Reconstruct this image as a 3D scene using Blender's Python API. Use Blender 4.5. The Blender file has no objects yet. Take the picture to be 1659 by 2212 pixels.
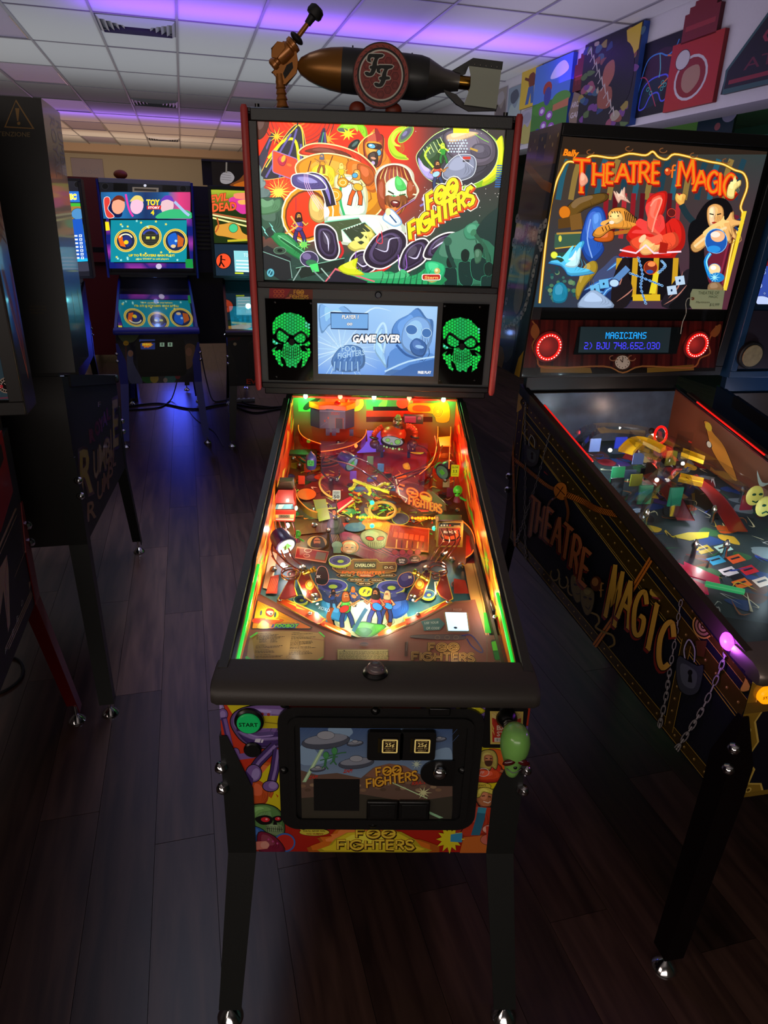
import bpy,math,random
from mathutils import Vector,Matrix
from mathutils.geometry import tessellate_polygon
PI=math.pi
R=math.radians
sc=bpy.context.scene
COL=sc.collection
random.seed(7)

# ---------------------------------------------------------------- camera
CAM_P=Vector((-0.0276,-1.0192,1.5519)); CAM_YAW,CAM_PITCH,CAM_ROLL,FPX=-0.0310,0.3911,0.0304,1500.87
cy_,sy_=math.cos(CAM_YAW),math.sin(CAM_YAW)
FW=Vector((-sy_*math.cos(CAM_PITCH),cy_*math.cos(CAM_PITCH),-math.sin(CAM_PITCH)))
_r=Vector((cy_,sy_,0)); _u=_r.cross(FW)
RT=math.cos(CAM_ROLL)*_r + math.sin(CAM_ROLL)*_u
UP=-math.sin(CAM_ROLL)*_r + math.cos(CAM_ROLL)*_u
cam=bpy.data.cameras.new('camera'); camo=bpy.data.objects.new('camera',cam); COL.objects.link(camo)
mw=Matrix.Identity(4)
for i in range(3):
    mw[i][0],mw[i][1],mw[i][2],mw[i][3]=RT[i],UP[i],-FW[i],CAM_P[i]
camo.matrix_world=mw
cam.sensor_fit='VERTICAL'; cam.sensor_height=36.0; cam.lens=FPX/2212*36; cam.clip_start=0.02
sc.camera=camo

# ---------------------------------------------------------------- world, exposure, room lights
w=bpy.data.worlds.new('world'); sc.world=w; w.use_nodes=True
w.node_tree.nodes['Background'].inputs[0].default_value=(0.10,0.09,0.12,1)
w.node_tree.nodes['Background'].inputs[1].default_value=0.05
sc.view_settings.view_transform='Standard'; sc.view_settings.look='None'
sc.view_settings.exposure=0.0; sc.view_settings.gamma=1.0; sc.view_settings.use_curve_mapping=False
sc.cycles.max_bounces=8; sc.cycles.transparent_max_bounces=16
sc.cycles.sample_clamp_indirect=4.0; sc.cycles.caustics_reflective=False; sc.cycles.caustics_refractive=False

TH=0.2423                                   # the room's own axis against the centre machine's
ROOM=Matrix.Rotation(TH,4,'Z')
def room(x,y,z):return ROOM @ Vector((x,y,z))
def lamp(name,kind,loc,power,col,size=0.1,size_y=None,rot=(0,0,0),spread=None,radius=None,parent=None):
    l=bpy.data.lights.new(name,kind); l.energy=power; l.color=col
    if kind=='AREA':
        l.shape='RECTANGLE'; l.size=size; l.size_y=size_y or size
        if spread:l.spread=spread
    elif radius is not None:l.shadow_soft_size=radius
    o=bpy.data.objects.new(name,l); COL.objects.link(o); o.location=loc; o.rotation_euler=rot
    if parent:o.parent=parent
    return o
def uplight(name,x,y,z,sx,sy,power,col,spread=None):
    return lamp(name,'AREA',room(x,y,z),power,col,sx,sy,(PI,0,TH),spread)
# glow of the machines and LED strips thrown up on the ceiling
uplight('ceiling_glow_cool',0.2,6.6,2.0,5.0,3.0,27,(0.85,0.92,1.0))
uplight('ceiling_glow_left',-2.2,6.5,2.0,2.5,3.0,15,(1.0,0.93,0.85))
uplight('ceiling_glow_warm',-1.5,13.0,2.0,6.0,3.5,40,(1.0,0.62,0.42))
uplight('led_strip_purple',1.3,5.02,2.70,4.2,0.35,22.0,(0.22,0.035,1.0))
uplight('led_strip_purple_far',-0.9,11.0,2.55,4.5,0.3,16,(0.30,0.12,1.0))
uplight('ceiling_glow_near',0.8,3.0,1.9,4.0,2.5,15,(0.66,0.56,1.0))
lamp('lamp_wall_wash','AREA',room(1.6,4.5,1.9),11.0,(0.9,0.85,1.0),3.0,0.6,(R(100),0,TH-PI/2))
lamp('lamp_back_wall','AREA',room(-1.5,13.4,1.8),26,(1.0,0.83,0.6),4.0,0.8,(R(95),0,TH))
lamp('aisle_fill','AREA',room(-0.6,1.9,2.85),10.0,(0.70,0.76,1.0),0.7,1.4,(0,0,TH),R(70))  # unseen downlight added to brighten the floor along the aisle
lamp('lamp_back_room_green','AREA',room(4.6,4.2,2.2),12,(0.12,1.0,0.15),1.5,2.0,(PI,0,TH))
lamp('lamp_machine_row_behind','AREA',(-0.2,-3.0,1.5),25.0,(1.0,0.88,0.80),3.0,0.8,(R(94),0,-0.15))
lamp('fill_left','AREA',(-1.9,-1.6,1.7),9.0,(1.0,0.82,0.7),1.2,0.6,(R(78),0,-0.95))  # added fill that brightens the right machine's side
lamp('led_blue_under_machine','AREA',room(-0.42,6.9,0.45),4.5,(0.04,0.08,1.0),0.3,0.12,(R(-62),0,TH))
# ---------------------------------------------------------------- helpers
def lin(c):
    c=c/255.0
    return c/12.92 if c<=0.04045 else ((c+0.055)/1.055)**2.4
def hx(s):return (lin(int(s[0:2],16)),lin(int(s[2:4],16)),lin(int(s[4:6],16)))
_mats={}
def mat(name,col='808080',rough=0.5,metal=0.0,emit=None,es=1.0,coat=0.0,noise=0.0,nscale=20.0,bump=0.0,alpha=None,trans=0.0):
    if name in _mats:return _mats[name]
    m=bpy.data.materials.new(name); m.use_nodes=True; _mats[name]=m
    nt=m.node_tree; b=nt.nodes['Principled BSDF']
    c=hx(col) if isinstance(col,str) else col
    b.inputs['Base Color'].default_value=(*c,1); b.inputs['Roughness'].default_value=rough; b.inputs['Metallic'].default_value=metal
    if coat:b.inputs['Coat Weight'].default_value=coat; b.inputs['Coat Roughness'].default_value=0.08
    if trans:b.inputs['Transmission Weight'].default_value=trans; b.inputs['IOR'].default_value=1.4
    if emit:
        e=hx(emit) if isinstance(emit,str) else emit
        b.inputs['Emission Color'].default_value=(*e,1); b.inputs['Emission Strength'].default_value=es
    if noise or bump:
        tc=nt.nodes.new('ShaderNodeTexCoord'); n=nt.nodes.new('ShaderNodeTexNoise'); n.inputs['Scale'].default_value=nscale; n.inputs['Detail'].default_value=4
        nt.links.new(tc.outputs['Object'],n.inputs['Vector'])
        if noise:
            mx=nt.nodes.new('ShaderNodeMix'); mx.data_type='RGBA'
            mx.inputs['A'].default_value=(*[v*(1-noise) for v in c],1); mx.inputs['B'].default_value=(*[min(1,v*(1+noise)) for v in c],1)
            nt.links.new(n.outputs['Fac'],mx.inputs['Factor']); nt.links.new(mx.outputs['Result'],b.inputs['Base Color'])
        if bump:
            bp=nt.nodes.new('ShaderNodeBump'); bp.inputs['Strength'].default_value=bump; bp.inputs['Distance'].default_value=0.002
            nt.links.new(n.outputs['Fac'],bp.inputs['Height']); nt.links.new(bp.outputs['Normal'],b.inputs['Normal'])
    return m
def glass_mat(name,tint=(1,1,1),refl=0.06,edge=0.5,rough=0.0):
    """a real sheet of glass: clear, with Fresnel-like reflection growing at grazing angles"""
    m=bpy.data.materials.new(name); m.use_nodes=True; nt=m.node_tree; nt.nodes.clear()
    o=nt.nodes.new('ShaderNodeOutputMaterial'); t=nt.nodes.new('ShaderNodeBsdfTransparent'); g=nt.nodes.new('ShaderNodeBsdfGlossy')
    mx=nt.nodes.new('ShaderNodeMixShader'); lw=nt.nodes.new('ShaderNodeLayerWeight'); mp=nt.nodes.new('ShaderNodeMapRange')
    t.inputs[0].default_value=(*tint,1); g.inputs['Roughness'].default_value=rough; lw.inputs['Blend'].default_value=0.5
    mp.inputs['To Min'].default_value=refl; mp.inputs['To Max'].default_value=edge
    nt.links.new(lw.outputs['Facing'],mp.inputs['Value']); nt.links.new(mp.outputs['Result'],mx.inputs['Fac'])
    nt.links.new(t.outputs[0],mx.inputs[1]); nt.links.new(g.outputs[0],mx.inputs[2]); nt.links.new(mx.outputs[0],o.inputs['Surface'])
    return m
def art_mat(name,lit=0.0,rough=0.35,coat=0.0,metal=0.0,spec=0.3):
    """flat print: the colours sit in the mesh's own attribute"""
    m=bpy.data.materials.new(name); m.use_nodes=True; nt=m.node_tree; b=nt.nodes['Principled BSDF']
    a=nt.nodes.new('ShaderNodeAttribute'); a.attribute_name='Col'
    b.inputs['Roughness'].default_value=rough; b.inputs['Metallic'].default_value=metal; b.inputs['Specular IOR Level'].default_value=spec
    if coat:b.inputs['Coat Weight'].default_value=coat; b.inputs['Coat Roughness'].default_value=0.05
    if lit:
        b.inputs['Base Color'].default_value=(0.01,0.01,0.01,1); b.inputs['Specular IOR Level'].default_value=0.3
        nt.links.new(a.outputs['Color'],b.inputs['Emission Color']); b.inputs['Emission Strength'].default_value=lit
        m.cycles.emission_sampling='NONE'
    else:nt.links.new(a.outputs['Color'],b.inputs['Base Color'])
    return m

class MB:
    """collects shapes, then builds ONE mesh object; xf maps every vertex on the way in"""
    def __init__(s,xf=None):s.v=[]; s.f=[]; s.xf=xf
    def add(s,vs,fs):
        n=len(s.v)
        for p in vs:
            p=Vector(p); s.v.append(tuple(s.xf(p)) if s.xf else tuple(p))
        s.f+=[tuple(i+n for i in f) for f in fs]
        return s
    def box(s,x0,x1,y0,y1,z0,z1,M=None):
        vs=[Vector(p) for p in ((x0,y0,z0),(x1,y0,z0),(x1,y1,z0),(x0,y1,z0),(x0,y0,z1),(x1,y0,z1),(x1,y1,z1),(x0,y1,z1))]
        if M:vs=[M @ v for v in vs]
        return s.add(vs,[(0,3,2,1),(4,5,6,7),(0,1,5,4),(1,2,6,5),(2,3,7,6),(3,0,4,7)])
    def prism(s,pts,fn,a,b):
        """pts 2-D outline; fn(u, v, t) -> 3-D; from t=a to t=b"""
        n=len(pts); tri=tessellate_polygon([[Vector((p[0],p[1],0)) for p in pts]])
        vs=[fn(p[0],p[1],a) for p in pts]+[fn(p[0],p[1],b) for p in pts]
        fs=[tuple(t) for t in tri]+[tuple(i+n for i in reversed(t)) for t in tri]+[(i,(i+1) % n,(i+1) % n+n,i+n) for i in range(n)]
        return s.add(vs,fs)
    def lathe(s,p0,p1,prof,n=20,cap=True):
        """prof: (t along p0->p1, radius)"""
        p0,p1=Vector(p0),Vector(p1); d=(p1-p0); q=d.to_track_quat('Z','Y')
        vs=[]; fs=[]
        for t,r in prof:
            for k in range(n):
                a=2*PI*k/n; vs.append(p0+d*t+q @ Vector((r*math.cos(a),r*math.sin(a),0)))
        m=len(prof)
        for j in range(m-1):
            for k in range(n):fs.append((j*n+k,j*n+(k+1) % n,(j+1)*n+(k+1) % n,(j+1)*n+k))
        if cap:fs+=[tuple(reversed(range(n))),tuple(range((m-1)*n,m*n))]
        return s.add(vs,fs)
    def cyl(s,p0,p1,r,n=14,r1=None):return s.lathe(p0,p1,[(0,r),(1,r if r1 is None else r1)],n)
    def tube(s,pts,r,n=7,closed=False):
        pts=[Vector(p) for p in pts]; N=len(pts); vs=[]; fs=[]
        for i,p in enumerate(pts):
            a=pts[(i-1) % N] if (i or closed) else p; b=pts[(i+1) % N] if (i<N-1 or closed) else p
            q=(b-a).to_track_quat('Z','Y') if (b-a).length>1e-9 else Vector((0,0,1)).to_track_quat('Z','Y')
            rr=r[i] if isinstance(r,(list,tuple)) else r
            for k in range(n):vs.append(p+q @ Vector((rr*math.cos(2*PI*k/n),rr*math.sin(2*PI*k/n),0)))
        for i in range(N if closed else N-1):
            j=(i+1) % N
            for k in range(n):fs.append((i*n+k,i*n+(k+1) % n,j*n+(k+1) % n,j*n+k))
        if not closed:fs+=[tuple(reversed(range(n))),tuple(range((N-1)*n,N*n))]
        return s.add(vs,fs)
    def ball(s,c,r,sx=1,sy=1,sz=1,nu=14,nv=9,M=None):
        vs=[]; fs=[]
        for j in range(nv+1):
            ph=PI*j/nv
            for k in range(nu):
                a=2*PI*k/nu; p=Vector((r*sx*math.sin(ph)*math.cos(a),r*sy*math.sin(ph)*math.sin(a),r*sz*math.cos(ph)))
                if M:p=M @ p
                vs.append(Vector(c)+p)
        for j in range(nv):
            for k in range(nu):fs.append((j*nu+k,(j+1)*nu+k,(j+1)*nu+(k+1) % nu,j*nu+(k+1) % nu))
        return s.add(vs,fs)
    def torus(s,c,R0,r,nrm=(0,0,1),n=24,m=8):
        q=Vector(nrm).to_track_quat('Z','Y')
        return s.tube([Vector(c)+q @ Vector((R0*math.cos(2*PI*k/n),R0*math.sin(2*PI*k/n),0)) for k in range(n)],r,m,True)
    def build(s,name,m,parent=None,bev=0.0,smooth=True,label=None,seg=2):
        me=bpy.data.meshes.new(name); me.from_pydata(s.v,[],s.f); me.update()
        if smooth:
            me.shade_smooth(); me.set_sharp_from_angle(angle=R(38))
        o=bpy.data.objects.new(name,me); COL.objects.link(o)
        if m:me.materials.append(m)
        if parent is not None:o.parent=parent.e if isinstance(parent,Mach) else parent
        if bev:
            b=o.modifiers.new('bevel','BEVEL'); b.width=bev; b.segments=seg; b.limit_method='ANGLE'; b.angle_limit=R(40)
        if label:o['label']=label
        return o
def tag(o,label,cat,group=None,kind=None):
    o['label']=label; o['category']=cat
    if group:o['group']=group
    if kind:o['kind']=kind
    return o
def empty(name,loc=(0,0,0),rz=0.0):
    o=bpy.data.objects.new(name,None); COL.objects.link(o); o.location=loc; o.rotation_euler=(0,0,rz); o.empty_display_size=0.1
    return o
def struct(o):o['kind']='structure'; return o
def roomobj(o):o.rotation_euler=(0,0,TH); return o

def ray(px,py):return FW+((px-829.5)/FPX)*RT-((py-1106)/FPX)*UP
def hit(px,py,p0,n):
    d=ray(px,py); n=Vector(n); t=n.dot(Vector(p0)-CAM_P)/n.dot(d)
    return CAM_P+d*t

TI=0.0785     # the heads lean forward a little
class Mach:
    """a machine's own frame: x right, y back, z up, origin on the floor under the middle of its front"""
    def __init__(s,name,px,py,yaw,**d):
        s.d=dict(Yb=1.057,Zb=1.10,Zt=1.815,W=0.71,zbf=0.45,zbr=0.46,zt=0.82,ztr=1.06,L=1.22,D=0.22,yf=-0.06,yr=1.27,lx=0.0,bk=0.03)
        s.d.update(d); s.e=empty(name,(px,py,0),yaw)
        s.m=Matrix.Translation((px,py,0)) @ Matrix.Rotation(yaw,4,'Z'); s.mi=s.m.inverted()
    def __getattr__(s,k):
        if k in ('d','e','m','mi'):raise AttributeError(k)
        return s.d[k]
    def hit(s,px,py,p0,n):
        """measured point on one of the machine's own faces"""
        nn=(s.m.to_3x3() @ Vector(n)); return s.mi @ hit(px,py,s.m @ Vector(p0),nn)
    def bb(s,x,dd,z):return Vector((x+s.d['lx']*(z-s.Zb),s.Yb-TI*(z-s.Zb)+dd,z))
    def bbmap(s):return lambda p:s.bb(p[0],p[1],p[2])
    def bhit(s,px,py,dd=0.0):return s.hit(px,py,s.bb(0,dd,s.Zb),(0,-1,-TI))
    def ztop(s,y):return s.zt+(s.ztr-s.zt)*y/s.L

_glyph={}
def glyphs(txt,off=0.0):
    """letters as flat triangles (Blender's own font), height about 0.72, starting at x=0"""
    key=(txt,off)
    if key not in _glyph:
        cu=bpy.data.curves.new('t','FONT'); cu.body=txt; cu.size=1.0; cu.offset=off; cu.resolution_u=2; cu.fill_mode='FRONT'
        ob=bpy.data.objects.new('t',cu); COL.objects.link(ob)
        me=ob.to_mesh(); me.calc_loop_triangles()
        vs=[(v.co.x,v.co.y) for v in me.vertices]; ts=[tuple(t.vertices) for t in me.loop_triangles]
        ob.to_mesh_clear(); bpy.data.objects.remove(ob); bpy.data.curves.remove(cu)
        x0=min([v[0] for v in vs] or [0]); x1=max([v[0] for v in vs] or [1])
        _glyph[key]=([(x-x0,y) for x,y in vs],ts,x1-x0)
    return _glyph[key]
def spline(pts,n=5,closed=True):
    N=len(pts); out=[]
    for i in range(N if closed else N-1):
        p0,p1,p2,p3=(pts[(i-1) % N] if closed or i else pts[0]),pts[i],pts[(i+1) % N],(pts[(i+2) % N] if closed or i<N-2 else pts[-1])
        for k in range(n):
            t=k/n
            out.append(tuple(0.5*((2*p1[j])+(-p0[j]+p2[j])*t+(2*p0[j]-5*p1[j]+4*p2[j]-p3[j])*t*t+(-p0[j]+3*p1[j]-3*p2[j]+p3[j])*t**3) for j in (0,1)))
    if not closed:out.append(tuple(pts[-1]))
    return out
class Art:
    """flat print on one face: every call lays one more ink layer on top.  mp(x, y) -> local point on the face, n = outward"""
    def __init__(s,mp,n,step=8e-6,clip=None):
        s.mp=mp; s.n=Vector(n).normalized(); s.step=step; s.k=1; s.v=[]; s.c=[]; s.t=[]; s.clip=clip; s.auto=0
    def cut(s,poly):
        if not s.clip:return poly
        q=s.clip; area=sum(q[i][0]*q[(i+1) % len(q)][1]-q[(i+1) % len(q)][0]*q[i][1] for i in range(len(q)))
        for i in range(len(q)):
            a,b=q[i],q[(i+1) % len(q)]; D=lambda p:((b[0]-a[0])*(p[1]-a[1])-(b[1]-a[1])*(p[0]-a[0]))*area
            out=[]
            for j in range(len(poly)):
                p,r=poly[j],poly[(j+1) % len(poly)]; d1,d2=D(p),D(r)
                if d1>=0:out.append(p)
                if (d1>=0) != (d2>=0):f=d1/(d1-d2); out.append((p[0]+(r[0]-p[0])*f,p[1]+(r[1]-p[1])*f))
            poly=out
            if len(poly)<3:return []
        return poly
    def tri(s,pts,ts,col):
        c=hx(col) if isinstance(col,str) else col
        off=s.n*(s.step*s.k); s.k+=1
        if s.clip:
            for t in ts:
                poly=s.cut([pts[i] for i in t])
                if len(poly)>=3:
                    b0=len(s.v)
                    for p in poly:s.v.append(s.mp(*p)+off); s.c.append(c)
                    s.t+=[(b0,b0+i,b0+i+1) for i in range(1,len(poly)-1)]
        else:
            b0=len(s.v)
            for p in pts:s.v.append(s.mp(*p)+off); s.c.append(c)
            s.t+=[tuple(i+b0 for i in t) for t in ts]
        return s
    def poly(s,pts,col,sm=0):
        if sm:pts=spline(pts,sm)
        return s.tri(pts,tessellate_polygon([[Vector((p[0],p[1],0)) for p in pts]]),col)
    def blob(s,pts,col,out=None,ow=3,sm=4):
        if out:s.line(pts,ow*2,out,closed=True,sm=sm)
        if not s.auto:return s.poly(pts,col,sm)
        X=[q[0] for q in pts]; Y=[q[1] for q in pts]; W,H=max(X)-min(X),max(Y)-min(Y)
        if min(W,H)<s.auto or max(hx(col) if isinstance(col,str) else col)<.035:return s.poly(pts,col,sm)
        c=hx(col) if isinstance(col,str) else col; cx,cy=sum(X)/len(X),sum(Y)/len(Y)
        sc_=lambda k,dx,dy:[(cx+(x-cx)*k+dx*W,cy+(y-cy)*k+dy*H) for x,y in pts]
        s.poly(pts,tuple(v*.62 for v in c),sm); s.poly(sc_(.9,-.015,-.035),c,sm)
        s.poly(sc_(.5,-.08,-.16),tuple(v+(min(1,v*1.5+.06)-v)*.6 for v in c),sm)
        for k in range(3):t=.25+k*.16; s.line([(cx+W*t*.5,cy-H*.25+k*H*.1),(cx+W*(t*.55+.04),cy+H*.05+k*H*.06),(cx+W*t*.35,cy+H*.3)],max(1.2,min(W,H)*.022),tuple(v*.45 for v in c),sm=3,taper=2)
        return s
    def line(s,pts,w,col,closed=False,sm=0,taper=False):
        if sm:pts=spline(pts,sm,closed)
        n=len(pts); P=[]; T=[]
        for i,p in enumerate(pts):
            a=pts[(i-1) % n] if (i or closed) else p; b=pts[(i+1) % n] if (i<n-1 or closed) else p
            dx,dy=b[0]-a[0],b[1]-a[1]; L=math.hypot(dx,dy) or 1
            ww=w/2*((1-abs(2*i/(n-1)-1)**1.5)*0.95+0.05 if taper==2 else (1-i/(n-1)*0.95) if taper else 1)
            k=1.0
            if a is not p and b is not p:
                l1=math.hypot(p[0]-a[0],p[1]-a[1]) or 1; l2=math.hypot(b[0]-p[0],b[1]-p[1]) or 1
                cs=((p[0]-a[0])*dx+(p[1]-a[1])*dy)/(l1*L); k=min(1/max(abs(cs),0.3),2)
            P+=[(p[0]-dy/L*ww*k,p[1]+dx/L*ww*k),(p[0]+dy/L*ww*k,p[1]-dx/L*ww*k)]
        for i in range(n if closed else n-1):
            j=(i+1) % n; T+=[(2*i,2*i+1,2*j+1),(2*i,2*j+1,2*j)]
        return s.tri(P,T,col)
    def ell(s,x,y,rx,ry,col,rot=0,n=20,out=None,ow=3):
        if out:s.ell(x,y,rx+ow,ry+ow,out,rot,n)
        c,q=math.cos(R(rot)),math.sin(R(rot))
        P=[(x+rx*math.cos(2*PI*k/n)*c-ry*math.sin(2*PI*k/n)*q,y+rx*math.cos(2*PI*k/n)*q+ry*math.sin(2*PI*k/n)*c) for k in range(n)]
        return s.tri(P,[(0,i,i+1) for i in range(1,n-1)],col)
    def ring(s,x,y,rx,ry,w,col,rot=0,a0=0,a1=360,n=28):
        c,q=math.cos(R(rot)),math.sin(R(rot)); pts=[]
        for k in range(n+1):
            a=R(a0+(a1-a0)*k/n); X,Y=rx*math.cos(a),ry*math.sin(a); pts.append((x+X*c-Y*q,y+X*q+Y*c))
        return s.line(pts,w,col)
    def rect(s,x0,y0,x1,y1,col):return s.poly([(x0,y0),(x1,y0),(x1,y1),(x0,y1)],col)
    def burst(s,x,y,r1,r2,n,col,rot=0,sy=1.0,jit=0.25,seed=1):
        rr=random.Random(seed); P=[]
        for k in range(2*n):
            a=R(rot)+PI*k/n; r=(r2*(1-jit*rr.random()) if k % 2==0 else r1)
            P.append((x+r*math.cos(a),y+r*math.sin(a)*sy))
        P.append((x,y)); m=2*n
        return s.tri(P,[(m,i,(i+1) % m) for i in range(m)],col)
    def grad(s,x0,y0,x1,y1,nx,ny,fn):
        """soft background: fn(u, v) -> linear colour, 0..1 across the rectangle"""
        off=s.n*(s.step*s.k); s.k+=1
        X=lambda i:x0+(x1-x0)*i/nx
        Y=lambda j:y0+(y1-y0)*j/ny
        for j in range(ny):
            for i in range(nx):
                poly=s.cut([(X(i),Y(j)),(X(i+1),Y(j)),(X(i+1),Y(j+1)),(X(i),Y(j+1))])
                if len(poly)<3:continue
                b0=len(s.v)
                for p in poly:s.v.append(s.mp(*p)+off); s.c.append(fn(min(1,max(0,(p[0]-x0)/(x1-x0))),min(1,max(0,(p[1]-y0)/(y1-y0)))))
                s.t+=[(b0,b0+q,b0+q+1) for q in range(1,len(poly)-1)]
        return s
    def text(s,t,x,y,h,col,ax=(1,0),ay=(0,-1),w=None,off=0.0,slant=0.0,out=None,ow=0.05,center=False):
        """h = capital height in drawing units; w = total width to fit"""
        vs,ts,W=glyphs(t,off); k=h/0.72; kx=(w/W) if w else k
        x0=-W*kx/2 if center else 0
        if out:
            v2,t2,W2=glyphs(t,off+ow); d=(W2-W)/2
            s.tri([(x+ax[0]*((a-d)*kx+x0+slant*b*k)+ay[0]*b*k,y+ax[1]*((a-d)*kx+x0+slant*b*k)+ay[1]*b*k) for a,b in v2],t2,out)
        return s.tri([(x+ax[0]*(a*kx+x0+slant*b*k)+ay[0]*b*k,y+ax[1]*(a*kx+x0+slant*b*k)+ay[1]*b*k) for a,b in vs],ts,col)
    def bolt(s,x,y,L,wd,col,ang=0):
        c,q=math.cos(R(ang)),math.sin(R(ang))
        P=[(-.5,-.1),(0.02,-.5),(-.08,-.08),(.5,-.2),(-.02,.5),(.08,.08)]
        P=[(-.5,.05),(-.05,-.35),(0.0,-.05),(.5,-.15),(.05,.35),(0,.08)]
        return s.poly([(x+a*L*c-b*wd*q,y+a*L*q+b*wd*c) for a,b in P],col)
    def build(s,name,m,parent=None,label=None):
        me=bpy.data.meshes.new(name); me.from_pydata([tuple(v) for v in s.v],[],s.t); me.update()
        at=me.color_attributes.new('Col','FLOAT_COLOR','POINT')
        at.data.foreach_set('color',[q for c in s.c for q in (c[0],c[1],c[2],1.0)])
        me.materials.append(m); o=bpy.data.objects.new(name,me); COL.objects.link(o)
        if parent is not None:o.parent=parent.e if isinstance(parent,Mach) else parent
        if label:o['label']=label
        return o
def pxart(M,p0,n,crop=(0,0,1),off=0.0,**k):
    """print measured on the photograph: crop = (x0, y0, zoom) of the view it was measured in"""
    n=Vector(n).normalized(); x0,y0,z=crop
    base=Vector(p0)+n*off
    return Art(lambda x,y:M.hit(x0+x/z,y0+y/z,base,n),n,**k)

GLYPH={   # single-stroke capitals, unit height
 'F':([[(0,0),(0,1),(.62,1)],[(0,.52),(.5,.52)]],.62),
 'O':([[(.5+.5*math.cos(2*PI*k/20),.5+.5*math.sin(2*PI*k/20)) for k in range(21)],[(.02,.50),(.62,.60),(.38,.40),(.98,.50)]],1.0),
 'I':([[(0,0),(0,1)]],.0),
 'G':([[(.5+.5*math.cos(R(a)),.5+.5*math.sin(R(a))) for a in range(45,361,21)],[(1.0,.5),(.3,.58),(.62,.40),(.35,.38)]],1.0),
 'H':([[(0,0),(0,1)],[(.62,0),(.62,1)],[(0,.5),(.62,.5)]],.62),
 'T':([[(0,1),(.7,1)],[(.35,1),(.35,0)]],.7),
 'E':([[(.55,1),(0,1),(0,0),(.55,0)],[(0,.5),(.5,.55)]],.55),
 'R':([[(0,0),(0,1),(.35,1),(.55,.88),(.55,.64),(.35,.5),(0,.5)],[(.28,.5),(.6,0)]],.6),
 'S':([[(.55,.85),(.4,1),(.15,1),(0,.82),(.05,.62),(.5,.4),(.58,.2),(.42,0),(.15,0),(0,.15)]],.58)}
def strokes(art,word,x,y,h,ax,ay,w,layers,gap=.22,width=None):
    W=sum(GLYPH[c][1] for c in word)+gap*(len(word)-1); k=(width/W) if width else h
    for col,ww,dx,dy in layers:
        cx=0.0
        for c in word:
            st,cw=GLYPH[c]
            for ln in st:
                art.line([(x+dx+ax[0]*(cx+p[0])*k+ay[0]*p[1]*h,y+dy+ax[1]*(cx+p[0])*k+ay[1]*p[1]*h) for p in ln],ww,col)
            cx+=cw+gap
def band_logo(art,foo,fig,layers):
    """the two-line logo; foo / fig = (x, y, height, width, ax, ay)"""
    for col,ww,dx,dy in layers:
        for wd,q in (('FOO',foo),('FIGHTERS',fig)):
            x,y,h,width,ax,ay=q; strokes(art,wd,x,y,h,ax,ay,0,[(col,ww,dx,dy)],gap=.2,width=width)

BLACK=mat('black_powdercoat','0c0c0c',0.42,bump=0.15,nscale=400)
BLACKP=mat('black_plastic','080808',0.3)
GREYP=mat('dark_grey_panel','34383a',0.5)
CHROME=mat('chrome','d8d8dc',0.12,1.0)
STEEL=mat('brushed_steel','a8a6a4',0.35,1.0,noise=0.1,nscale=200)
WOODD=mat('dark_wood','33271d',0.45,noise=0.3,nscale=30)
ART=art_mat('print',0.0,0.4)
ARTG=art_mat('print_glossy',0.0,0.25,coat=0.6)
LIT=art_mat('backlit_print',1.25,0.25)
LITS=art_mat('screen_print',1.0,0.2)
GLASS=glass_mat('clear_glass',refl=0.006,edge=0.035)
# ---------------------------------------------------------------- the room
def floor_mat(name,c1,c2,rough):
    m=bpy.data.materials.new(name); m.use_nodes=True; nt=m.node_tree; b=nt.nodes['Principled BSDF']
    tc=nt.nodes.new('ShaderNodeTexCoord'); mp=nt.nodes.new('ShaderNodeMapping'); mp.inputs['Scale'].default_value=(14,1.3,1)
    oi=nt.nodes.new('ShaderNodeObjectInfo'); n=nt.nodes.new('ShaderNodeTexNoise'); n.inputs['Scale'].default_value=2.2; n.inputs['Detail'].default_value=6; n.inputs['Distortion'].default_value=0.6
    n.noise_dimensions='4D'
    ml=nt.nodes.new('ShaderNodeMath'); ml.operation='MULTIPLY'; ml.inputs[1].default_value=40
    nt.links.new(oi.outputs['Random'],ml.inputs[0]); nt.links.new(ml.outputs[0],n.inputs['W'])
    nt.links.new(tc.outputs['Object'],mp.inputs['Vector']); nt.links.new(mp.outputs['Vector'],n.inputs['Vector'])
    cr=nt.nodes.new('ShaderNodeValToRGB'); cr.color_ramp.elements[0].position=0.35; cr.color_ramp.elements[0].color=(*hx(c1),1); cr.color_ramp.elements[1].position=0.68; cr.color_ramp.elements[1].color=(*hx(c2),1)
    nt.links.new(n.outputs['Fac'],cr.inputs[0])
    hs=nt.nodes.new('ShaderNodeHueSaturation'); mr=nt.nodes.new('ShaderNodeMapRange'); mr.inputs['To Min'].default_value=0.62; mr.inputs['To Max'].default_value=1.35
    nt.links.new(oi.outputs['Random'],mr.inputs['Value']); nt.links.new(mr.outputs['Result'],hs.inputs['Value']); nt.links.new(cr.outputs[0],hs.inputs['Color'])
    nt.links.new(hs.outputs['Color'],b.inputs['Base Color']); b.inputs['Roughness'].default_value=rough
    bp=nt.nodes.new('ShaderNodeBump'); bp.inputs['Strength'].default_value=0.12; bp.inputs['Distance'].default_value=0.002
    nt.links.new(n.outputs['Fac'],bp.inputs['Height']); nt.links.new(bp.outputs['Normal'],b.inputs['Normal'])
    return m
PLANK=floor_mat('floor_laminate','2c1c18','4a342c',0.36)
JOINT=mat('floor_joint','0d0908',0.8)
fl=struct(roomobj(MB().box(-6,7,-4.5,17.5,-0.08,-0.008).build('floor',JOINT,smooth=False)))
PW,PL=0.155,1.22
pm=bpy.data.meshes.new('plank'); mb=MB().box(0.0006,PW-0.0006,0.0008,PL-0.0008,-0.008,0)
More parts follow.
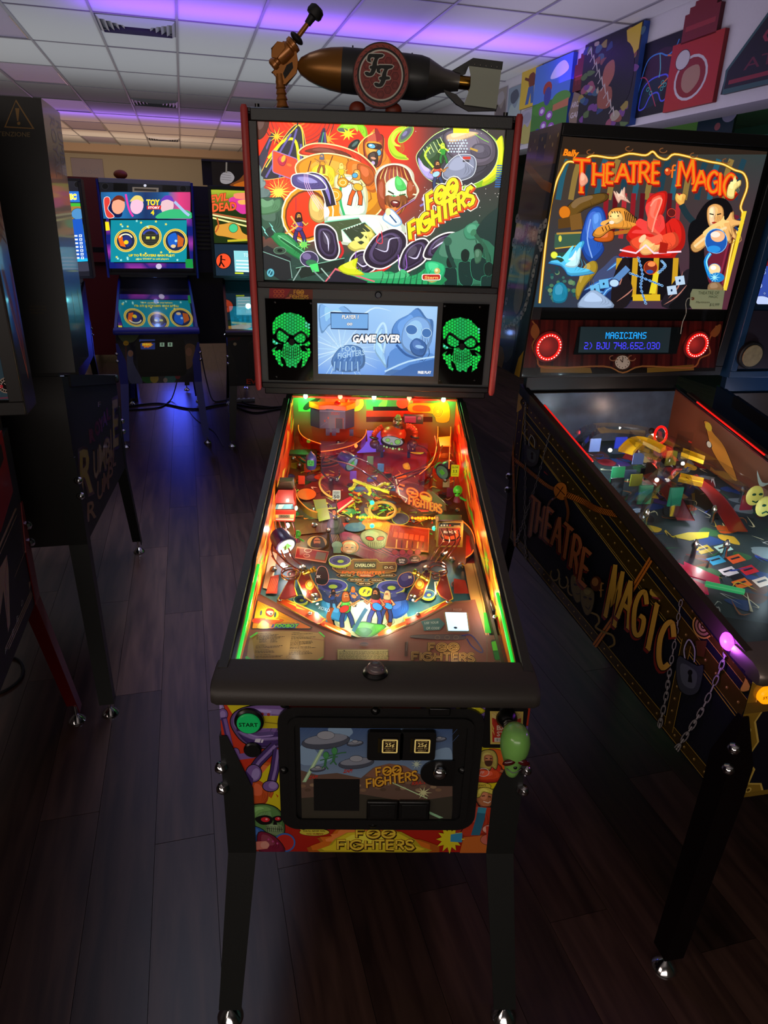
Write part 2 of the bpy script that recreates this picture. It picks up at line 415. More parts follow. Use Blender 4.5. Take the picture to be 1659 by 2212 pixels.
pm.from_pydata(mb.v,[],mb.f); pm.materials.append(PLANK)
far=MB(); rows=[]
for i in range(-26,34):
    o0=-4.0+((i*0.437) % 1.0)*PL
    for j in range(-1,19):
        x,y=i*PW,o0+j*PL
        if y>17:continue
        near=(-2.05<x<1.9) and (-1.3<y<5.4)
        if near:
            o=bpy.data.objects.new('plank',pm); COL.objects.link(o); o.parent=fl; o.location=(x,y,0)
        else:far.box(x+.0006,x+PW-.0006,y+.0008,min(y+PL-.0008,17.4),-0.008,0)
o=far.build('distant_planks',PLANK,fl,smooth=False); o['kind']='stuff'

def paint_mat(name,col,rough=0.75,bump=0.12,ns=90):
    return mat(name,col,rough,noise=0.05,nscale=ns,bump=bump)
TILE=paint_mat('ceiling_tile_white','cbc9c8',0.9,0.5,220)
GRID=mat('ceiling_grid_metal','8d8a90',0.45,0.2)
LENS=mat('light_lens_off','9a8fa8',0.35,noise=0.08,nscale=300,bump=0.2)
WALLW=paint_mat('wall_paint_white','bdb9bd')
WALLB=paint_mat('wall_paint_beige','b3a691')
CZ=2.9
ce_=struct(roomobj(MB().box(-6,2.93,-4.5,17.5,CZ+.02,CZ+.06).build('ceiling',GRID,smooth=False)))
cols=[-.202+.585*k for k in range(-10,6)]; rws=[4.19+1.12*k for k in range(-8,12)]
tm={}
def tile(x0,x1,y0,y1,m,name='tile'):
    key=(round(x1-x0,3),round(y1-y0,3),m.name)
    if key not in tm:
        me=bpy.data.meshes.new(name); b=MB().box(.008,x1-x0-.008,.008,y1-y0-.008,0,.014)
        me.from_pydata(b.v,[],b.f); me.materials.append(m); tm[key]=me
    o=bpy.data.objects.new(name,tm[key]); COL.objects.link(o); o.parent=ce_; o.location=(x0,y0,CZ+.004+random.random()*.003); return o
TROF={(-4+i0,j0) for i0,j0 in ()}
trof=[(-1.957,r) for r in (1,3,5,7,9)]+[(.383,r) for r in (3,5,7)]
vents=[(5.38,5.87),(9.29,9.81),(13.75,14.27)]
for cx in cols:
    x1=min(cx+.585,2.918)
    for j,ry in enumerate(rws):
        k=j-8; y1=ry+1.12
        if any(abs(cx-a)<.02 and k==b for a,b in trof):continue
        if abs(cx+.787)<.02 and k in (1,4,8):
            v0,v1=vents[(1,4,8).index(k)]; v0=max(v0,ry)
            if v0-ry>.1:tile(cx,x1,ry,v0,TILE)
            if y1-v1>.1:tile(cx,x1,v1,y1,TILE)
            continue
        tile(cx,x1,ry,y1,TILE)
for x in cols:MB().box(x-.009,x+.009,-4.4,16.2,CZ-.002,CZ+.012).build('grid_bar',GRID,ce_,smooth=False)
for y in rws:MB().box(-6,2.918,y-.008,y+.008,CZ-.001,CZ+.012).build('grid_bar',GRID,ce_,smooth=False)
BRASS=mat('bright_metal_edge','e8dcc8',0.25,1.0)
for n_,(cx,r) in enumerate(trof):
    t=roomobj(empty('ceiling_light')); y0=4.19+1.12*r
    t.location=room(cx,y0,CZ)
    tag(t,['switched-off violet-grey ceiling light panel nearest the top left corner','switched-off ceiling light panel above the warning-sign cabinet, second of the left row',
            'switched-off ceiling light panel, third of the left row, over the blue machine','switched-off ceiling light panel, fourth of the left row, in the warm glow',
            'farthest switched-off ceiling light panel of the left row, before the back wall','switched-off ceiling light panel left of the bomb topper, nearest of the right row',
            'switched-off ceiling light panel at the red rail, second of the right row','farthest small switched-off ceiling light panel of the right row'][n_],'ceiling light','unlit ceiling light panels')
    MB().box(.02,.565,.02,1.10,.008,.016).build('lens',LENS,t,smooth=False)
    f=MB()
    for q in ((.006,.02,.006,1.114),(.565,.579,.006,1.114)):f.box(*q,.0,.016)
    f.box(.006,.579,.006,.02,0,.016); f.box(.006,.579,1.10,1.114,0,.016)
    f.build('frame',GRID,t,smooth=False)
    MB().box(.562,.568,.35,1.05,-.003,.0).build('metal_edge',BRASS,t,smooth=False)
VENTM=mat('vent_galvanised','c4c4cc',0.38,.6)
for n_,(v0,v1) in enumerate(vents):
    t=roomobj(empty('ceiling_vent')); t.location=room(-.787,v0,CZ)
    tag(t,['large metal ceiling vent with nested louvres at the top left','middle ceiling vent above the blue machine','farthest small ceiling vent near the back wall'][n_],'vent','metal ceiling vents in one row')
    L=v1-v0; MB().box(.01,.575,.01,L-.01,.012,.016).build('back_plate',mat('vent_back_metal','6a6a70',0.4,0.9),t,smooth=False)
    for k,s in enumerate((0.0,.045,.09,.135,.18)):
        f=MB(); x0,x1,y0,y1=.012+s*.9,.573-s*.9,.012+s*.95,L-.012-s*.95
        def ringf(a,zt_,zb_):return None
        vs=[(x0,y0,.010),(x1,y0,.010),(x1,y1,.010),(x0,y1,.010),(x0+.026,y0+.024,-.012),(x1-.026,y0+.024,-.012),(x1-.026,y1-.024,-.012),(x0+.026,y1-.024,-.012)]
        f.add(vs,[(i,(i+1) % 4,(i+1) % 4+4,i+4) for i in range(4)]); f.build('louvre',VENTM,t,smooth=False)

# right wall: a white band over an open passage, the next room behind it
struct(roomobj(MB().box(2.918,3.16,.6,17.4,2.262,CZ+.06).build('wall_right',WALLW,smooth=False)))
struct(roomobj(MB().box(-6,7,16.35,16.5,0,CZ+.06).build('wall_back',WALLB,smooth=False)))
struct(roomobj(MB().box(-6,3,15.75,16.35,CZ-.14,CZ+.02).build('trim_1',paint_mat('bulkhead_tan','b79a80'),smooth=False)))
struct(roomobj(MB().box(-6.1,-6,-4.5,17.5,0,CZ+.06).build('wall_left',WALLB,smooth=False)))
struct(roomobj(MB().box(-6,7,-4.6,-4.5,0,CZ+.06).build('wall_front',WALLB,smooth=False)))
struct(roomobj(MB().box(7,7.1,-4.5,17.5,0,CZ+.06).build('wall_far_right',paint_mat('teal_paint','5f8f88'),smooth=False)))
o=roomobj(MB().box(3.16,7,-4.5,17.5,CZ-.02,CZ+.04).build('ceiling_next_room',paint_mat('next_ceiling','b8c4b8'),smooth=False)); struct(o)
for k in range(8):MB().box(3.2+.0,7,1.0+k*1.12,1.016+k*1.12,CZ-.023,CZ-.018).build('grid_bar',GRID,o,smooth=False)
struct(roomobj(MB().box(3.9,5.2,6.3,6.42,0,CZ-.02).build('wall_next_room',paint_mat('peach_paint','c9a890'),smooth=False)))
# wall of the back room seen under the band
def wallpic(name,label,cat,y0,y1,z0,z1,th,edge,draw,x=2.918,frame=None,group='pictures and signs on the white band'):
    """flat picture on the right wall; y0 > y1 runs away from the camera; drawn in 0..100 units, y down"""
    t=roomobj(empty(name)); t.location=room(x,y0,z0); tag(t,label,cat,group)
    L=abs(y1-y0); H=z1-z0
    MB().box(-th,0,-L,0,0,H).build('canvas',edge,t,smooth=False,bev=.002)
    a=Art(lambda u,v:Vector((-th-.0004,-L*u/100,H*(1-v/100))),(-1,0,0),step=2e-5)
    draw(a); a.build('picture',ART,t); return t
def d_yellow(a):
    a.rect(0,0,100,100,'c8a838'); a.blob([(38,20),(60,14),(74,30),(66,50),(44,48)],'6d3226',0,0); a.line([(40,30),(18,22)],7,'5d2a22'); a.line([(66,30),(88,40)],7,'5d2a22')
    a.poly([(40,48),(68,48),(72,92),(58,92),(54,64),(46,92),(30,92)],'3c5a9a')
def d_field(a):
    a.rect(0,0,100,55,'4a74c0'); a.rect(0,50,100,100,'3f7434'); a.blob([(45,22),(60,8),(80,6),(92,18),(70,24)],'c9cbe0',0,0); a.ell(80,52,24,9,'4f8a3a'); a.ell(30,58,30,9,'478236')
    a.poly([(60,58),(100,54),(100,64),(60,66)],'a86a48'); a.ell(40,34,12,9,'9a3a34'); a.ell(42,44,10,12,'3a3f8a')
    for q in ((30,62),(52,70),(38,82),(60,86)):a.ell(*q,9,6,'8a4fa0'); a.ell(q[0],q[1],5,3,'c8b8d8')
    a.ell(22,92,10,8,'35408a')
def d_plain(c1,c2,c3=None):
    def f(a):
        a.rect(0,0,100,100,c1); a.blob([(10,60),(30,40),(60,52),(90,30),(95,95),(8,95)],c2,0,0)
        if c3:a.blob([(20,15),(60,8),(80,26),(50,40),(24,34)],c3,0,0)
    return f
def d_collage(a):
    a.rect(0,0,100,100,'1c1a22'); rr=random.Random(3)
    for k in range(70):
        x,y=rr.random()*100,rr.random()*100; c=rr.choice(['7c4a3a','3a5a6c','8a7a3a','50683a','6a3f7a','2a3f6a','8a4a5a','9a8f7a'])
        a.blob([(x+rr.uniform(3,10)*math.cos(t),y+rr.uniform(2,6)*math.sin(t)) for t in (0,1.2,2.5,3.8,5)],c,0,0,sm=3)
    a.poly([(74,3),(98,1),(98,26),(84,34)],'c0a230'); a.blob([(40,26),(70,12),(92,30),(92,70),(66,82),(40,60),(34,40)],'16141c',0,0)
    a.blob([(44,32),(58,28),(62,44),(50,56),(42,46)],'9a5a48',0,0); a.blob([(38,56),(60,56),(62,76),(40,74)],'8a5040',0,0)
    for k in range(9):a.line([(6+k*7,12+k*9),(12+k*7,6+k*9),(16+k*7,16+k*9)],1.4,'b0a8a0')
def d_pad(a):
    a.rect(0,0,100,100,'0c0a12'); a.ell(60,40,36,26,'301428'); a.ell(40,70,30,20,'0c2030')
    a.line([(12,70),(20,36),(30,22),(52,20),(70,26),(84,20),(90,10)],2,'3a78c8',sm=5); a.line([(70,26),(88,32),(86,50),(60,66)],2,'c86a38',sm=5)
    a.line([(20,82),(24,62),(40,52),(62,50),(76,52),(82,64),(80,82),(70,84),(60,72),(44,74),(34,88),(22,90)],2.2,'4a50d8',closed=True,sm=5)
    a.line([(10,46),(30,50),(60,90)],1.5,'a83a58',sm=5)
    a.line([(52,20),(58,40),(58,52)],2,'58a8b8',sm=4)
    for q in ((36,64),(44,70),(68,60),(74,64),(68,68)):a.ring(*q,3,2.4,1,'38a8a0')
def d_red(a):
    a.rect(0,0,100,100,'9c2420'); a.ell(48,56,33,33,'b5b0b4'); a.ell(48,56,29,29,'7c1f1c'); a.blob([(34,44),(60,40),(66,62),(48,78),(32,66)],'9a7462',0,0); a.ell(26,26,14,14,'b5b0b4',out='1a1010',ow=1)
def d_blue_l(c):return lambda a:a.rect(0,0,100,100,c)
CANW=mat('canvas_edge_dark','1a1620',0.6); CANB=mat('canvas_edge_blue','2a4f98',0.6); CANR=mat('canvas_edge_red','7a1c1a',0.6); CANY=mat('canvas_edge_gold','8a6a2a',0.6); CANL=mat('canvas_edge_pale','98949c',0.6)
wallpic('wall_picture','small tan framed print just right of the bomb topper fin','picture',6.62,6.34,2.50,2.85,.01,CANL,d_plain('8a7f7a','6a5f60','9a9296'))
wallpic('wall_picture','small grey city print, second from the bomb topper fin','picture',6.30,5.99,2.46,2.82,.01,CANL,d_plain('7c8a98','9aa8a8','4a5060'))
wallpic('wall_picture','small yellow canvas with a brown and blue figure','picture',6.00,5.59,2.60,2.915 ,.02,CANY,d_yellow)
wallpic('wall_picture','narrow pale print below the small yellow canvas','picture',5.93,5.67,2.30,2.58,.02,CANL,d_plain('9a96a4','a8a05a','8a8a96'))
wallpic('wall_picture','tall canvas of a green field under a blue sky','picture',5.67,5.00,2.30,2.89,.04,CANB,d_field)
wallpic('wall_picture','big crowded dark collage poster with a blue edge','picture',4.80,4.03,2.27,2.895,.05,CANB,d_collage)
wallpic('wall_picture','dark poster with a glowing line drawing of a game controller','picture',4.10,3.60,2.31,2.76,.012,CANW,d_pad)
wallpic('wall_picture','square red canvas with a pale round motif','picture',3.68,3.19,2.30,2.68,.03,CANR,d_red)
def plaque(name,label,y0,y1,z0,z1,prof,m,face,draw=None,cat='sign',th=.03):
    """cut-out panel on the wall; prof in 0..100, y down"""
    t=roomobj(empty(name)); t.location=room(2.918,y0,z0); tag(t,label,cat,'pictures and signs on the white band')
    L=abs(y1-y0); H=z1-z0; P=[(-L*u/100,H*(1-v/100)) for u,v in prof]
    MB().prism(P,lambda a,b,c:Vector((c,a,b)),-th,0).build('board',m,t,smooth=False)
    a=Art(lambda u,v:Vector((-th-.0004,-L*u/100,H*(1-v/100))),(-1,0,0),step=2e-5); a.poly(prof,face)
    if draw:draw(a)
    a.build('print',ART,t)
stp=[(0,100),(0,30),(12,30),(12,16),(26,16),(26,6),(40,6),(40,0),(62,0),(62,6),(76,6),(76,16),(88,16),(88,30),(100,30),(100,100)]
DRED=mat('dark_red_wood','4a1018',0.6)
def d_block(a):
    a.rect(8,60,92,72,'8a2a34')
    for k in range(5):a.rect(10+k*17,72,20+k*17,84,'6a1c28')
plaque('wall_plaque','dark red stepped block plaque beside the green field canvas',4.97,4.66,2.60,2.87,stp,DRED,'5a1822',d_block,'plaque')
plaque('wall_plaque','large dark red stepped block plaque above the red canvas',3.60,3.27,2.67,2.895,stp,DRED,'6c1c28',d_block,'plaque')
def d_arrow(a):
    for k,t in enumerate(('ARCADE','GAMES')):a.text(t,50,42+k*28,15,'b8b0a8',off=.02,slant=.1,center=True,w=78)
plaque('arrow_sign','small wooden arrow sign reading ARCADE GAMES',4.99,4.70,2.33,2.60,[(20,0),(75,18),(100,22),(96,50),(80,52),(86,78),(60,80),(34,100),(10,82),(0,56),(10,30)],mat('sign_tan','6a5a48',0.7),'7a6a54',d_arrow)
def d_tri(a):
    a.poly([(62,0),(8,78),(6,100),(200,100),(200,0)],'15131c'); a.line([(62,0),(8,78),(8,98),(160,98)],2.5,'2f4f52'); a.text('GAMER',36,62,14,'7c2a3a',w=85,off=.01); a.text('AT WORK',24,82,11,'5a1f30',w=100)
    a.line([(12,90),(160,90)],4,'7a2430'); a.ring(95,30,12,9,3,'2c6a5c'); a.ring(110,24,16,12,2.5,'2c6a5c')
plaque('triangle_sign','dark neon-look triangular sign with GAMER AT WORK, cut by the right frame edge',3.18,2.30,2.33,2.87,[(62,0),(8,78),(6,100),(100,100),(100,0)],mat('sign_black','0c0b10',0.5),'15131c',d_tri)
# things of the next room
t=roomobj(empty('wall_picture')); t.location=room(3.6,4.24,2.0); tag(t,'dark blue poster with JUST lettering in the next room','picture')
MB().box(-.01,.01,-.40,0,0,.42).build('board',CANW,t,smooth=False)
a=Art(lambda u,v:Vector((-.0105,-.40*u/100,.42*(1-v/100))),(-1,0,0),step=2e-5); a.rect(0,0,100,100,'121a38'); a.text('JUST',12,62,18,'c8b8d8',w=84,off=.01); a.ell(58,30,8,6,'8a4050'); a.ell(85,12,20,14,'8a7aa0')
a.build('picture',ART,t)
t=roomobj(MB().box(3.75,4.3,3.0,3.9,2.06,2.22).build('cabinet_top',mat('deep_blue_laminate','1c3560',0.4),bev=.004)); tag(t,'dark blue cabinet top in the next room behind the gold-trimmed machine','cabinet')
t=roomobj(empty('wall_picture')); t.location=room(-2.42,16.34,2.3); tag(t,'pale paper poster with faint lettering on the back wall','picture')
MB().box(0,.62,-.012,0,0,.37).build('board',mat('paper_lilac','9c8f9c',0.8),t,smooth=False)
a=Art(lambda u,v:Vector((.62*u/100,-.0125,.37*(1-v/100))),(0,-1,0),step=2e-5); a.text('skool',26,78,34,'8a8298',w=60,off=.0); a.build('picture',ART,t)
# ---------------------------------------------------------------- building blocks of a pinball machine
def leg(M,sx,front,m,top=None,parent=None):
    """splayed L-section steel leg, chrome leveller foot and two chrome bolts"""
    sy=1 if front else -1
    h=.2795+.0035; yc=-.0035 if front else M.L+.0035; yb=(M.yf if front else M.yr)-sy*.02; zb=M.zbf if front else M.zbr
    zl=top or zb+.285
    rows=[(zl,.014,0.0),(zl-.035,.026,0),(zl-.125,.056,0),(zb,.055,0.0),(.05,.046,1.0)]
    vs=[]; fs=[]
    for z,wd,f in rows:
        x=h+.0245*f; y=yc+(yb-yc)*f; t=.003
        for a,b in ((0,0),(wd,0),(wd,t),(t,t),(t,wd),(0,wd)):vs.append((sx*(x-a),y+sy*b,z))
    for j in range(len(rows)-1):
        for k in range(6):fs.append((j*6+k,j*6+(k+1) % 6,(j+1)*6+(k+1) % 6,(j+1)*6+k))
    n=(len(rows)-1)*6; fs+=[(0,1,2,3),(0,3,4,5),(n,n+1,n+2,n+3),(n,n+3,n+4,n+5)]
    lg=MB().add(vs,fs).build('leg',m,M,smooth=False)
    c=(sx*(h+.0245-.018),yb+sy*.018,0)
    MB().lathe((c[0],c[1],0),(c[0],c[1],.026),[(0,.026),(.15,.027),(.45,.022),(.8,.012),(1,.006)],18).cyl((c[0],c[1],.02),(c[0],c[1],.06),.005,10).build('leveller_foot',CHROME,lg)
    q=Vector((sx,-sy,0)).normalized()
    for k,zz in enumerate((zl-.072,zl-.122)):
        p=Vector((sx*h,yc,zz)); MB().lathe(p-q*.006,p+q*.013,[(0,.011),(.35,.012),(.55,.0115),(.8,.009),(1,.003)],8).build('leg_bolt',CHROME,lg)
    return lg
def frame_bars(x0,x1,z0,z1,w,d0,d1,xf=None):
    b=MB(xf); b.box(x0,x1,d0,d1,z1-w,z1); b.box(x0,x1,d0,d1,z0,z0+w); b.box(x0,x0+w,d0,d1,z0+w,z1-w); b.box(x1-w,x1,d0,d1,z0+w,z1-w); return b
def rrect(x0,x1,z0,z1,r,n=6):
    P=[]
    for cx,cz,a0 in ((x1-r,z1-r,0),(x0+r,z1-r,90),(x0+r,z0+r,180),(x1-r,z0+r,270)):
        for k in range(n+1):P.append((cx+r*math.cos(R(a0+90*k/n)),cz+r*math.sin(R(a0+90*k/n))))
    return P
def ringprism(b,outer,inner,fn,t0,t1):
    n=len(outer); vs=[fn(p[0],p[1],t) for t in (t0,t1) for P in (outer,inner) for p in P]; fs=[]
    for i in range(n):
        j=(i+1) % n; fs+=[(i,j,n+j,n+i),(2*n+i,3*n+i,3*n+j,2*n+j),(i,2*n+i,2*n+j,j),(n+i,n+j,3*n+j,3*n+i)]
    return b.add(vs,fs)
def cabinet(M,cab,rail,legm,lock,lt=None):
    """the body below the glass: panels, rails, lockdown bar, legs"""
    d=M.d; h=.2795; L=M.L
    prof=[(0,M.zbf),(L,M.zbr),(L,M.ztr),(L-.16,M.ztop(L-.16)),(0,M.zt-.012)]
    for sx in (-1,1):
        MB().prism(prof,lambda y,z,t,s=sx:Vector((s*t,y,z)),h-.018,h).build('side_panel',cab,M,smooth=False)
        MB().prism([(.03,M.ztop(.03)-.03),(L-.1,M.ztop(L-.1)-.03),(L-.1,M.ztop(L-.1)+.006),(.03,M.ztop(.03)+.006)],lambda y,z,t,s=sx:Vector((s*t,y,z)),h-.012,h+.004).build('side_rail',rail,M,bev=.002)
        leg(M,sx,True,legm,lt); leg(M,sx,False,legm)
    MB().box(-h+.018,h-.018,0,.018,M.zbf,M.zt-.03).build('front_panel',cab,M,smooth=False)
    MB().box(-h+.018,h-.018,L-.018,L,M.zbr,M.ztr).build('back_panel',cab,M,smooth=False)
    MB().prism([(.018,M.zbf),(L-.018,M.zbr),(L-.018,M.zbr+.012),(.018,M.zbf+.012)],lambda y,z,t:Vector((t,y,z)),-h+.018,h-.018).build('bottom_panel',cab,M,smooth=False)
    P=[(.055,M.zt+.0135),(.0,M.zt+.010),(-.018,M.zt+.003),(-.026,M.zt-.006),(-.028,M.zt-.020),(-.024,M.zt-.028),(0.0,M.zt-.028),(0.0,M.zt-.02),(.055,M.zt-.012)]
    b=MB(); n=len(P); vs=[]
    for x,k in ((-.292,.55),(-.288,.9),(-.278,1),(.278,1),(.288,.9),(.292,.55)):
        vs+=[(x,.02+(y-.02)*k if y<.02 else y,M.zt-.012+(z-M.zt+.012)*k) for y,z in P]
    fs=[(j*n+i,j*n+(i+1) % n,(j+1)*n+(i+1) % n,(j+1)*n+i) for j in range(5) for i in range(n)]+[tuple(reversed(range(n))),tuple(range(5*n,6*n))]
    b.add(vs,fs).build('lockdown_bar',lock,M)
def head(M,body,side=None,frame=None,w=.02,lower=True):
    """the backbox: open-fronted case and its frame"""
    xf=M.bbmap(); W=M.W/2
    b=MB(xf); b.box(-W,-W+.014,0,M.D,M.Zb,M.Zt); b.box(W-.014,W,0,M.D,M.Zb,M.Zt); b.box(-W+.014,W-.014,0,M.D,M.Zt-.014,M.Zt); b.box(-W+.014,W-.014,0,M.D,M.Zb,M.Zb+.014); b.box(-W+.014,W-.014,M.D-.012,M.D,M.Zb+.014,M.Zt-.014)
    b.box(-W+.014,W-.014,.03,.04,M.Zb+.014,M.Zt-.014)
    b.build('backbox',body,M,smooth=False)
    frame_bars(-W+.002,W-.002,M.Zb,M.Zt,w,-.006,.008,xf).build('backbox_frame',frame or body,M,bev=.002)
    n0=MB(); n0.box(-.27,.27,M.L-M.bk,M.L-.005,M.ztop(M.L-M.bk)-.008,M.Zb+.01); n0.build('neck',body,M,smooth=False)
def playfield_box(M,art_fn=None,m=ART,zf=None,slope=.1135,y0=.06,y1=None,glass=GLASS,sidem=None):
    zf=zf if zf is not None else M.zt-.06; y1=y1 or M.L-M.bk-.01
    M.d['zf']=zf; M.d['ps']=slope; M.d['py0']=y0; M.d['py1']=y1
    f=lambda y:zf+slope*(y-.12)
    MB().prism([(y0,f(y0)-.012),(y1,f(y1)-.012),(y1,f(y1)),(y0,f(y0))],lambda y,z,t:Vector((t,y,z)),-.2605,.2605).build('playfield',WOODD,M,smooth=False)
    MB().box(-.2605,.2605,y1,y1+.012,f(y1)-.05,M.ztop(y1)-.012).build('playfield_back_board',WOODD,M,smooth=False)
    yb=M.L-M.bk-.004
    gl=MB().prism([(.045,M.ztop(.045)-.004),(yb,M.ztop(yb)-.004),(yb,M.ztop(yb)-.001),(.045,M.ztop(.045)-.001)],lambda y,z,t:Vector((t,y,z)),-.266,.266).build('glass',glass,M,smooth=False)
def pfart(M,crop,h=.0006,**k):
    return pxart(M,(0,.12,M.zf+h),(0,-M.ps,1),crop,**k)
def pfpt(M,px,py,h=0):
    return M.hit(px,py,(0,.12,M.zf+h),(0,-M.ps,1))
def coin_door(M,x0,x1,z0,z1,slots=True):
    MB().prism(rrect(x0,x1,z0,z1,.035),lambda x,z,t:Vector((x,t,z)),-.008,-.0015).build('coin_door_frame',BLACK,M,bev=.002)
    dd=MB(); ringprism(dd,rrect(x0+.018,x1-.018,z0+.018,z1-.018,.022),rrect(x0+.03,x1-.03,z0+.03,z1-.03,.012),lambda x,z,t:Vector((x,t,z)),-.0135,-.008); door=dd.build('coin_door',BLACK,M)
    return door
def lamp_in(M,p,power,col,r=.012,name='playfield_lamp_or_fill'):
    l=bpy.data.lights.new(name,'POINT'); l.energy=power; l.color=col; l.shadow_soft_size=r
    o=bpy.data.objects.new(name,l); COL.objects.link(o); o.location=p; o.parent=M.e; return o
# ================================================================ the centre machine
F=Mach('pinball_machine',0,0,0,Yb=1.057,Zb=1.094,Zt=1.819,W=.709,zbf=.400,zbr=.44,zt=.80,ztr=1.063,L=1.22,D=.22,yf=-.063,yr=1.25,bk=.045)
tag(F.e,'centre pinball machine with red head rails, green skull speakers and a glowing red playfield','pinball machine','pinball machines')
RAILR=mat('red_armour','a83a38',0.45,bump=0.1,nscale=300)
CABR=mat('cabinet_red','8a2018',0.5)
LOCKM=mat('lockbar_grey_brown','35302c',0.5,bump=0.12,nscale=500)
RAILK=mat('side_rail_grey','2c2b28',0.45,bump=0.12,nscale=500)
cabinet(F,mat('cabinet_black','0e0d0e',.45),RAILK,mat('leg_black_satin','121412',0.5,bump=.1,nscale=300),LOCKM,lt=.687)
YL,RD,OR,PU,PD,BK,GN='d8c818','cc3018','d86a20','7a5aa0','40286a','0a0808','3f8a34'
def front_art(a):      # drawn in the coordinates of the view 450..1170, zoom 2.3042
    a.grad(35,212,1625,970,8,6,lambda u,v:tuple((1-v)*p+v*q for p,q in zip(hx('d03818'),hx('a81c10'))))
    a.blob([(185,600),(230,540),(300,520),(370,560),(370,700),(330,760),(200,720)],'c85a1c',0,0)
    a.poly([(70,215),(350,215),(330,236),(300,226),(290,250),(150,262),(170,300),(120,280),(95,240)],YL)
    a.burst(235,255,60,130,13,YL,sy=.55)
    a.poly([(300,540),(370,470),(370,830),(330,720),(350,690),(300,650),(260,640),(235,700),(215,640)],YL)
    a.burst(330,760,60,95,12,YL)
    a.blob([(205,690),(230,610),(290,640),(300,690),(280,730),(220,730)],'c8501c','e08a4a',1)
    # purple walker: hull, arm and legs
    a.blob([(45,235),(70,232),(80,262),(60,280)],'9a86c0',BK,2); a.ell(72,284,24,28,PU,out=BK,ow=3); a.ell(72,284,15,19,'9a80c0')
    a.poly([(62,300),(92,296),(130,470),(100,470)],PD); a.poly([(74,306),(90,304),(122,440),(104,440)],PU)
    a.ell(128,488,26,38,PU,20,out=BK,ow=3); a.ell(122,490,13,26,'a890c8',20)
    a.poly([(150,480),(230,470),(232,500),(150,510)],PU)
    a.blob([(112,310),(150,262),(250,238),(400,246),(420,300),(400,420),(300,452),(190,430),(130,370)],PU,BK,5)
    a.blob([(124,320),(170,272),(270,256),(410,264),(410,290),(280,280),(180,300),(140,350)],'9a86c4',0,0)
    a.blob([(140,350),(240,380),(400,370),(410,410),(300,446),(190,424)],PD,0,0); a.blob([(150,366),(260,402),(400,392),(400,404),(250,414),(170,388)],'8a72b4',0,0)
    a.rect(268,290,360,352,'c8b818'); a.line([(280,322),(350,330)],5,'8a7a10'); a.ell(268,282,8,8,'a03038'); a.ell(300,284,8,8,'a03038')
    a.poly([(236,404),(262,404),(256,424),(230,420)],'d8d0e8'); a.poly([(266,408),(276,408),(270,424),(260,424)],'d8d0e8')
    for P,w in (([(330,440),(250,520),(222,560)],42),([(345,460),(330,560),(310,640)],40)):
        a.line(P,w+8,BK); a.line(P,w,PD); a.line([(x+4,y-2) for x,y in P],w*.35,'8a72b4')
    a.ell(226,576,38,42,PU,out=BK,ow=4); a.ell(236,580,20,30,'9a86c4',15); a.ell(310,640,38,26,PU,out=BK,ow=4); a.ell(322,636,22,18,'9a80c0')
    a.poly([(186,560),(224,604),(216,660),(205,720),(196,700),(186,640)],PD,0); a.line([(190,590),(206,660),(205,715)],5,'9a86c4')
    # green skull with red eyes
    a.blob([(185,770),(210,740),(270,730),(330,744),(366,780),(378,830),(374,880),(340,892),(290,880),(230,850),(196,820)],'5a8a4a',BK,4)
    a.blob([(195,775),(230,745),(290,740),(320,760),(260,775),(220,810)],'7ab060',0,0); a.blob([(290,830),(340,826),(372,840),(370,884),(330,886),(290,868)],'7a9468',0,0)
    a.blob([(232,800),(280,784),(318,796),(312,826),(262,830)],BK,0,0); a.blob([(320,796),(350,786),(372,796),(360,818),(330,818)],BK,0,0)
    a.ell(284,806,22,12,'d82030',4); a.ell(346,802,14,9,'d82030'); a.ell(290,804,6,5,'ff9aa0'); a.ell(349,800,4,4,'ff9aa0')
    a.poly([(326,812),(338,812),(344,832),(322,832)],BK)
    for k in range(8):a.line([(292+k*10,838+(k % 2)*2),(296+k*10,866)],2.5,BK)
    a.line([(290,850),(372,854)],2.5,BK)
    a.line([(196,760),(170,860),(200,900)],26,'2c60a8',sm=4); a.blob([(190,840),(260,850),(290,890),(200,930)],'2a62b0',BK,3); a.ell(380,920,46,40,'c02a20',out='3a6ab8',ow=8); a.blob([(250,870),(330,890),(380,965),(260,968)],'7a1838',BK,3)
    a.poly([(190,918),(290,912),(296,950),(190,962)],'d88070'); a.ell(282,932,22,18,'e09a8a')
    for k in range(3):a.ell(300+k*22,904+k*10,5,5,'c04a8a')
    # speech bubble, explosion and the two-line logo at the foot
    a.blob([(640,850),(800,846),(920,850),(1000,900),(1060,905),(1150,968),(500,968),(560,920),(540,896),(610,890)],'d8701c',0,0,sm=2)
    a.blob([(690,870),(960,866),(1060,940),(1090,968),(560,968),(600,935)],'e0c828',0,0,sm=2)
    a.ell(528,868,74,17,'d8c840',out=BK,ow=2); a.poly([(455,852),(480,858),(470,872)],'d8c840')
    a.text("YOU'LL NEVER WIN,",470,866,8,'301808',w=112,slant=.2,off=.02); a.text('YOU HUMAN!',486,880,8,'8a1810',w=86,slant=.2,off=.03)
    band_logo(a,(738,894,40,190,(1,0),(0,-1)),(645,952,44,376,(1,0),(0,-1)),[('2a1a08',19,2,3),('a87818',13,0,0),('f0d040',8,0,0)])
    # right side: pod and two comic heroes
    a.blob([(1060,232),(1200,214),(1400,250),(1420,420),(1300,400),(1200,300)],PU,BK,4); a.blob([(1080,240),(1150,222),(1210,240),(1130,262)],'c8c020',BK,2); a.blob([(1240,232),(1330,240),(1376,262),(1340,280),(1250,262)],'d0c820',BK,2); a.poly([(1290,280),(1400,290),(1400,350),(1300,340)],PD); a.ell(1350,395,60,36,'a8a818',out=BK,ow=3)
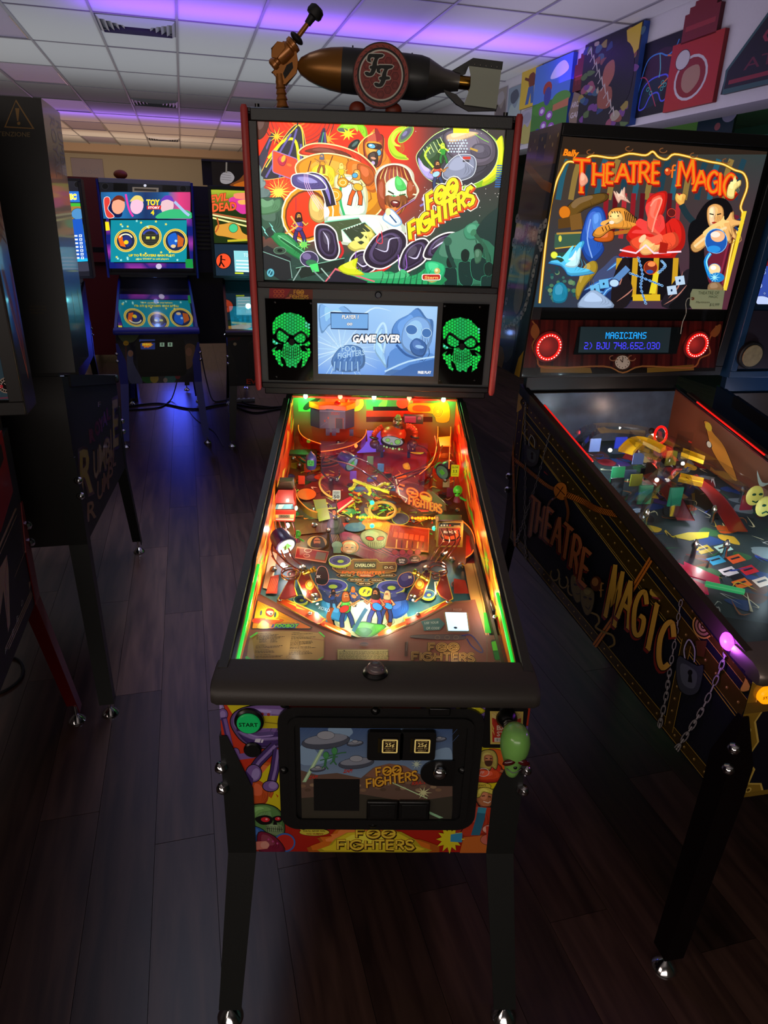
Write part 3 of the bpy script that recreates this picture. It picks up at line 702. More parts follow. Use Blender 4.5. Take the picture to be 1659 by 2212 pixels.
    a.burst(1440,232,30,80,9,YL,sy=.5); a.poly([(1560,330),(1612,345),(1612,400),(1570,400)],PU)
    a.blob([(1290,460),(1360,430),(1470,440),(1480,560),(1440,660),(1330,680),(1280,640),(1290,540)],YL,0,0); a.burst(1360,436,26,52,12,YL)
    a.blob([(1300,560),(1330,500),(1400,450),(1480,470),(1490,540),(1440,600),(1340,610)],'d8601c',0,0)
    a.blob([(1316,545),(1352,520),(1420,518),(1460,550),(1450,612),(1330,612)],'c83018',BK,3); a.blob([(1340,560),(1440,560),(1446,600),(1336,604)],'d84a20',0,0)
    a.blob([(1350,480),(1376,458),(1420,462),(1438,500),(1432,552),(1410,540),(1400,556),(1370,550),(1346,540)],'b8a850',BK,3); a.blob([(1372,488),(1398,480),(1416,492),(1412,530),(1394,540),(1376,528)],'a86840',0,0)
    a.blob([(1376,512),(1412,512),(1406,534),(1384,536)],'4a2c1c',0,0); a.line([(1378,498),(1390,500)],4,BK); a.line([(1400,500),(1412,500)],4,BK)
    a.ring(1368,568,28,20,3,'e8c8c0'); a.text('FF',1352,577,16,'e8c8c0',slant=.2)
    a.line([(1300,560),(1290,500),(1312,470)],20,BK); a.line([(1300,560),(1290,500),(1312,470)],14,'b06a48'); a.line([(1306,478),(1362,432)],9,BK); a.line([(1452,560),(1490,570),(1486,524)],20,BK); a.line([(1452,560),(1490,570),(1486,524)],14,'b06a48')
    a.ell(1346,638,60,20,'d8c040',out=BK,ow=2); a.text('WHO WANTS',1312,636,8,'301808',w=68,slant=.2,off=.02); a.text('ANOTHER?',1308,648,8,'7a1810',w=76,slant=.2,off=.03)
    a.poly([(1290,660),(1330,670),(1330,740),(1272,760)],'3a1c4a')
    a.blob([(1330,680),(1350,654),(1390,650),(1424,668),(1420,690),(1400,740),(1372,746),(1340,720)],'b87048',BK,3); a.blob([(1328,690),(1336,656),(1380,642),(1430,664),(1420,678),(1370,664),(1350,690)],'d8c850',BK,2)
    a.line([(1360,686),(1376,684)],4,BK); a.line([(1392,688),(1406,690)],4,BK); a.line([(1368,712),(1392,720),(1404,712)],4,'f0e0d0');
    a.blob([(1280,740),(1330,716),(1350,740),(1400,742),(1440,760),(1440,840),(1380,880),(1270,900),(1250,830),(1276,800)],'b83820',BK,4)
    a.poly([(1342,740),(1384,744),(1374,800),(1350,880),(1306,880),(1330,800)],'2a6a88'); a.poly([(1342,740),(1384,744),(1378,772),(1338,768)],'3a94b0')
    a.line([(1282,750),(1262,830),(1230,880)],30,BK); a.line([(1282,750),(1262,830),(1230,880)],22,'a83020'); a.poly([(1210,868),(1264,868),(1262,914),(1206,912)],'3a8ab8')
    a.poly([(1270,890),(1380,880),(1390,968),(1250,968)],'c86a28'); a.burst(1200,900,40,80,12,'e0d020'); a.poly([(1206,876),(1262,868),(1260,916),(1204,912)],'3a94c0')
    a.ell(1400,850,36,22,'d88878',out=BK,ow=2); a.ell(1396,902,42,26,'c86a5a',out=BK,ow=2); a.ell(1380,850,15,12,'e8a898'); a.poly([(1380,836),(1442,834),(1442,968),(1390,968)],'c03828')
    a.poly([(640,216),(830,222),(824,232),(700,226),(708,234)],'e8d8a0'); a.poly([(1060,216),(870,222),(876,232),(1000,226),(992,234)],'e8d8a0'); a.ell(848,223,18,12,'c8b878',out=BK,ow=3); a.text('FF',838,229,12,BK,slant=.2)
a=pxart(F,(0,0,0),(0,-1,0),(450,1420,2.3042),clip=[(36,205),(1622,205),(1520,985),(130,985)])
a.clip=None
cl0=[(F.hit(450+x/2.3042,1420+y/2.3042,(0,0,0),(0,-1,0)).x) for x,y in ((40,400),)]
def pxof(M,p):      # where a point of the machine lands in the photograph
    v=(M.m @ Vector(p))-CAM_P; return (829.5+FPX*v.dot(RT)/v.dot(FW),1106-FPX*v.dot(UP)/v.dot(FW))
def crop_of(M,pts,crop):
    return [((pxof(M,p)[0]-crop[0])*crop[2],(pxof(M,p)[1]-crop[1])*crop[2]) for p in pts]
CF=(450,1420,2.3042)
h_=.2792
a.clip=crop_of(F,[(-h_,0,F.zt-.03),(h_,0,F.zt-.03),(h_,0,F.zbf),(-h_,0,F.zbf)],CF)
a.auto=30; front_art(a); a.build('front_art',ARTG,F)

# coin door with its printed plate, slots, lock and reject chutes
door=coin_door(F,-.176,.197,.467,.756)
def cd(a):
    a.grad(455,340,1215,805,8,6,lambda u,v:tuple((1-v)*p+v*q for p,q in zip(hx('3a5688'),hx('9cb4c8'))))
    for k in range(26):a.line([(470+k*34,342),(400+k*34,420)],1.5,'4e6a9a')
    a.blob([(600,350),(690,340),(720,372),(700,400),(740,420),(640,420),(610,390)],'8aa8c8','54709a',1); a.blob([(460,440),(520,450),(560,490),(620,500),(560,530),(460,530)],'8aa8c8','54709a',1)
    a.blob([(960,350),(1080,350),(1060,400),(980,400)],'7a98bc',0,0); a.blob([(1120,470),(1200,450),(1210,520),(1130,520)],'8aa8c8',0,0)
    a.poly([(455,560),(540,585),(640,575),(760,600),(820,550),(900,530),(980,545),(1070,590),(1215,640),(1215,805),(455,805)],'6a5246')
    a.poly([(780,590),(830,545),(900,528),(980,540),(1060,590),(1000,600),(900,570),(830,600)],'8a5f4a')
    a.poly([(455,700),(760,680),(1000,720),(1215,690),(1215,805),(455,805)],'3e3a30')
    for k in range(30):x=470+k*25; a.ell(x,640+20*math.sin(k*1.7),16,8,('84664e','5a4638','9a8064')[k % 3])
    a.poly([(566,440),(586,440),(486,620),(468,620)],'a8d0a0'); a.line([(575,442),(480,612)],5,'d8f0c8')
    for x,y,r in ((585,418,120),(736,526,88),(730,428,40),(545,556,38),(1150,408,34)):
        a.ell(x,y,r,r*.3,'4a5060',-6,out='1a1c28',ow=2); a.ell(x,y-r*.1,r*.9,r*.2,'8a90a0',-6); a.ell(x,y-r*.26,r*.36,r*.17,'a0a4b0',out='1a1c28',ow=1.5)
    for x,y in ((586,500),(628,478)):
        a.line([(x,y),(x-6,y+40)],12,'3a7a48'); a.ell(x,y-14,14,17,'4a9a58',out='183a20',ow=1); a.line([(x+4,y+4),(x+34,y-4),(x+58,y-6)],5,'3a7a48'); a.line([(x-6,y+36),(x+10,y+56)],6,'3a7a48'); a.line([(x-6,y+36),(x-22,y+52)],6,'3a7a48'); a.line([(x,y+4),(x-30,y+12)],5,'3a7a48')
    for t,x,y in (('ZAP!',670,574),('ZAP!',498,604),('KRA-TOOM',1012,634)):a.text(t,x,y,16,'c8382c',slant=.3,off=.03,ay=(0,-1),ax=(1,-.08),w=(44 if t[0]=='Z' else 130))
    a.line([(900,615),(1090,700)],5,'c8e8b0'); a.burst(1070,672,12,46,9,'d8d8a0',sy=.8); a.burst(1036,530,8,32,9,'c8d8c0'); a.poly([(1090,760),(1170,796),(1150,800),(1080,768)],'9ad0a0')
    band_logo(a,(838,590,40,122,(1,-.12),(-.08,-1)),(790,648,42,250,(1,-.17),(-.06,-1)),[('3a1c0c',15,2,2),('c07820',10,0,0),('f0b838',6,0,0)])
a=pxart(F,(0,-.0085,0),(0,-1,0),CF); a.clip=crop_of(F,[(-.136,-.0085,.712),(.152,-.0085,.712),(.152,-.0085,.490),(-.136,-.0085,.490)],CF)
cd(a); a.build('coin_door_plate',ARTG,door)
def fpt(px,py,y=-.010):return F.hit(px,py,(0,y,0),(0,-1,0))
for px in (837,907):
    c=fpt(px-4,1608); b=MB(); b.prism(rrect(c.x-.0335,c.x+.0315,c.z-.030,c.z+.034,.006,3),lambda x,z,t:Vector((x,t,z)),-.018,-.009)
    s=b.build('coin_slot_housing',BLACKP,door,bev=.0015)
    q=fpt(px+5,1611,-.019); MB().box(q.x-.0145,q.x+.0145,-.0205,-.018,q.z-.017,q.z+.017).build('reject_button',mat('amber_plate','2a1c08',.3),s,bev=.001)
    a=Art(lambda u,v,q=q:Vector((q.x+u,-.0207,q.z+v)),(0,-1,0))
    for k in range(4):
        P=[(-.013,.014),(.013,.014),(.013,-.014),(-.013,-.014)]; a.line([P[k],P[(k+1) % 4]],.0024,'d8b868')
    a.text('25¢',0,-.001,.0085,'c8a860',ay=(0,1),center=True,off=.01); a.text('PUSH TO',0,-.0065,.0034,'9a7c48',ay=(0,1),center=True); a.text('REJECT',0,-.0115,.0034,'9a7c48',ay=(0,1),center=True); a.text('QUARTER',0,.009,.003,'9a7c48',ay=(0,1),center=True)
    a.build('reject_label',art_mat('lit_label',0.75) if 'lit_label' not in bpy.data.materials else bpy.data.materials['lit_label'],s)
    q=fpt(px-18,1611,-.019); MB().box(q.x-.0022,q.x+.0022,-.0186,-.0175,q.z-.016,q.z+.016).build('coin_slot',mat('slot_gold','3a3010',.3,.6),s)
for px in (826,894):
    c=fpt(px,1746); b=MB(); b.box(c.x-.030,c.x+.030,-.017,-.009,c.z-.024,c.z+.022); ch=b.build('coin_return',BLACKP,door,bev=.003)
    MB().box(c.x-.024,c.x+.024,-.0185,-.017,c.z-.016,c.z+.016).build('return_flap',BLACK,ch,bev=.001)
c=fpt(727,1718); MB().box(c.x-.043,c.x+.043,-.0098,-.0085,c.z-.0385,c.z+.0385).build('blank_plate',BLACK,door,smooth=False)
c=fpt(945,1669); b=MB(); P=[(c.x-.032*math.cos(R(k*12-90)),c.z+.03*math.sin(R(k*12-90))) for k in range(16)]+[(c.x+.03,c.z+.03),(c.x+.03,c.z-.03)]
b.prism(P,lambda x,z,t:Vector((x,t,z)),-.0125,-.0085); lk=b.build('lock_plate',BLACKP,door)
c=fpt(950,1669,-.016); MB().lathe((c.x,-.0125,c.z),(c.x,-.026,c.z),[(0,.013),(.5,.013),(.8,.010),(1,.006)],18).build('door_lock',CHROME,lk)
for px,py in ((614,1522),(1003,1524),(811,1536),(613,1664),(999,1664),(805,1781)):
    c=fpt(px,py,-.009); MB().lathe((c.x,-.0,c.z),(c.x,-.0145,c.z),[(0,.0085),(.6,.0085),(.85,.006),(1,.002)],14).build('carriage_bolt',BLACKP,F)
c=fpt(950,1537,-.013); MB().box(c.x-.019,c.x+.019,-.0155,-.010,c.z-.008,c.z+.008).build('door_latch',BLACKP,door,bev=.002)
# start button, blank button
c=fpt(538,1559,-.006); st=MB().lathe((c.x,0,c.z),(c.x,-.010,c.z),[(0,.0265),(.7,.0265),(1,.023)],26).build('button_collar',BLACKP,F)
MB().lathe((c.x,-.006,c.z),(c.x,-.014,c.z),[(0,.0215),(.8,.0210),(1,.0195)],26).build('start_button',mat('green_plastic','0c8a48',.35,emit='0a9a4c',es=.35),st)
a=Art(lambda u,v:Vector((c.x+u,-.0142,c.z+v)),(0,-1,0)); a.text('START',0,-.0045,.0085,'04140a',ay=(0,1),center=True,w=.034,off=.02); a.build('start_lettering',ART,st)
c=fpt(545,1623,-.006); MB().lathe((c.x,0,c.z),(c.x,-.006,c.z),[(0,.0165),(.6,.0165),(1,.014)],20).build('blank_button',BLACKP,F)
# shooter plate and the green skull knob
c0,c1=fpt(1055,1526,-.004),fpt(1131,1608,-.004); zc=c1.z-.008
b=MB(); b.prism(rrect(c0.x-.005,c1.x-.0,zc,c0.z,.006,3),lambda x,z,t:Vector((x,t,z)),-.005,-.001); sp=b.build('shooter_plate',BLACKP,F,bev=.001)
a=pxart(F,(0,-.0053,0),(0,-1,0),CF)
a.poly([(1402,268),(1568,270),(1562,434),(1404,432)],'d8c060'); a.poly([(1412,300),(1556,302),(1554,424),(1414,422)],'c03020'); a.poly([(1412,300),(1484,330),(1556,302),(1556,278),(1412,276)],'e0c878')
for k in range(9):a.line([(1484,330),(1412+k*18,276)],2,'c8a040')
a.text('VIP',1418,322,20,'a01c18',off=.03,w=40); a.text('BACK',1436,362,24,'e8c8b0',off=.03,w=104); a.text('STAGE',1436,392,24,'e8c8b0',off=.03,w=104); a.rect(1424,400,1496,420,'e8e0d0')
for k in range(12):a.line([(1430+k*5,403),(1430+k*5,417)],1+(k % 3),BK)
for s in (-1,1):a.bolt(1484+s*66,360,60,16,'e8c860',80)
a.build('shooter_plate_print',ARTG,sp)
b=MB(); k0=fpt(1094,1550,-.006); k1=fpt(1100,1577,-.075)
b.lathe((k0.x,-.005,k0.z),(k0.x,-.022,k0.z),[(0,.019),(.4,.019),(1,.012)],20); pl=b.build('plunger_housing',BLACKP,sp)
b=MB(); b.cyl((k0.x,-.02,k0.z),(k0.x+.002,-.075,k0.z+.0),.0045,12)
b.tube([(k0.x+.0085*math.cos(t*.7),-.022-.0006*t,k0.z+.0085*math.sin(t*.7)) for t in range(60)],.0014,6); b.build('plunger_spring',STEEL,sp)
def skull_knob(parent,p,s,m,me,mb):
    b=MB(); c=Vector(p)
    rows=[(.62,.30,0),(.58,.62,0),(.45,.86,0),(.2,1.0,.02),(-.05,.98,.03),(-.25,.86,.04),(-.45,.70,.06),(-.62,.60,.10),(-.8,.52,.12),(-.95,.40,.10),(-1.02,.2,.05)]
    b.lathe(c+Vector((0,0,-.0)),c+Vector((0,0,s)),[(z,max(.02,.40*r)*s*1.0) for z,r,o in reversed(rows)],20)
    n=[Vector(v) for v in b.v]; b.v=[tuple(Vector((v.x,c.y+(v.y-c.y)*1.15-(.06*s if v.y<c.y else -.02*s)*max(0,(v.z-c.z)/s+.2),v.z))) for v in n]
    k=b.build('skull_knob',m,parent)
    for sx in (-1,1):
        MB().ball(c+Vector((sx*.19*s,-.36*s,-.25*s)),.17*s,1.15,.45,.55,M=Matrix.Rotation(sx*.35,3,'Y')).build('eye',me,k)
    MB().ball(c+Vector((0,-.33*s,-.47*s)),.05*s,1,.6,1).build('nose_hole',mb,k)
    MB().tube([c+Vector((x*s,-.27*s+abs(x)*.3*s,(-.72+abs(x)*.5)*s)) for x in (-.2,-.12,-.04,.04,.12,.2)],.018*s,6).build('mouth_line',mb,k)
    return k
GREENP=mat('pale_green_plastic','7cb858',.28,coat=.4)
skull_knob(sp,(k1.x+.009,-.088,k1.z-.022),.062,GREENP,mat('dark_red_gem','4a0a0c',.2,coat=.5),BLACKP)
# action button on the lockdown bar
c=Vector((-.003,.012,F.zt+.011)); q=F.hit(811,1452,(0,0,F.zt+.012),(0,0,1))
MB().lathe((q.x,q.y,F.zt+.006),(q.x,q.y,F.zt+.018),[(0,.023),(.6,.023),(1,.019)],26).build('action_button_collar',BLACKP,F)
MB().lathe((q.x,q.y,F.zt+.012),(q.x,q.y,F.zt+.030),[(0,.0165),(.55,.0165),(.8,.014),(1,.008)],26).torus((q.x,q.y,F.zt+.029),.009,.0015).build('action_button',mat('clear_pink_plastic','d8c4c8',.08,trans=.85),F)
# ---------------------------------------------------------------- head of the centre machine
head(F,BLACK,w=.012)
xf=F.bbmap()
for sx in (-1,1):
    pts=[F.bb(sx*(F.W/2-.006),-.012,z) for z in (F.Zb-.006,F.Zb+.004,F.Zb+.2,F.Zb+.4,F.Zb+.6,F.Zt-.004,F.Zt+.004)]
    MB().tube(pts,[.006,.0095,.0095,.0095,.0095,.0095,.006],14).build('head_side_rail',RAILR,F)
b=MB(xf); b.box(-.334,.334,-.014,.0,F.Zt-.032,F.Zt-.002); b.build('head_top_trim',BLACK,F,bev=.003)
for x in (-.318,.316):MB().cyl(F.bb(x,.01,F.Zt),F.bb(x,.01,F.Zt+.009),.006,10).build('top_screw',BLACKP,F)
q0,q1=F.bhit(565,612),F.bhit(1062,626)
zt_,zm,zb_=F.Zt-.030,F.bhit(815,611).z,F.bhit(815,628).z
b=MB(xf); b.box(-.338,.338,-.012,.006,zb_,zm-.003); b.build('divider_bar',BLACK,F,bev=.003)
for s_ in (-1,1):b=MB(xf); b.box(*sorted((s_*.340,s_*.318)),-.010,.006,zb_,zt_); b.build('translite_side_trim',BLACK,F,bev=.002)
b=MB(xf); b.box(-.338,.338,-.006,.012,F.Zb+.015,zb_); b.build('speaker_panel',mat('speaker_panel_grey','3a3e40',.5,bump=.1,nscale=300),F,smooth=False)
b=MB(xf); b.box(-.338,.338,-.016,-.004,F.Zb+.000,F.Zb+.017); b.box(-.332,.332,-.004,.05,F.Zb-.02,F.Zb); b.build('head_bottom_trim',BLACK,F,bev=.003)
# backlit translite
T1=(520,0,2.765)
def lerp(c1,c2,t):return tuple(p*(1-t)+q*t for p,q in zip(c1,c2))
def hands(a,pts,w,c='6a5a94'):
    a.line(pts,w+10,'fff8e8',sm=5); a.line(pts,w,'241c2c',sm=5); a.line([(x-2,y-w*.15) for x,y in pts],w*.55,c,sm=5,taper=2); a.line([(x-3,y-w*.25) for x,y in pts[:-1]],w*.14,'e8e0ff',sm=5,taper=2)
def fig(a,x,y,s,shirt,hair='3a1c10',skin='e89a50',flip=1,pants='3a3a60',gtr=None):
    """a small cartoon musician"""
    X=lambda u:x+flip*u*s
    a.line([(X(-4),y+34*s),(X(-12),y+62*s),(X(-10),y+88*s)],15*s,'180c08'); a.line([(X(6),y+34*s),(X(18),y+60*s),(X(24),y+88*s)],15*s,'180c08')
    a.line([(X(-4),y+34*s),(X(-12),y+62*s),(X(-10),y+86*s)],11*s,pants); a.line([(X(6),y+34*s),(X(18),y+60*s),(X(24),y+86*s)],11*s,pants)
    a.blob([(X(-14),y+6*s),(X(0),y),(X(15),y+6*s),(X(12),y+38*s),(X(-10),y+38*s)],shirt,'180c08',1.5*s)
    a.line([(X(-13),y+9*s),(X(-24),y+24*s),(X(-8),y+32*s)],8*s,'180c08'); a.line([(X(-13),y+9*s),(X(-24),y+24*s),(X(-8),y+32*s)],5.5*s,skin)
    a.line([(X(14),y+8*s),(X(26),y+20*s),(X(34),y+12*s)],8*s,'180c08'); a.line([(X(14),y+8*s),(X(26),y+20*s),(X(34),y+12*s)],5.5*s,skin)
    a.blob([(X(-11),y-10*s),(X(-6),y-23*s),(X(7),y-23*s),(X(12),y-8*s),(X(12),y+6*s),(X(-9),y+8*s)],hair,'180c08',1.2*s); a.ell(X(2),y-10*s,6.5*s,8.5*s,skin)
    a.blob([(X(-2),y-7*s),(X(7),y-7*s),(X(4),y+1*s),(X(-1),y)],hair,0,0); a.line([(X(-2),y-12*s),(X(7),y-12*s)],2*s,'180c08')
    if gtr:
        a.line([(X(2),y+26*s),(X(44),y+2*s)],5*s,'180c08'); a.line([(X(2),y+26*s),(X(44),y+2*s)],3*s,'c8803a'); a.ell(X(-4),y+30*s,15*s,10*s,gtr,-25*flip,out='180c08',ow=1.5*s)
def translite(a):
    a.grad(85,690,1590,1705,16,12,lambda u,v:lerp(lerp(hx('f03008'),hx('38302e'),min(1,max(0,(u-.55)*6))),lerp(hx('30463e'),hx('24463a'),u),min(1,max(0,v*2.2-.75))))
    # radio rings and towers
    for k in range(9):a.ring(346,712,20+k*24,16+k*20,10-k*.5,('ff9a30','ff7820','ff5010','f84018','e83818','c83020','a82c20','8a2a20','6a2a24')[k],0,0,180)
    a.blob([(90,700),(170,700),(150,800),(100,830)],'4a2418',0,0)
    a.poly([(185,790),(205,795),(130,1010),(95,1060),(95,960)],'30303c'); a.line([(176,830),(110,1000)],10,'6a5aa0'); a.poly([(100,950),(150,880),(165,920),(100,1080)],'3a3648')
    a.burst(215,815,12,62,10,'ffd030'); a.burst(520,830,14,70,10,'ffb020'); a.burst(250,1130,40,150,22,'f05a20',seed=3); a.burst(225,1145,24,90,16,'ffe850',seed=4)
    for k in range(16):a.line([(205+k*8,1130-k),(150+k*18,1010+(k % 3)*18)],4,'e84a28',taper=1)
    a.poly([(490,765),(505,765),(520,890),(450,880)],'38304a'); a.line([(495,790),(480,870)],6,'30b080'); a.line([(502,790),(506,880)],5,'7a60c0')
    a.blob([(345,745),(375,800),(390,960),(330,1035),(130,1070),(150,980),(240,850),(300,770)],'2c2a34','f8c860',4,sm=5)
    a.line([(150,1000),(240,860),(320,770),(345,748),(368,790),(380,950)],7,'ffe040',sm=5); a.line([(165,945),(235,860),(280,832),(318,835),(338,880),(350,1010)],16,'fff018',sm=5)
    for P in ([(335,770),(300,900),(230,1060)],[(300,800),(250,880),(150,1060)],[(360,860),(360,960),(345,1030)]):a.line(P,12,'6a5ea8')
    a.poly(rr_(190,896,340,1028,12,.36),'f05028'); a.line(rr_(190,896,340,1028,12,.36),5,'a880c0',closed=True)
    a.blob([(220,950),(250,925),(275,950),(260,990),(232,985)],'c82848',0,0); a.ell(255,948,12,22,'f8b838',20); a.ell(290,985,16,8,'ff7a30',20)
    a.line([(345,712),(338,750)],8,'202020'); a.ell(346,712,12,12,'303030',out='c8c8c8',ow=2)
    # left smoke and hills
    a.blob([(95,985),(125,1010),(120,1060),(150,1090),(140,1130),(180,1150),(160,1190),(100,1200)],'6a807c',0,0); a.blob([(95,1200),(200,1180),(260,1200),(260,1400),(180,1420),(100,1380)],'3a5a46',0,0)
    a.blob([(100,1180),(170,1210),(240,1190),(230,1260),(110,1280)],'5a8a60',0,0)
    rr=random.Random(15)
    for k in range(46):x,y=rr.uniform(120,700),rr.uniform(720,980); a.line([(x,y),(x+rr.uniform(-14,14),y+rr.uniform(10,40))],rr.uniform(1.5,4),rr.choice(['ff8a40','5a1008','ffc860','2a1820']),taper=2)
    for k in range(60):x,y=rr.uniform(110,620),rr.uniform(1420,1680); a.line([(x,y),(x+rr.uniform(-50,50),y+rr.uniform(-24,24))],rr.uniform(1.5,5),rr.choice(['80c8a0','1c3028','4a9a68','a8d8c0','16221c']),taper=2)
    # red figure in the centre, green discs
    a.blob([(700,900),(730,830),(775,800),(800,770),(830,800),(860,830),(862,900),(900,980),(860,1060),(760,1010),(700,960)],'ff8a20',0,0,sm=5)
    a.blob([(580,765),(610,740),(680,736),(740,752),(758,800),(748,830),(700,770),(640,775),(590,785)],'9ae020',0,0,sm=5); a.ell(612,778,34,14,'5a6a58',10,out='a0f030',ow=3); a.burst(640,800,20,60,9,'f8e828',sy=.8)
    a.blob([(985,760),(930,770),(885,830),(890,900),(930,945),(1000,950),(940,915),(912,860),(935,800)],'c0f020','fff050',3,sm=5)
    a.ell(986,803,60,26,'6a8a50',-48,out='b0f040',ow=4); a.ell(986,800,44,16,'5a5a72',-48); a.ell(980,798,20,9,'8a80b0',-48)
    a.ell(676,866,42,20,'1c2420',-42,out='2a3a2c',ow=3); a.ell(682,860,24,9,'50706a',-42)
    a.line([(740,980),(700,890),(735,830),(800,790)],6,'ffe870',sm=4)
    a.blob([(735,850),(765,820),(800,800),(806,772),(822,800),(850,820),(845,920),(830,985),(780,1000),(745,950)],'b8401c','2a0c04',4,sm=4)
    a.blob([(745,855),(790,842),(840,860),(838,930),(812,972),(775,962),(748,915)],'f8a030',0,0); a.blob([(760,855),(835,862),(836,892),(762,884)],'3a1c10',0,0)
    a.ell(782,872,22,13,'70c0e0',15,out='1c1008',ow=4); a.ell(826,912,12,17,'70b8d8',0,out='1c1008',ow=4); a.ell(776,868,8,5,'f0ffff')
    a.blob([(758,930),(790,905),(818,915),(820,970),(800,1000),(770,990)],'3a2418',0,0); a.ell(792,945,16,7,'e8a078',15); a.ell(790,974,12,12,'c8b0d8'); a.poly([(800,775),(815,765),(850,830),(812,850)],'a01c20')
    # big machine body (orange) with three players
    a.blob([(350,905),(400,870),(480,860),(600,880),(720,930),(800,1010),(780,1040),(620,960),(480,935),(370,925)],'e83a14','ffe8a0',8,sm=5); a.blob([(380,903),(470,880),(600,900),(660,940),(480,920)],'7a3018',0,0)
    a.blob([(330,1000),(400,940),(520,920),(660,950),(760,1010),(830,1080),(860,1200),(780,1300),(640,1330),(520,1310),(430,1240),(380,1120)],'f89a18','fff4b0',8,sm=5)
    for P in ([(550,930),(520,1040),(560,1180)],[(640,950),(660,1060),(650,1200)],[(420,960),(400,1060),(440,1200)]):a.line(P,6,'6a3010',sm=4)
    a.blob([(640,960),(760,990),(830,1070),(800,1150),(720,1120),(640,1080)],'e87810',0,0); a.blob([(700,980),(780,1010),(800,1070),(760,1110),(710,1060)],'c85c10','7a3808',2)
    a.blob([(420,1020),(480,980),(560,1010),(560,1110),(470,1120)],'ffd828',0,0)
    a.blob([(560,1060),(640,1040),(720,1080),(760,1160),(740,1290),(640,1300),(580,1200)],'fff8b8',0,0,sm=4)
    a.blob([(620,1060),(700,1070),(740,1180),(740,1290),(600,1290),(596,1180)],'e8ffe0',0,0); a.line([(600,1060),(596,1200),(620,1290)],14,'30b868',sm=4)
    fig(a,486,945,1.05,'d88a30','6a6a80','f0a850',-1,'a86018','e8a020'); fig(a,600,1000,1.1,'f0d020','f8e070','f8c860',1,'f0c030'); fig(a,694,1060,1.9,'fff0b0','f0a030','fff0a0',-1,'e86018','f8b828')
    for x,y,r in ((500,1075,26),(560,1165,44),(610,1090,30),(450,1130,18)):a.ell(x,y,r,r*.9,'f0a818',out='8a4010',ow=4); a.ring(x,y,r*.6,r*.5,4,'fff0a0')
    a.ell(682,1048,16,14,'5ab0d8',out='402010',ow=3)
    # drum hatch with a seated player
    a.ell(400,1275,148,165,'e8a020',12,out='fff8d0',ow=9); a.ell(395,1280,130,148,'7a3a08',12); a.ell(392,1282,118,138,'e83c14',12); a.blob([(430,1160),(490,1200),(505,1300),(470,1330),(420,1300),(408,1220)],'e8c068','8a5a20',3)
    a.blob([(500,1210),(530,1260),(520,1300),(500,1310)],'e8e8ff',0,0); a.line([(330,1180),(330,1260)],5,'c02838',sm=0)
    fig(a,345,1310,1.7,'5a4090','3a1410','f0a848',1,'403070'); a.line([(300,1340),(380,1360)],6,'e83030'); a.line([(262,1400),(340,1350),(300,1290)],10,'f8b858')
    # the face in front: hair, pale green face
    a.blob([(800,1060),(830,1000),(900,975),(980,985),(1030,1030),(1040,1100),(1060,1150),(1030,1200),(1000,1180),(960,1240),(900,1290),(840,1240),(812,1150)],'fff8d8',0,0,sm=5)
    a.blob([(810,1070),(850,1005),(920,985),(990,1010),(1025,1080),(1050,1150),(1020,1190),(960,1200),(880,1230),(830,1200)],'8a2c10',0,0,sm=5)
    for k in range(7):a.line([(860+k*18,1000-k*2),(835+k*26,1060),(840+k*30,1110)],7,('f8c060','ffe8a0','d87830')[k % 3],sm=4,taper=2)
    a.blob([(870,1090),(930,1055),(990,1080),(1000,1150),(980,1220),(930,1260),(880,1220),(860,1150)],'f0ffd8',0,0,sm=4); a.blob([(930,1050),(970,1080),(990,1130),(940,1140),(920,1100)],'50d060',0,0)
    a.line([(880,1140),(915,1160)],9,'2a3a18'); a.line([(985,1160),(945,1168)],9,'2a5a28'); a.blob([(880,1175),(915,1165),(950,1180),(985,1170),(970,1215),(920,1200)],'48c078',0,0); a.line([(912,1168),(925,1190),(940,1172)],5,'206030')
    a.blob([(858,1190),(880,1165),(925,1178),(975,1165),(996,1190),(985,1240),(940,1285),(890,1270)],'8a4a1c',0,0); [a.line([(868+k*15,1195),(880+k*12,1240),(895+k*8,1272)],4,('d88838','4a2008')[k % 2],sm=3,taper=2) for k in range(9)]; a.blob([(898,1205),(925,1198),(950,1212),(932,1236),(906,1228)],'7a1c18','2a0806',3); a.ell(923,1208,15,4,'fff8e8',10); a.blob([(818,1100),(850,1060),(866,1130),(860,1220),(880,1270),(840,1250),(815,1180)],'a8481c',0,0); a.blob([(1000,1080),(1030,1090),(1050,1150),(1010,1190),(990,1150)],'a8481c',0,0); a.blob([(860,1220),(900,1250),(960,1240),(940,1280),(880,1270)],'e87828',0,0)
    a.line([(1020,1060),(1060,1130),(1050,1160),(1030,1160)],8,'fff8c0',sm=4)
    # amplifiers, guitar, white smoke with the backlight's hot centre painted in
    a.blob([(500,1310),(580,1290),(720,1280),(860,1290),(960,1330),(990,1380),(930,1420),(820,1470),(700,1470),(560,1440)],'f0ffe0',0,0,sm=5)
    a.poly([(500,1325),(705,1300),(735,1345),(600,1372),(610,1440),(590,1450),(520,1370)],'4a5a38'); a.poly([(605,1372),(742,1325),(842,1430),(700,1490)],'3a4630'); a.line([(605,1372),(742,1325),(842,1430),(700,1490)],5,'b8f0d0',closed=True); a.line([(500,1325),(705,1300)],7,'90f0c0')
    for k in range(6):a.ell(632+k*16,1368-k*6,4,4,'f8f8e0')
    a.line([(900,1290),(960,1240),(1040,1190)],12,'302030'); a.line([(900,1290),(960,1240),(1040,1190)],6,'c080b0'); a.blob([(850,1300),(890,1250),(930,1280),(960,1330),(920,1350),(880,1330)],'e8f8ff','58a8e0',4); a.line([(870,1260),(930,1330)],8,'205080')
    a.ell(880,1265,16,22,'fff0b0')
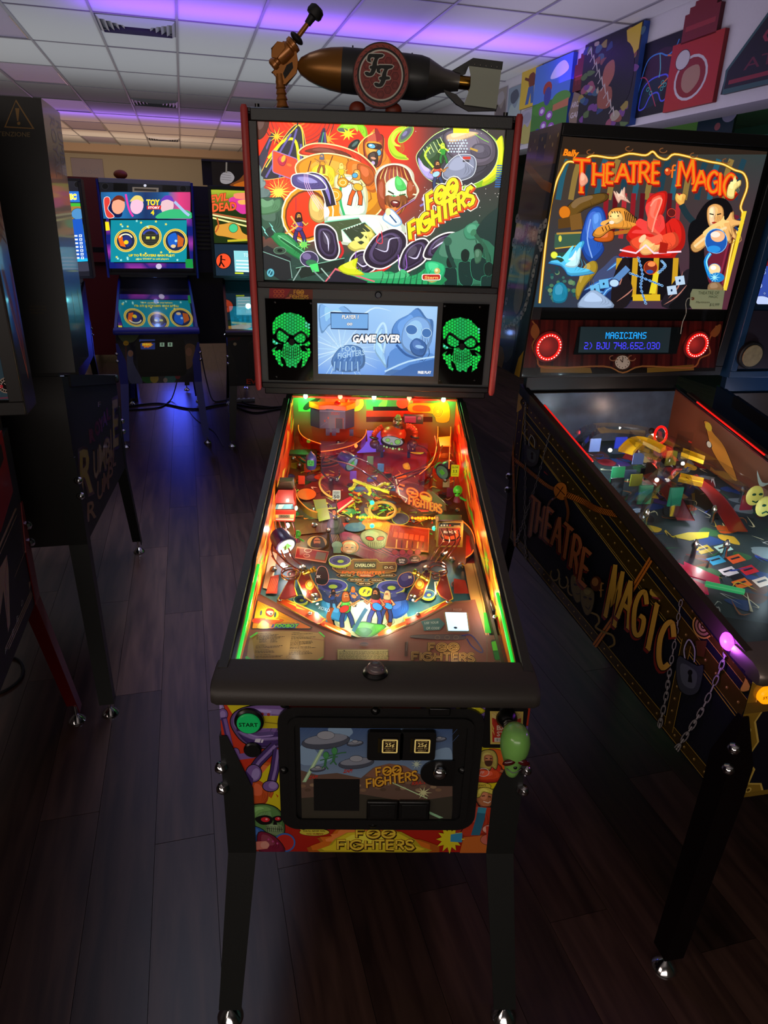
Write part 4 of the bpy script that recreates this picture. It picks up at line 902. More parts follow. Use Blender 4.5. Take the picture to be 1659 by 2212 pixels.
    a.blob([(640,1470),(680,1440),(720,1470),(760,1420),(720,1390),(790,1380),(740,1340),(800,1400),(770,1440),(810,1490),(790,1520),(730,1490),(680,1500)],'f0e070','8a8a30',3,sm=3)
    # purple machine hands
    hands(a,[(330,1100),(410,1060),(480,1080),(520,1150),(540,1230)],56,'8a7ac8'); a.blob([(305,1075),(320,1045),(400,1040),(470,1070),(510,1120),(470,1130),(380,1130),(320,1110)],'564a88','fffff0',6,sm=5); a.blob([(340,1060),(410,1060),(460,1090),(380,1090)],'a098d8',0,0)
    for k in range(3):a.line([(380+k*10,1040),(390+k*12,1120),(470+k*14,1250)],3,'f0c0e8',sm=4)
    def pod(pts,hl):
        a.blob(pts,'2a2030','fff8f0',8,sm=6); cx=sum(p[0] for p in pts)/len(pts); cy=sum(p[1] for p in pts)/len(pts)
        a.blob([(cx+(x-cx)*.8,cy+(y-cy)*.82) for x,y in pts],'5a4a6e',0,0,sm=6); a.blob([(cx+(x-cx)*.62,cy+(y-cy)*.7) for x,y in pts],'362a40',0,0,sm=6); a.line(hl,9,'d8d0f0',sm=5,taper=2)
    pod([(450,1360),(510,1345),(560,1380),(575,1430),(585,1500),(560,1545),(500,1540),(455,1480)],[(490,1380),(520,1430),(525,1500)])
    a.line([(590,1440),(610,1500),(590,1540)],14,'d02828',sm=4)
    pod([(655,1560),(690,1510),(750,1500),(800,1540),(800,1600),(730,1640),(670,1620)],[(690,1560),(730,1590),(770,1570)])
    a.line([(760,1640),(880,1590),(990,1440)],22,'e02820',sm=4)
    pod([(740,1520),(790,1430),(860,1380),(930,1370),(985,1420),(975,1500),(920,1560),(840,1600),(765,1580)],[(800,1480),(870,1500),(890,1430),(950,1420)])
    a.line([(960,1640),(1060,1580),(1130,1500)],14,'e03a28',sm=4)
    pod([(950,1570),(980,1490),(1040,1440),(1100,1430),(1128,1480),(1090,1560),(1010,1610),(960,1620)],[(1000,1530),(1050,1540),(1080,1470)])
    pod([(1095,1530),(1130,1450),(1210,1400),(1280,1395),(1300,1440),(1240,1500),(1160,1540)],[(1140,1490),(1200,1450),(1260,1430)])
    for P in ([(830,1390),(810,1440),(845,1450),(840,1380)],[(690,1500),(680,1580),(700,1600)],[(940,1520),(950,1600),(990,1600),(985,1520)]):a.line(P,5,'9a60c8' if P[0][0] != 830 else 'e83848',sm=5)
    # green saucer with musicians, top right
    a.blob([(1100,1050),(1060,960),(1090,880),(1160,800),(1280,755),(1420,765),(1520,830),(1565,900),(1568,1000),(1500,1090),(1350,1130),(1200,1100)],'a8e818',0,0,sm=6)
    a.blob([(1560,810),(1568,960),(1540,1040),(1440,1110),(1480,1000),(1500,900)],'e8f820',0,0,sm=5)
    a.blob([(1050,950),(1085,880),(1170,800),(1300,755),(1430,770),(1520,850),(1530,950),(1480,1040),(1380,1100),(1240,1110),(1110,1060)],'3c3a46','d8f8a0',4,sm=6)
    a.blob([(1215,800),(1310,770),(1430,780),(1510,850),(1510,950),(1430,990),(1300,960),(1230,900)],'6a6070','101010',3,sm=6); a.blob([(1230,810),(1320,785),(1420,795),(1340,830),(1250,850)],'f0c898',0,0,sm=5); a.blob([(1400,860),(1480,870),(1490,930),(1420,950),(1370,910)],'544e5e',0,0)
    a.rect(1268,764,1362,795,'f0f818'); a.blob([(1060,960),(1130,850),(1200,830),(1230,900),(1190,1000),(1100,1040)],'244a20',0,0,sm=5)
    for k in range(6):a.line([(1090+k*20,890-k*14),(1110+k*22,930-k*10)],4,'e0f8a0')
    for i in range(7):
        for j in range(5):a.ell(1240+i*17+(j % 2)*8,838+j*17,6,6,'c8d8e0',n=6)
    a.blob([(1060,940),(1100,1000),(1180,1060),(1120,1070),(1070,1010)],'b8a8e8',0,0,sm=4); a.blob([(1220,1000),(1290,930),(1380,930),(1404,980),(1380,1050),(1290,1080),(1210,1060)],'8a90a8','f0f8ff',3,sm=5)
    a.rect(1325,935,1372,952,'d03828'); a.rect(1325,955,1365,968,'3a3a44'); a.poly([(1370,880),(1416,896),(1412,908),(1368,892)],'c8a040'); a.line([(1395,800),(1440,830),(1480,850)],3,'90f030',sm=3)
    a.line([(1330,845),(1300,920),(1390,1000)],3,'f0f0ff',sm=4)
    fig(a,1205,880,1.1,'30a030','c8e030','c8f060',1,'208030'); a.line([(1180,860),(1240,900)],6,'e0f840'); fig(a,1172,995,1.5,'d84020','402010','e8a058',1,'30406a','a8d8f8'); a.line([(1150,1000),(1100,930),(1130,880)],12,'d0f040',sm=4)
    a.line([(1130,1160),(1100,1210),(1070,1230)],12,'8878c0',sm=3); a.ell(1100,1180,14,24,'c8b8f8',40)
    for k in range(10):a.rect(1515+(9-k)*1.5,985+k*14,1555+(9-k)*.5,993+k*14,'2a60a0')
    rr=random.Random(5)
    for k in range(40):a.ell(rr.uniform(1010,1560),rr.choice([rr.uniform(730,800),rr.uniform(1090,1300)]),2.4,2.4,'e8e0d8',n=6)
    # crowd, bottom right, green haze
    a.blob([(1130,1560),(1220,1440),(1330,1400),(1440,1340),(1560,1290),(1560,1700),(1130,1700)],'2f6a50',0,0,sm=4); a.blob([(1330,1370),(1380,1330),(1440,1350),(1430,1420),(1350,1430)],'3f8a68',0,0); a.blob([(1400,1400),(1440,1320),(1520,1250),(1560,1250),(1560,1500),(1480,1440)],'1c3430',0,0,sm=3)
    for x,y,s in ((1340,1520,1),(1420,1490,1.15),(1250,1560,.9),(1480,1600,1.1)):
        a.blob([(x-30*s,y+170),(x-42*s,y+60*s),(x-16*s,y+40*s),(x+22*s,y+40*s),(x+44*s,y+70*s),(x+40*s,y+180)],'16302c','3fae80',1.5); a.blob([(x-22*s,y+30*s),(x-24*s,y-14*s),(x,y-34*s),(x+24*s,y-14*s),(x+18*s,y+30*s),(x,y+44*s)],'142420','2e7a5c',1.5)
    a.blob([(1394,1500),(1420,1486),(1440,1510),(1430,1560),(1400,1570)],'3f6a50',0,0); a.line([(1474,1560),(1460,1480),(1400,1400),(1390,1370)],22,'2c5a44',sm=4); a.ell(1388,1388,16,22,'3c7a58',30); a.line([(1278,1600),(1240,1510),(1230,1450)],24,'1c3c34',sm=3); a.ell(1236,1440,24,26,'2f5a48'); a.line([(1050,1700),(1060,1610),(1090,1590)],16,'1c4434',sm=3)
    a.blob([(620,1600),(680,1640),(760,1640),(900,1620),(960,1660),(1080,1640),(1150,1600),(1200,1700),(600,1700)],'2aa060',0,0,sm=3); a.blob([(1100,1570),(1160,1560),(1220,1590),(1200,1660),(1120,1650)],'30b878',0,0,sm=3)
    for k in range(9):a.line([(830+k*36,1700),(850+k*34,1640),(840+k*38,1600)],8,'1c5a3c',sm=3,taper=1)
    # wreckage, bottom left
    a.poly([(130,1480),(160,1465),(300,1540),(310,1660),(250,1680),(130,1600)],'26282a'); a.line([(130,1500),(295,1560),(308,1660)],4,'8ab8a8'); a.poly([(330,1600),(620,1540),(620,1600),(360,1660)],'222c26'); a.line([(330,1600),(620,1540)],4,'8ac8a8')
    a.blob([(180,1400),(260,1390),(330,1440),(400,1520),(380,1560),(300,1520),(220,1460)],'2f8a4c',0,0,sm=3); a.line([(240,1420),(390,1530)],16,'1f5c34'); a.line([(225,1405),(380,1505)],4,'90e8a8'); a.ell(375,1460,22,16,'d8f060'); a.burst(378,1460,14,44,9,'70d860')
    a.ell(410,1545,52,44,'403858',10,out='d8d0e8',ow=4); a.ell(425,1570,36,20,'3a7a50',10); a.ell(395,1530,26,20,'7a6a98',10); a.poly([(410,1580),(460,1570),(470,1620),(430,1624)],'50e070')
    a.line([(360,1600),(300,1700)],7,'90a8a0'); a.line([(430,1610),(520,1700)],8,'7a9a90'); a.line([(480,1600),(560,1690)],7,'a8c8b8'); a.line([(500,1690),(565,1605),(800,1680)],8,'e06878'); a.poly([(510,1690),(568,1612),(760,1680),(740,1700)],'282430')
    a.blob([(650,1560),(700,1540),(690,1600),(740,1640),(640,1640),(580,1600)],'d8e028',0,0,sm=3); a.ell(235,1495,36,20,'3c5040',out='80b090',ow=2); a.ell(235,1495,16,10,'141c18')
    a.poly([(130,1380),(180,1350),(200,1400),(150,1430)],'2c3c34')
    for q in ((146,1380),(190,1360)):a.bolt(q[0],q[1],80,20,'90e8d8',60)
    # slanted band logo
    ax,ay=(.905,-.43),(-.08,-1)
    band_logo(a,(1118,1255,92,205,(.86,-.52),ay),(1012,1428,96,440,(.86,-.50),ay),[('f8f8e0',56,6,8),('2a0c04',44,6,8),('c83014',36,10,12),('e86a18',30,5,6),('401408',29,0,0),('f8e020',22,0,0)])
    for k in range(50):x,y=rr.uniform(560,1000),rr.uniform(1290,1460); a.line([(x,y),(x+rr.uniform(-36,36),y+rr.uniform(-18,18))],rr.uniform(2,5),rr.choice(['ffffff','b0e8c0','f0e080','587050','e8a060']),taper=2)
    for k in range(34):x,y=rr.uniform(1180,1540),rr.uniform(1430,1690); a.line([(x,y),(x+rr.uniform(-10,24),y+rr.uniform(-40,10))],rr.uniform(2,4),rr.choice(['48b888','0c2420','2a7a5a','70c8a0']),sm=0,taper=2)
    # maker's oval and seal
    a.ell(180,1627,21,24,'60b0c0',out='206070',ow=2); a.ell(180,1627,13,15,'205868'); a.line([(172,1640),(186,1612)],4,'90d8e0')
    a.poly(rr_(1080,1634,1194,1672,12),'f0f0e0'); a.poly(rr_(1085,1638,1190,1668,10),'b82820'); a.text('Stern',1096,1663,17,'f0b060',w=82,slant=.1,off=.03); a.poly([(1108,1674),(1172,1676),(1140,1686)],'c0a060'); a.ell(1172,1616,18,18,'c8b060'); a.ell(1168,1612,9,9,'f0e8b0')
    a.text('FOO FIGHTERS PINBALL',780,1672,7,'6a9a70',w=80)
def rr_(x0,y0,x1,y1,r,sk=0.0):
    return [(x,y+(x-x0)*sk) for x,y in rrect(x0,x1,y0,y1,r,4)]
a=pxart(F,F.bb(0,.003,F.Zb),(0,-1,-TI),T1,step=6e-6)
a.clip=crop_of(F,[F.bb(x,.003,z) for x,z in ((-.322,zt_+.004),(.322,zt_+.004),(.322,zm),(-.322,zm))],T1)
a.auto=34; translite(a); a.build('translite',LIT,F)
# LCD
SC=(520,600,2.765)
b=MB(xf); b.box(-.186,.186,-.008,-.005,F.Zb+.030,zb_-.028); b.build('screen_bezel',mat('bezel','26282a',.35),F,smooth=False)
def screen(a):
    a.grad(455,145,1180,590,14,9,lambda u,v:lerp(lerp(hx('a8d4ff'),hx('5a94e8'),v),hx('d8f4ff'),.55*math.exp(-((u-.22)**2+(v-.62)**2)*14)+.3*math.exp(-((u-.78)**2+(v-.25)**2)*20)))
    rr=random.Random(9)
    for k in range(22):
        t=k*2*PI/22+rr.random()*.2; a.line([(600,430),(600+math.cos(t)*260,430+math.sin(t)*200)],9,('d0ecff','b8e0ff')[k % 2],taper=1)
    a.blob([(470,160),(560,200),(620,170),(700,260),(640,300),(540,280),(480,330)],'86b8f0',0,0); a.line([(470,240),(560,200),(700,230),(800,180),(900,200)],10,'d8f2ff',sm=4,taper=2)
    a.blob([(540,500),(590,420),(660,400),(730,430),(740,520),(680,560),(580,556)],'5a86c0',0,0)
    for k in range(5):a.line([(560+k*36,560),(566+k*34,500),(590+k*30,470)],20,'4a76b4',sm=3); a.line([(556+k*36,556),(562+k*34,500)],5,'b8e0ff',sm=3)
    a.text('FOO',604,440,34,'b8dcf8',w=86,off=.01,slant=-.1); a.text('FIGHTERS',580,484,34,'b8dcf8',w=160,off=.01,ax=(1,-.15)); a.text('MUSIC',540,410,24,'a8d0f4',w=80,ax=(1,-.2))
    a.blob([(870,560),(880,470),(930,420),(900,330),(930,260),(1000,220),(1060,180),(1110,240),(1150,260),(1140,380),(1100,470),(1170,480),(1170,580),(880,580)],'5f92d8',0,0,sm=4)
    a.blob([(980,280),(1060,230),(1130,270),(1140,370),(1090,470),(1020,460),(960,400)],'88b4ec',0,0,sm=4); a.ell(1020,310,34,28,'4a78b8',10,out='c8e8ff',ow=3); a.ell(1110,330,28,26,'4a78b8',10,out='c8e8ff',ow=3); a.blob([(1010,400),(1050,360),(1110,400),(1090,470),(1030,456)],'426aa8',0,0); a.ell(1068,412,26,10,'9cc8f4',10)
    a.line([(930,400),(990,460),(1090,490)],14,'3a64a4',sm=4); a.line([(860,560),(1000,500),(1168,470)],10,'c0e4ff',sm=3); a.line([(800,430),(810,330),(850,270),(870,330),(850,450)],12,'c8ecff',sm=5); a.poly([(880,590),(1010,520),(1175,480),(1175,590)],'3f6cae'); a.blob([(850,300),(830,380),(860,480),(870,540),(840,500),(800,430),(820,330)],'a8d8ff',0,0)
    a.poly([(538,208),(762,214),(760,308),(540,304)],'7ab0ea'); a.line([(538,208),(762,214),(760,308),(540,304)],5,'1a2c50',closed=True)
    for t,x,y,h,w in (('PLAYER 1',604,244,22,98),('00',634,284,16,32)):a.text(t,x,y,h,'ffffff',w=w,out='16284c',ow=.05,off=.03,slant=.1)
    a.text('GAME OVER',666,384,44,'ffffff',w=288,out='101c38',ow=.09,off=.045,slant=.12); a.text('FREE PLAY',1058,572,15,'ffffff',w=80,off=.05,out='3a68a8',ow=.05)
a=pxart(F,F.bb(0,-.0085,F.Zb),(0,-1,-TI),SC); z0,z1=F.bhit(812,809).z,F.bhit(815,658).z
a.clip=crop_of(F,[F.bb(x,-.0085,z) for x,z in ((-.171,z1),(.171,z1),(.171,z0),(-.171,z0))],SC); a.auto=60; screen(a); a.build('screen',LITS,F)
# skull speaker plates
SK=(550,640,11.06)
def inpoly(x,y,P):
    c=False
    for i in range(len(P)):
        (x1,y1),(x2,y2)=P[i],P[i-1]
        if (y1>y) != (y2>y) and x<(x2-x1)*(y-y1)/(y2-y1)+x1:c=not c
    return c
def skull(a,dx=0,dy=0,k=1.0,flip=False):
    G1,G2,GD='10e050','30c890','04481c'
    T=lambda P:[((x-870)*k+870+dx,(y-1050)*k+1050+dy) for x,y in P]
    cran=T([(440,920),(424,800),(430,640),(520,500),(660,420),(860,385),(1050,440),(1200,550),(1300,680),(1305,960),(1280,985),(1220,900),(1120,835),(1040,850),(930,935),(860,920),(800,890),(700,790),(620,745),(540,790),(480,900)])
    eyel=T([(535,1010),(530,900),(580,815),(640,830),(760,930),(820,980),(740,1100),(620,1080)]); eyer=T([(950,985),(1050,900),(1130,880),(1200,930),(1225,1020),(1170,1100),(1040,1110),(980,1060)])
    jaw=T([(640,1340),(700,1140),(800,1110),(860,1170),(930,1150),(1060,1150),(1140,1330),(1140,1440),(1090,1540),(1020,1620),(1000,1710),(900,1660),(800,1690),(760,1640),(720,1520),(650,1430)])
    cl=T([(405,1290),(450,1240),(530,1200),(470,1300),(610,1290),(625,1500),(670,1690),(570,1620),(500,1450)]); crr=T([(1355,1330),(1290,1260),(1200,1225),(1270,1320),(1145,1310),(1160,1480),(1115,1710),(1210,1640),(1280,1480)])
    chl=T([(430,1010),(560,1110),(660,1140),(560,1130),(490,1160),(425,1110)]); chr_=T([(1300,1060),(1335,1140),(1280,1200),(1200,1170),(1040,1170),(1200,1130)])
    shapes=(cran,eyel,eyer,jaw,cl,crr,chl,chr_)
    for P in shapes:a.poly(P,'0a7a30')
    rx=34*k
    for r in range(40):
        for c in range(16):
            x=400+dx+c*64*k+0; y=380+dy+r*74*k*1.0/1+(37*k if c % 2 else 0)
            if y>1720+dy+40:continue
            for P in shapes:
                if inpoly(x,y,P):
                    u=(x-dx-400)/960; v=(y-dy-380)/1340; b=abs(u-.5)*2
                    col=lerp(hx('18b060'),hx('08f040'),min(1,b*1.1)) if not (u>.86 and v<.3) else hx('58d8b0')
                    if P in (chl,):col=hx('50e8c8')
                    a.ell(x,y,rx*.86,rx*.86,col,30,6); break
    for P in ([(580,640),(600,760)],[(740,660),(800,860)],[(930,860),(900,930)]):a.line(T(P),9,'031a0a',taper=1)
    for i in range(9):
        x=690+i*48; a.line(T([(x,1220+abs(i-4)*-8),(x-6+(i-4)*2,1470-abs(i-4)*14)]),13,'031008')
    for yy in (1300,1370,1440):a.line(T([(650,yy-40),(760,yy+20),(900,yy+40),(1030,yy+20),(1130,yy-40)]),11,'031008',sm=4)
    a.poly(T([(850,1010),(930,1020),(960,1100),(900,1190),(860,1150),(810,1120)]),'020402'); a.line(T([(500,880),(560,780),(620,765),(700,830),(830,930)]),34,'020402',sm=4); a.line(T([(930,950),(1010,890),(1110,840),(1180,880),(1260,990)]),34,'020402',sm=4)
SPK=art_mat('lit_speaker',0.95,.25)
for n_,(dx,dy,k,xs) in enumerate(((0,0,1,(-.318,-.186)),(4068,112,.99,(.186,.318)))):
    b=MB(xf); b.box(xs[0],xs[1],-.011,-.006,F.Zb+.024,zb_-.028); pl_=b.build('speaker_plate',mat('gloss_black_plate','050505',.08),F,smooth=False,label='gloss black plate with a green glowing skull cut-out')
    for px,py in (((594,653),(671,655),(597,814),(670,816)) if n_==0 else ((961,661),(1037,663),(950,822),(1025,822))):
        q=F.bhit(px,py,-.011); MB().ball(q,.0035,1,.5,1,8,6).build('plate_screw',BLACKP,pl_)
    a=pxart(F,F.bb(0,-.0112,F.Zb),(0,-1,-TI),SK); skull(a,dx,dy,k); a.build('skull_grille',SPK,pl_)
q=F.bhit(817,637,-.008); MB().lathe(F.bb(q.x,-.006,q.z),F.bb(q.x,-.014,q.z),[(0,.0095),(.7,.0095),(1,.007)],18).cyl(F.bb(q.x,-.013,q.z),F.bb(q.x,-.016,q.z),.004,12).build('head_lock',mat('dark_steel','3a3c40',.3,1.0),F)
a=pxart(F,F.bb(0,-.0066,F.Zb),(0,-1,-TI),SC)
a.poly([(172,62),(430,70),(430,138),(168,130)],'8a2028'); a.poly([(300,66),(430,70),(430,138),(260,134)],'6a3020');
for k in range(3):
    for j in range(2):a.ring(206+k*22,82+j*26,9,9,3,'c86030')
strokes(a,'FOO',318,98,24,(1,0),(0,-1),0,[('c8902c',5,0,0)],width=58); strokes(a,'FIGHTERS',294,122,20,(1,.03),(0,-1),0,[('c8902c',4,0,0)],gap=.2,width=110); a.rect(312,124,380,133,'c0a030'); a.poly([(268,120),(300,110),(290,134),(262,134)],'c86a50')
a.build('card_sticker',ART,F)
# ---------------------------------------------------------------- bomb topper on the head
tp=Mach('machine_topper',0,0,0); tp.e.location=(0,0,0)
TY=F.Yb-TI*(F.Zt-F.Zb)+.10
def tq(px,py,y=TY):return F.hit(px,py,(0,y,0),(0,1,0))
tz0=F.Zt+.001
tp.e.location=Vector((0,TY,tz0))
def TS(o):o.location=o.location-tp.e.location; return o
tag(tp.e,'bronze-nosed bomb with round red emblem and a toy ray gun, standing on the centre machine','topper')
BRONZE=mat('bronze_paint','8a5a20',.35,.55,bump=.05,nscale=300); GUNM=mat('gunmetal_paint','3c3d3c',.38,.5); COPR=mat('copper_paint','a8682a',.32,.5,coat=.3); MSIL=mat('dull_silver','8a8680',.3,.9)
nose,tail=tq(641,142),tq(1082,187)
ax_=(tail-nose); Lb=ax_.length
def tprof(*pr):return [((px-641)/441.0,r) for px,r in pr]
k_=1/840.0
TS(MB().lathe(nose,tail,tprof((641,.005),(650,.020),(668,.032),(690,.042),(712,.048),(738,.0515)),32).build('bomb_nose',BRONZE,tp))
TS(MB().lathe(nose,tail,tprof((738,.0517),(775,.0525),(870,.0525),(905,.0515),(922,.047)),32).build('bomb_body',GUNM,tp))
TS(MB().lathe(nose,tail,tprof((922,.047),(955,.028),(985,.0215),(990,.021)),32).build('bomb_tail_cone',MSIL,tp))
TS(MB().lathe(nose,tail,tprof((990,.016),(1012,.016),(1016,.024),(1024,.024)),24).build('tail_nozzle',mat('brass','a87c30',.22,1.0),tp))
def slab(name,pts,y0,y1,m,bev=.0015):
    P=[tq(px,py,TY+(y0+y1)/2) for px,py in pts]
    return TS(MB().prism([(p.x,p.z) for p in P],lambda x,z,t:Vector((x,t,z)),TY+y0,TY+y1).build(name,m,tp,bev=bev))
slab('tail_fin',[(968,158),(1022,127),(1085,135),(1083,150),(1012,143),(1004,160),(992,165)],-.004,.004,GUNM)
slab('tail_fin',[(960,196),(985,205),(1005,226),(1074,228),(1071,240),(1012,240),(985,226),(965,206)],-.02,-.012,mat('fin_dark','2c2826',.45))
b=MB(); vs=[]
for j,t in enumerate((-.004,.0)):
    for px,py in ((1012,142),(1083,151),(1072,235),(1002,226),(1010,205),(1016,185),(1017,165)):vs.append(tq(px,py,TY-.045+t))
n=7; b.add(vs,[tuple(range(n)),tuple(reversed(range(n,2*n)))]+[(i,(i+1) % n,(i+1) % n+n,i+n) for i in range(n)]); TS(b.build('tail_shroud',mat('pale_grey_plastic','9aa090',.5),tp))
for k in range(5):
    q=tq(1026+k*12,139+k*1.4,TY-.005); TS(MB().ball(q,.0022,1,.5,1,8,5).build('rivet',MSIL,tp))
for px,py in ((762,110),(890,126)):
    q=tq(px,py); TS(MB().cyl(q,q+Vector((0,0,.012)),.0018,8).build('hanging_lug',BLACKP,tp))
# round emblem
EY=TY-.062; ec=tq(823,163,EY); er=.0735*.985
TS(MB().lathe(ec+Vector((0,.018,0)),ec,[(0,er),(.85,er),(1,er-.002)],48).build('emblem_disc',mat('emblem_red','8a3a34',.5),tp))
a=Art(lambda u,v:ec+Vector((u*er,-.0004,v*er)),(0,-1,0),step=1.2e-5)
a.ell(0,0,1,1,'2a1c18',n=48); a.ell(0,0,.96,.96,'96443c',n=48); a.ell(0,0,.84,.84,'1c1412',n=48); a.ell(0,0,.775,.775,'c8c4b8',n=48); a.ell(0,0,.725,.725,'8c3834',n=48)
for k in range(26):t=2*PI*k/26; a.line([(math.cos(t)*.86,math.sin(t)*.86),(math.cos(t+.1)*.90,math.sin(t+.1)*.90)],.02,'3a1c18')
for i in range(-4,5):
    for j in range(-3,4):
        x,y=i*.25,j*.29+(.145 if i % 2 else 0)
        if x*x+y*y<.36:a.ring(x,y,.12,.12,.022,'5a201e',0,0,360,6); a.ring(x,y,.07,.07,.014,'6a2826',0,0,360,6)
FS=[[(-.40,.26),(-.36,.42),(-.22,.44),(.12,.44),(.10,.38),(-.02,.34),(-.08,.22),(-.10,.02),(-.22,-.18),(-.40,-.20),(-.48,-.12),(-.40,-.10),(-.30,-.12),(-.24,.02),(-.20,.20),(-.14,.34),(-.26,.36),(-.32,.30),(-.30,.22)],[(-.28,.08),(.0,.10),(.02,.04),(-.28,.02)]]
for dx,dy in ((-.08,.18),(.26,-.14)):
    for P in FS:a.line([(x+dx,y+dy) for x,y in P],.085,'c8c4b8',closed=True,sm=3)
for dx,dy in ((-.08,.18),(.26,-.14)):
    for P in FS:a.poly([(x+dx,y+dy) for x,y in P],'141614',3); a.line([(x+dx,y+dy) for x,y in P],.03,'141614',closed=True,sm=3)
TS(a.build('emblem_print',ART,tp))
for x in (-.06,.035):TS(MB().ball((ec.x+x,TY-.03,tz0+.012),.02,1.1,.8,.9).build('emblem_foot',mat('rust_red','7a2c14',.5),tp))
# ray gun
g0,g1=tq(588,145),tq(637,92)
TS(MB().lathe(g0,g1,[(0,.012),(.05,.0165),(.16,.0165),(.18,.013),(.26,.013),(.3,.0195),(.42,.022),(.75,.022),(.8,.0175),(.84,.0175),(.86,.0205),(.97,.0205),(1,.016)],24).build('gun_barrel',COPR,tp))
g2,g3,g4=tq(636,90),tq(664,52),tq(683,24)
TS(MB().cyl(g2,g3,.0062,14).build('gun_rod',COPR,tp)); d_=(g3-g2).normalized()
TS(MB().ball(tq(641,83),.0195,1,1,.45,18,10,M=d_.to_track_quat('Z','Y').to_matrix()).build('rubber_disc',mat('black_rubber','0c0c0c',.6),tp))
TS(MB().lathe(g3,g4,[(0,.0085),(.35,.0095),(.55,.0105),(.62,.0185),(.8,.021),(1.15,.019),(1.3,.012)],20).build('gun_tip',mat('black_rubber','0c0c0c',.6),tp))
slab('gun_frame',[(588,157),(612,133),(630,108),(640,112),(645,138),(640,158),(618,184),(611,182),(600,170)],-.008,.008,COPR)
slab('gun_trigger_shade',[(612,160),(620,142),(632,135),(634,148),(622,165),(616,172)],-.0088,.0088,mat('shadow_brown','1c120a',.7),0)  # solid dark slab, painted shade of the trigger opening
gb,gt=tq(611,238),tq(604,160)
TS(MB().lathe(gt,gb,[(0,.011),(.15,.0115),(.22,.0125),(.30,.0115),(.38,.0135),(.42,.0115),(.54,.0145),(.58,.012),(.70,.0155),(.74,.013),(.9,.0165),(.94,.0145),(1,.015)],20).build('gun_grip',COPR,tp))
q=tq(612,238); TS(MB().lathe((q.x,TY,tz0),(q.x,TY,tz0+.014),[(0,.016),(1,.015)],18).build('gun_base',BLACKP,tp))
q=tq(605,112,TY-.02)
TS(MB().prism([(p.x,p.z) for p in (tq(587,105,TY-.02),tq(600,92,TY-.02),tq(612,94,TY-.02),tq(614,104,TY-.02),tq(598,124,TY-.02),tq(588,122,TY-.02))],lambda x,z,t:Vector((x,t,z)),TY-.024,TY-.012).build('gun_side_plate',COPR,tp,bev=.002))
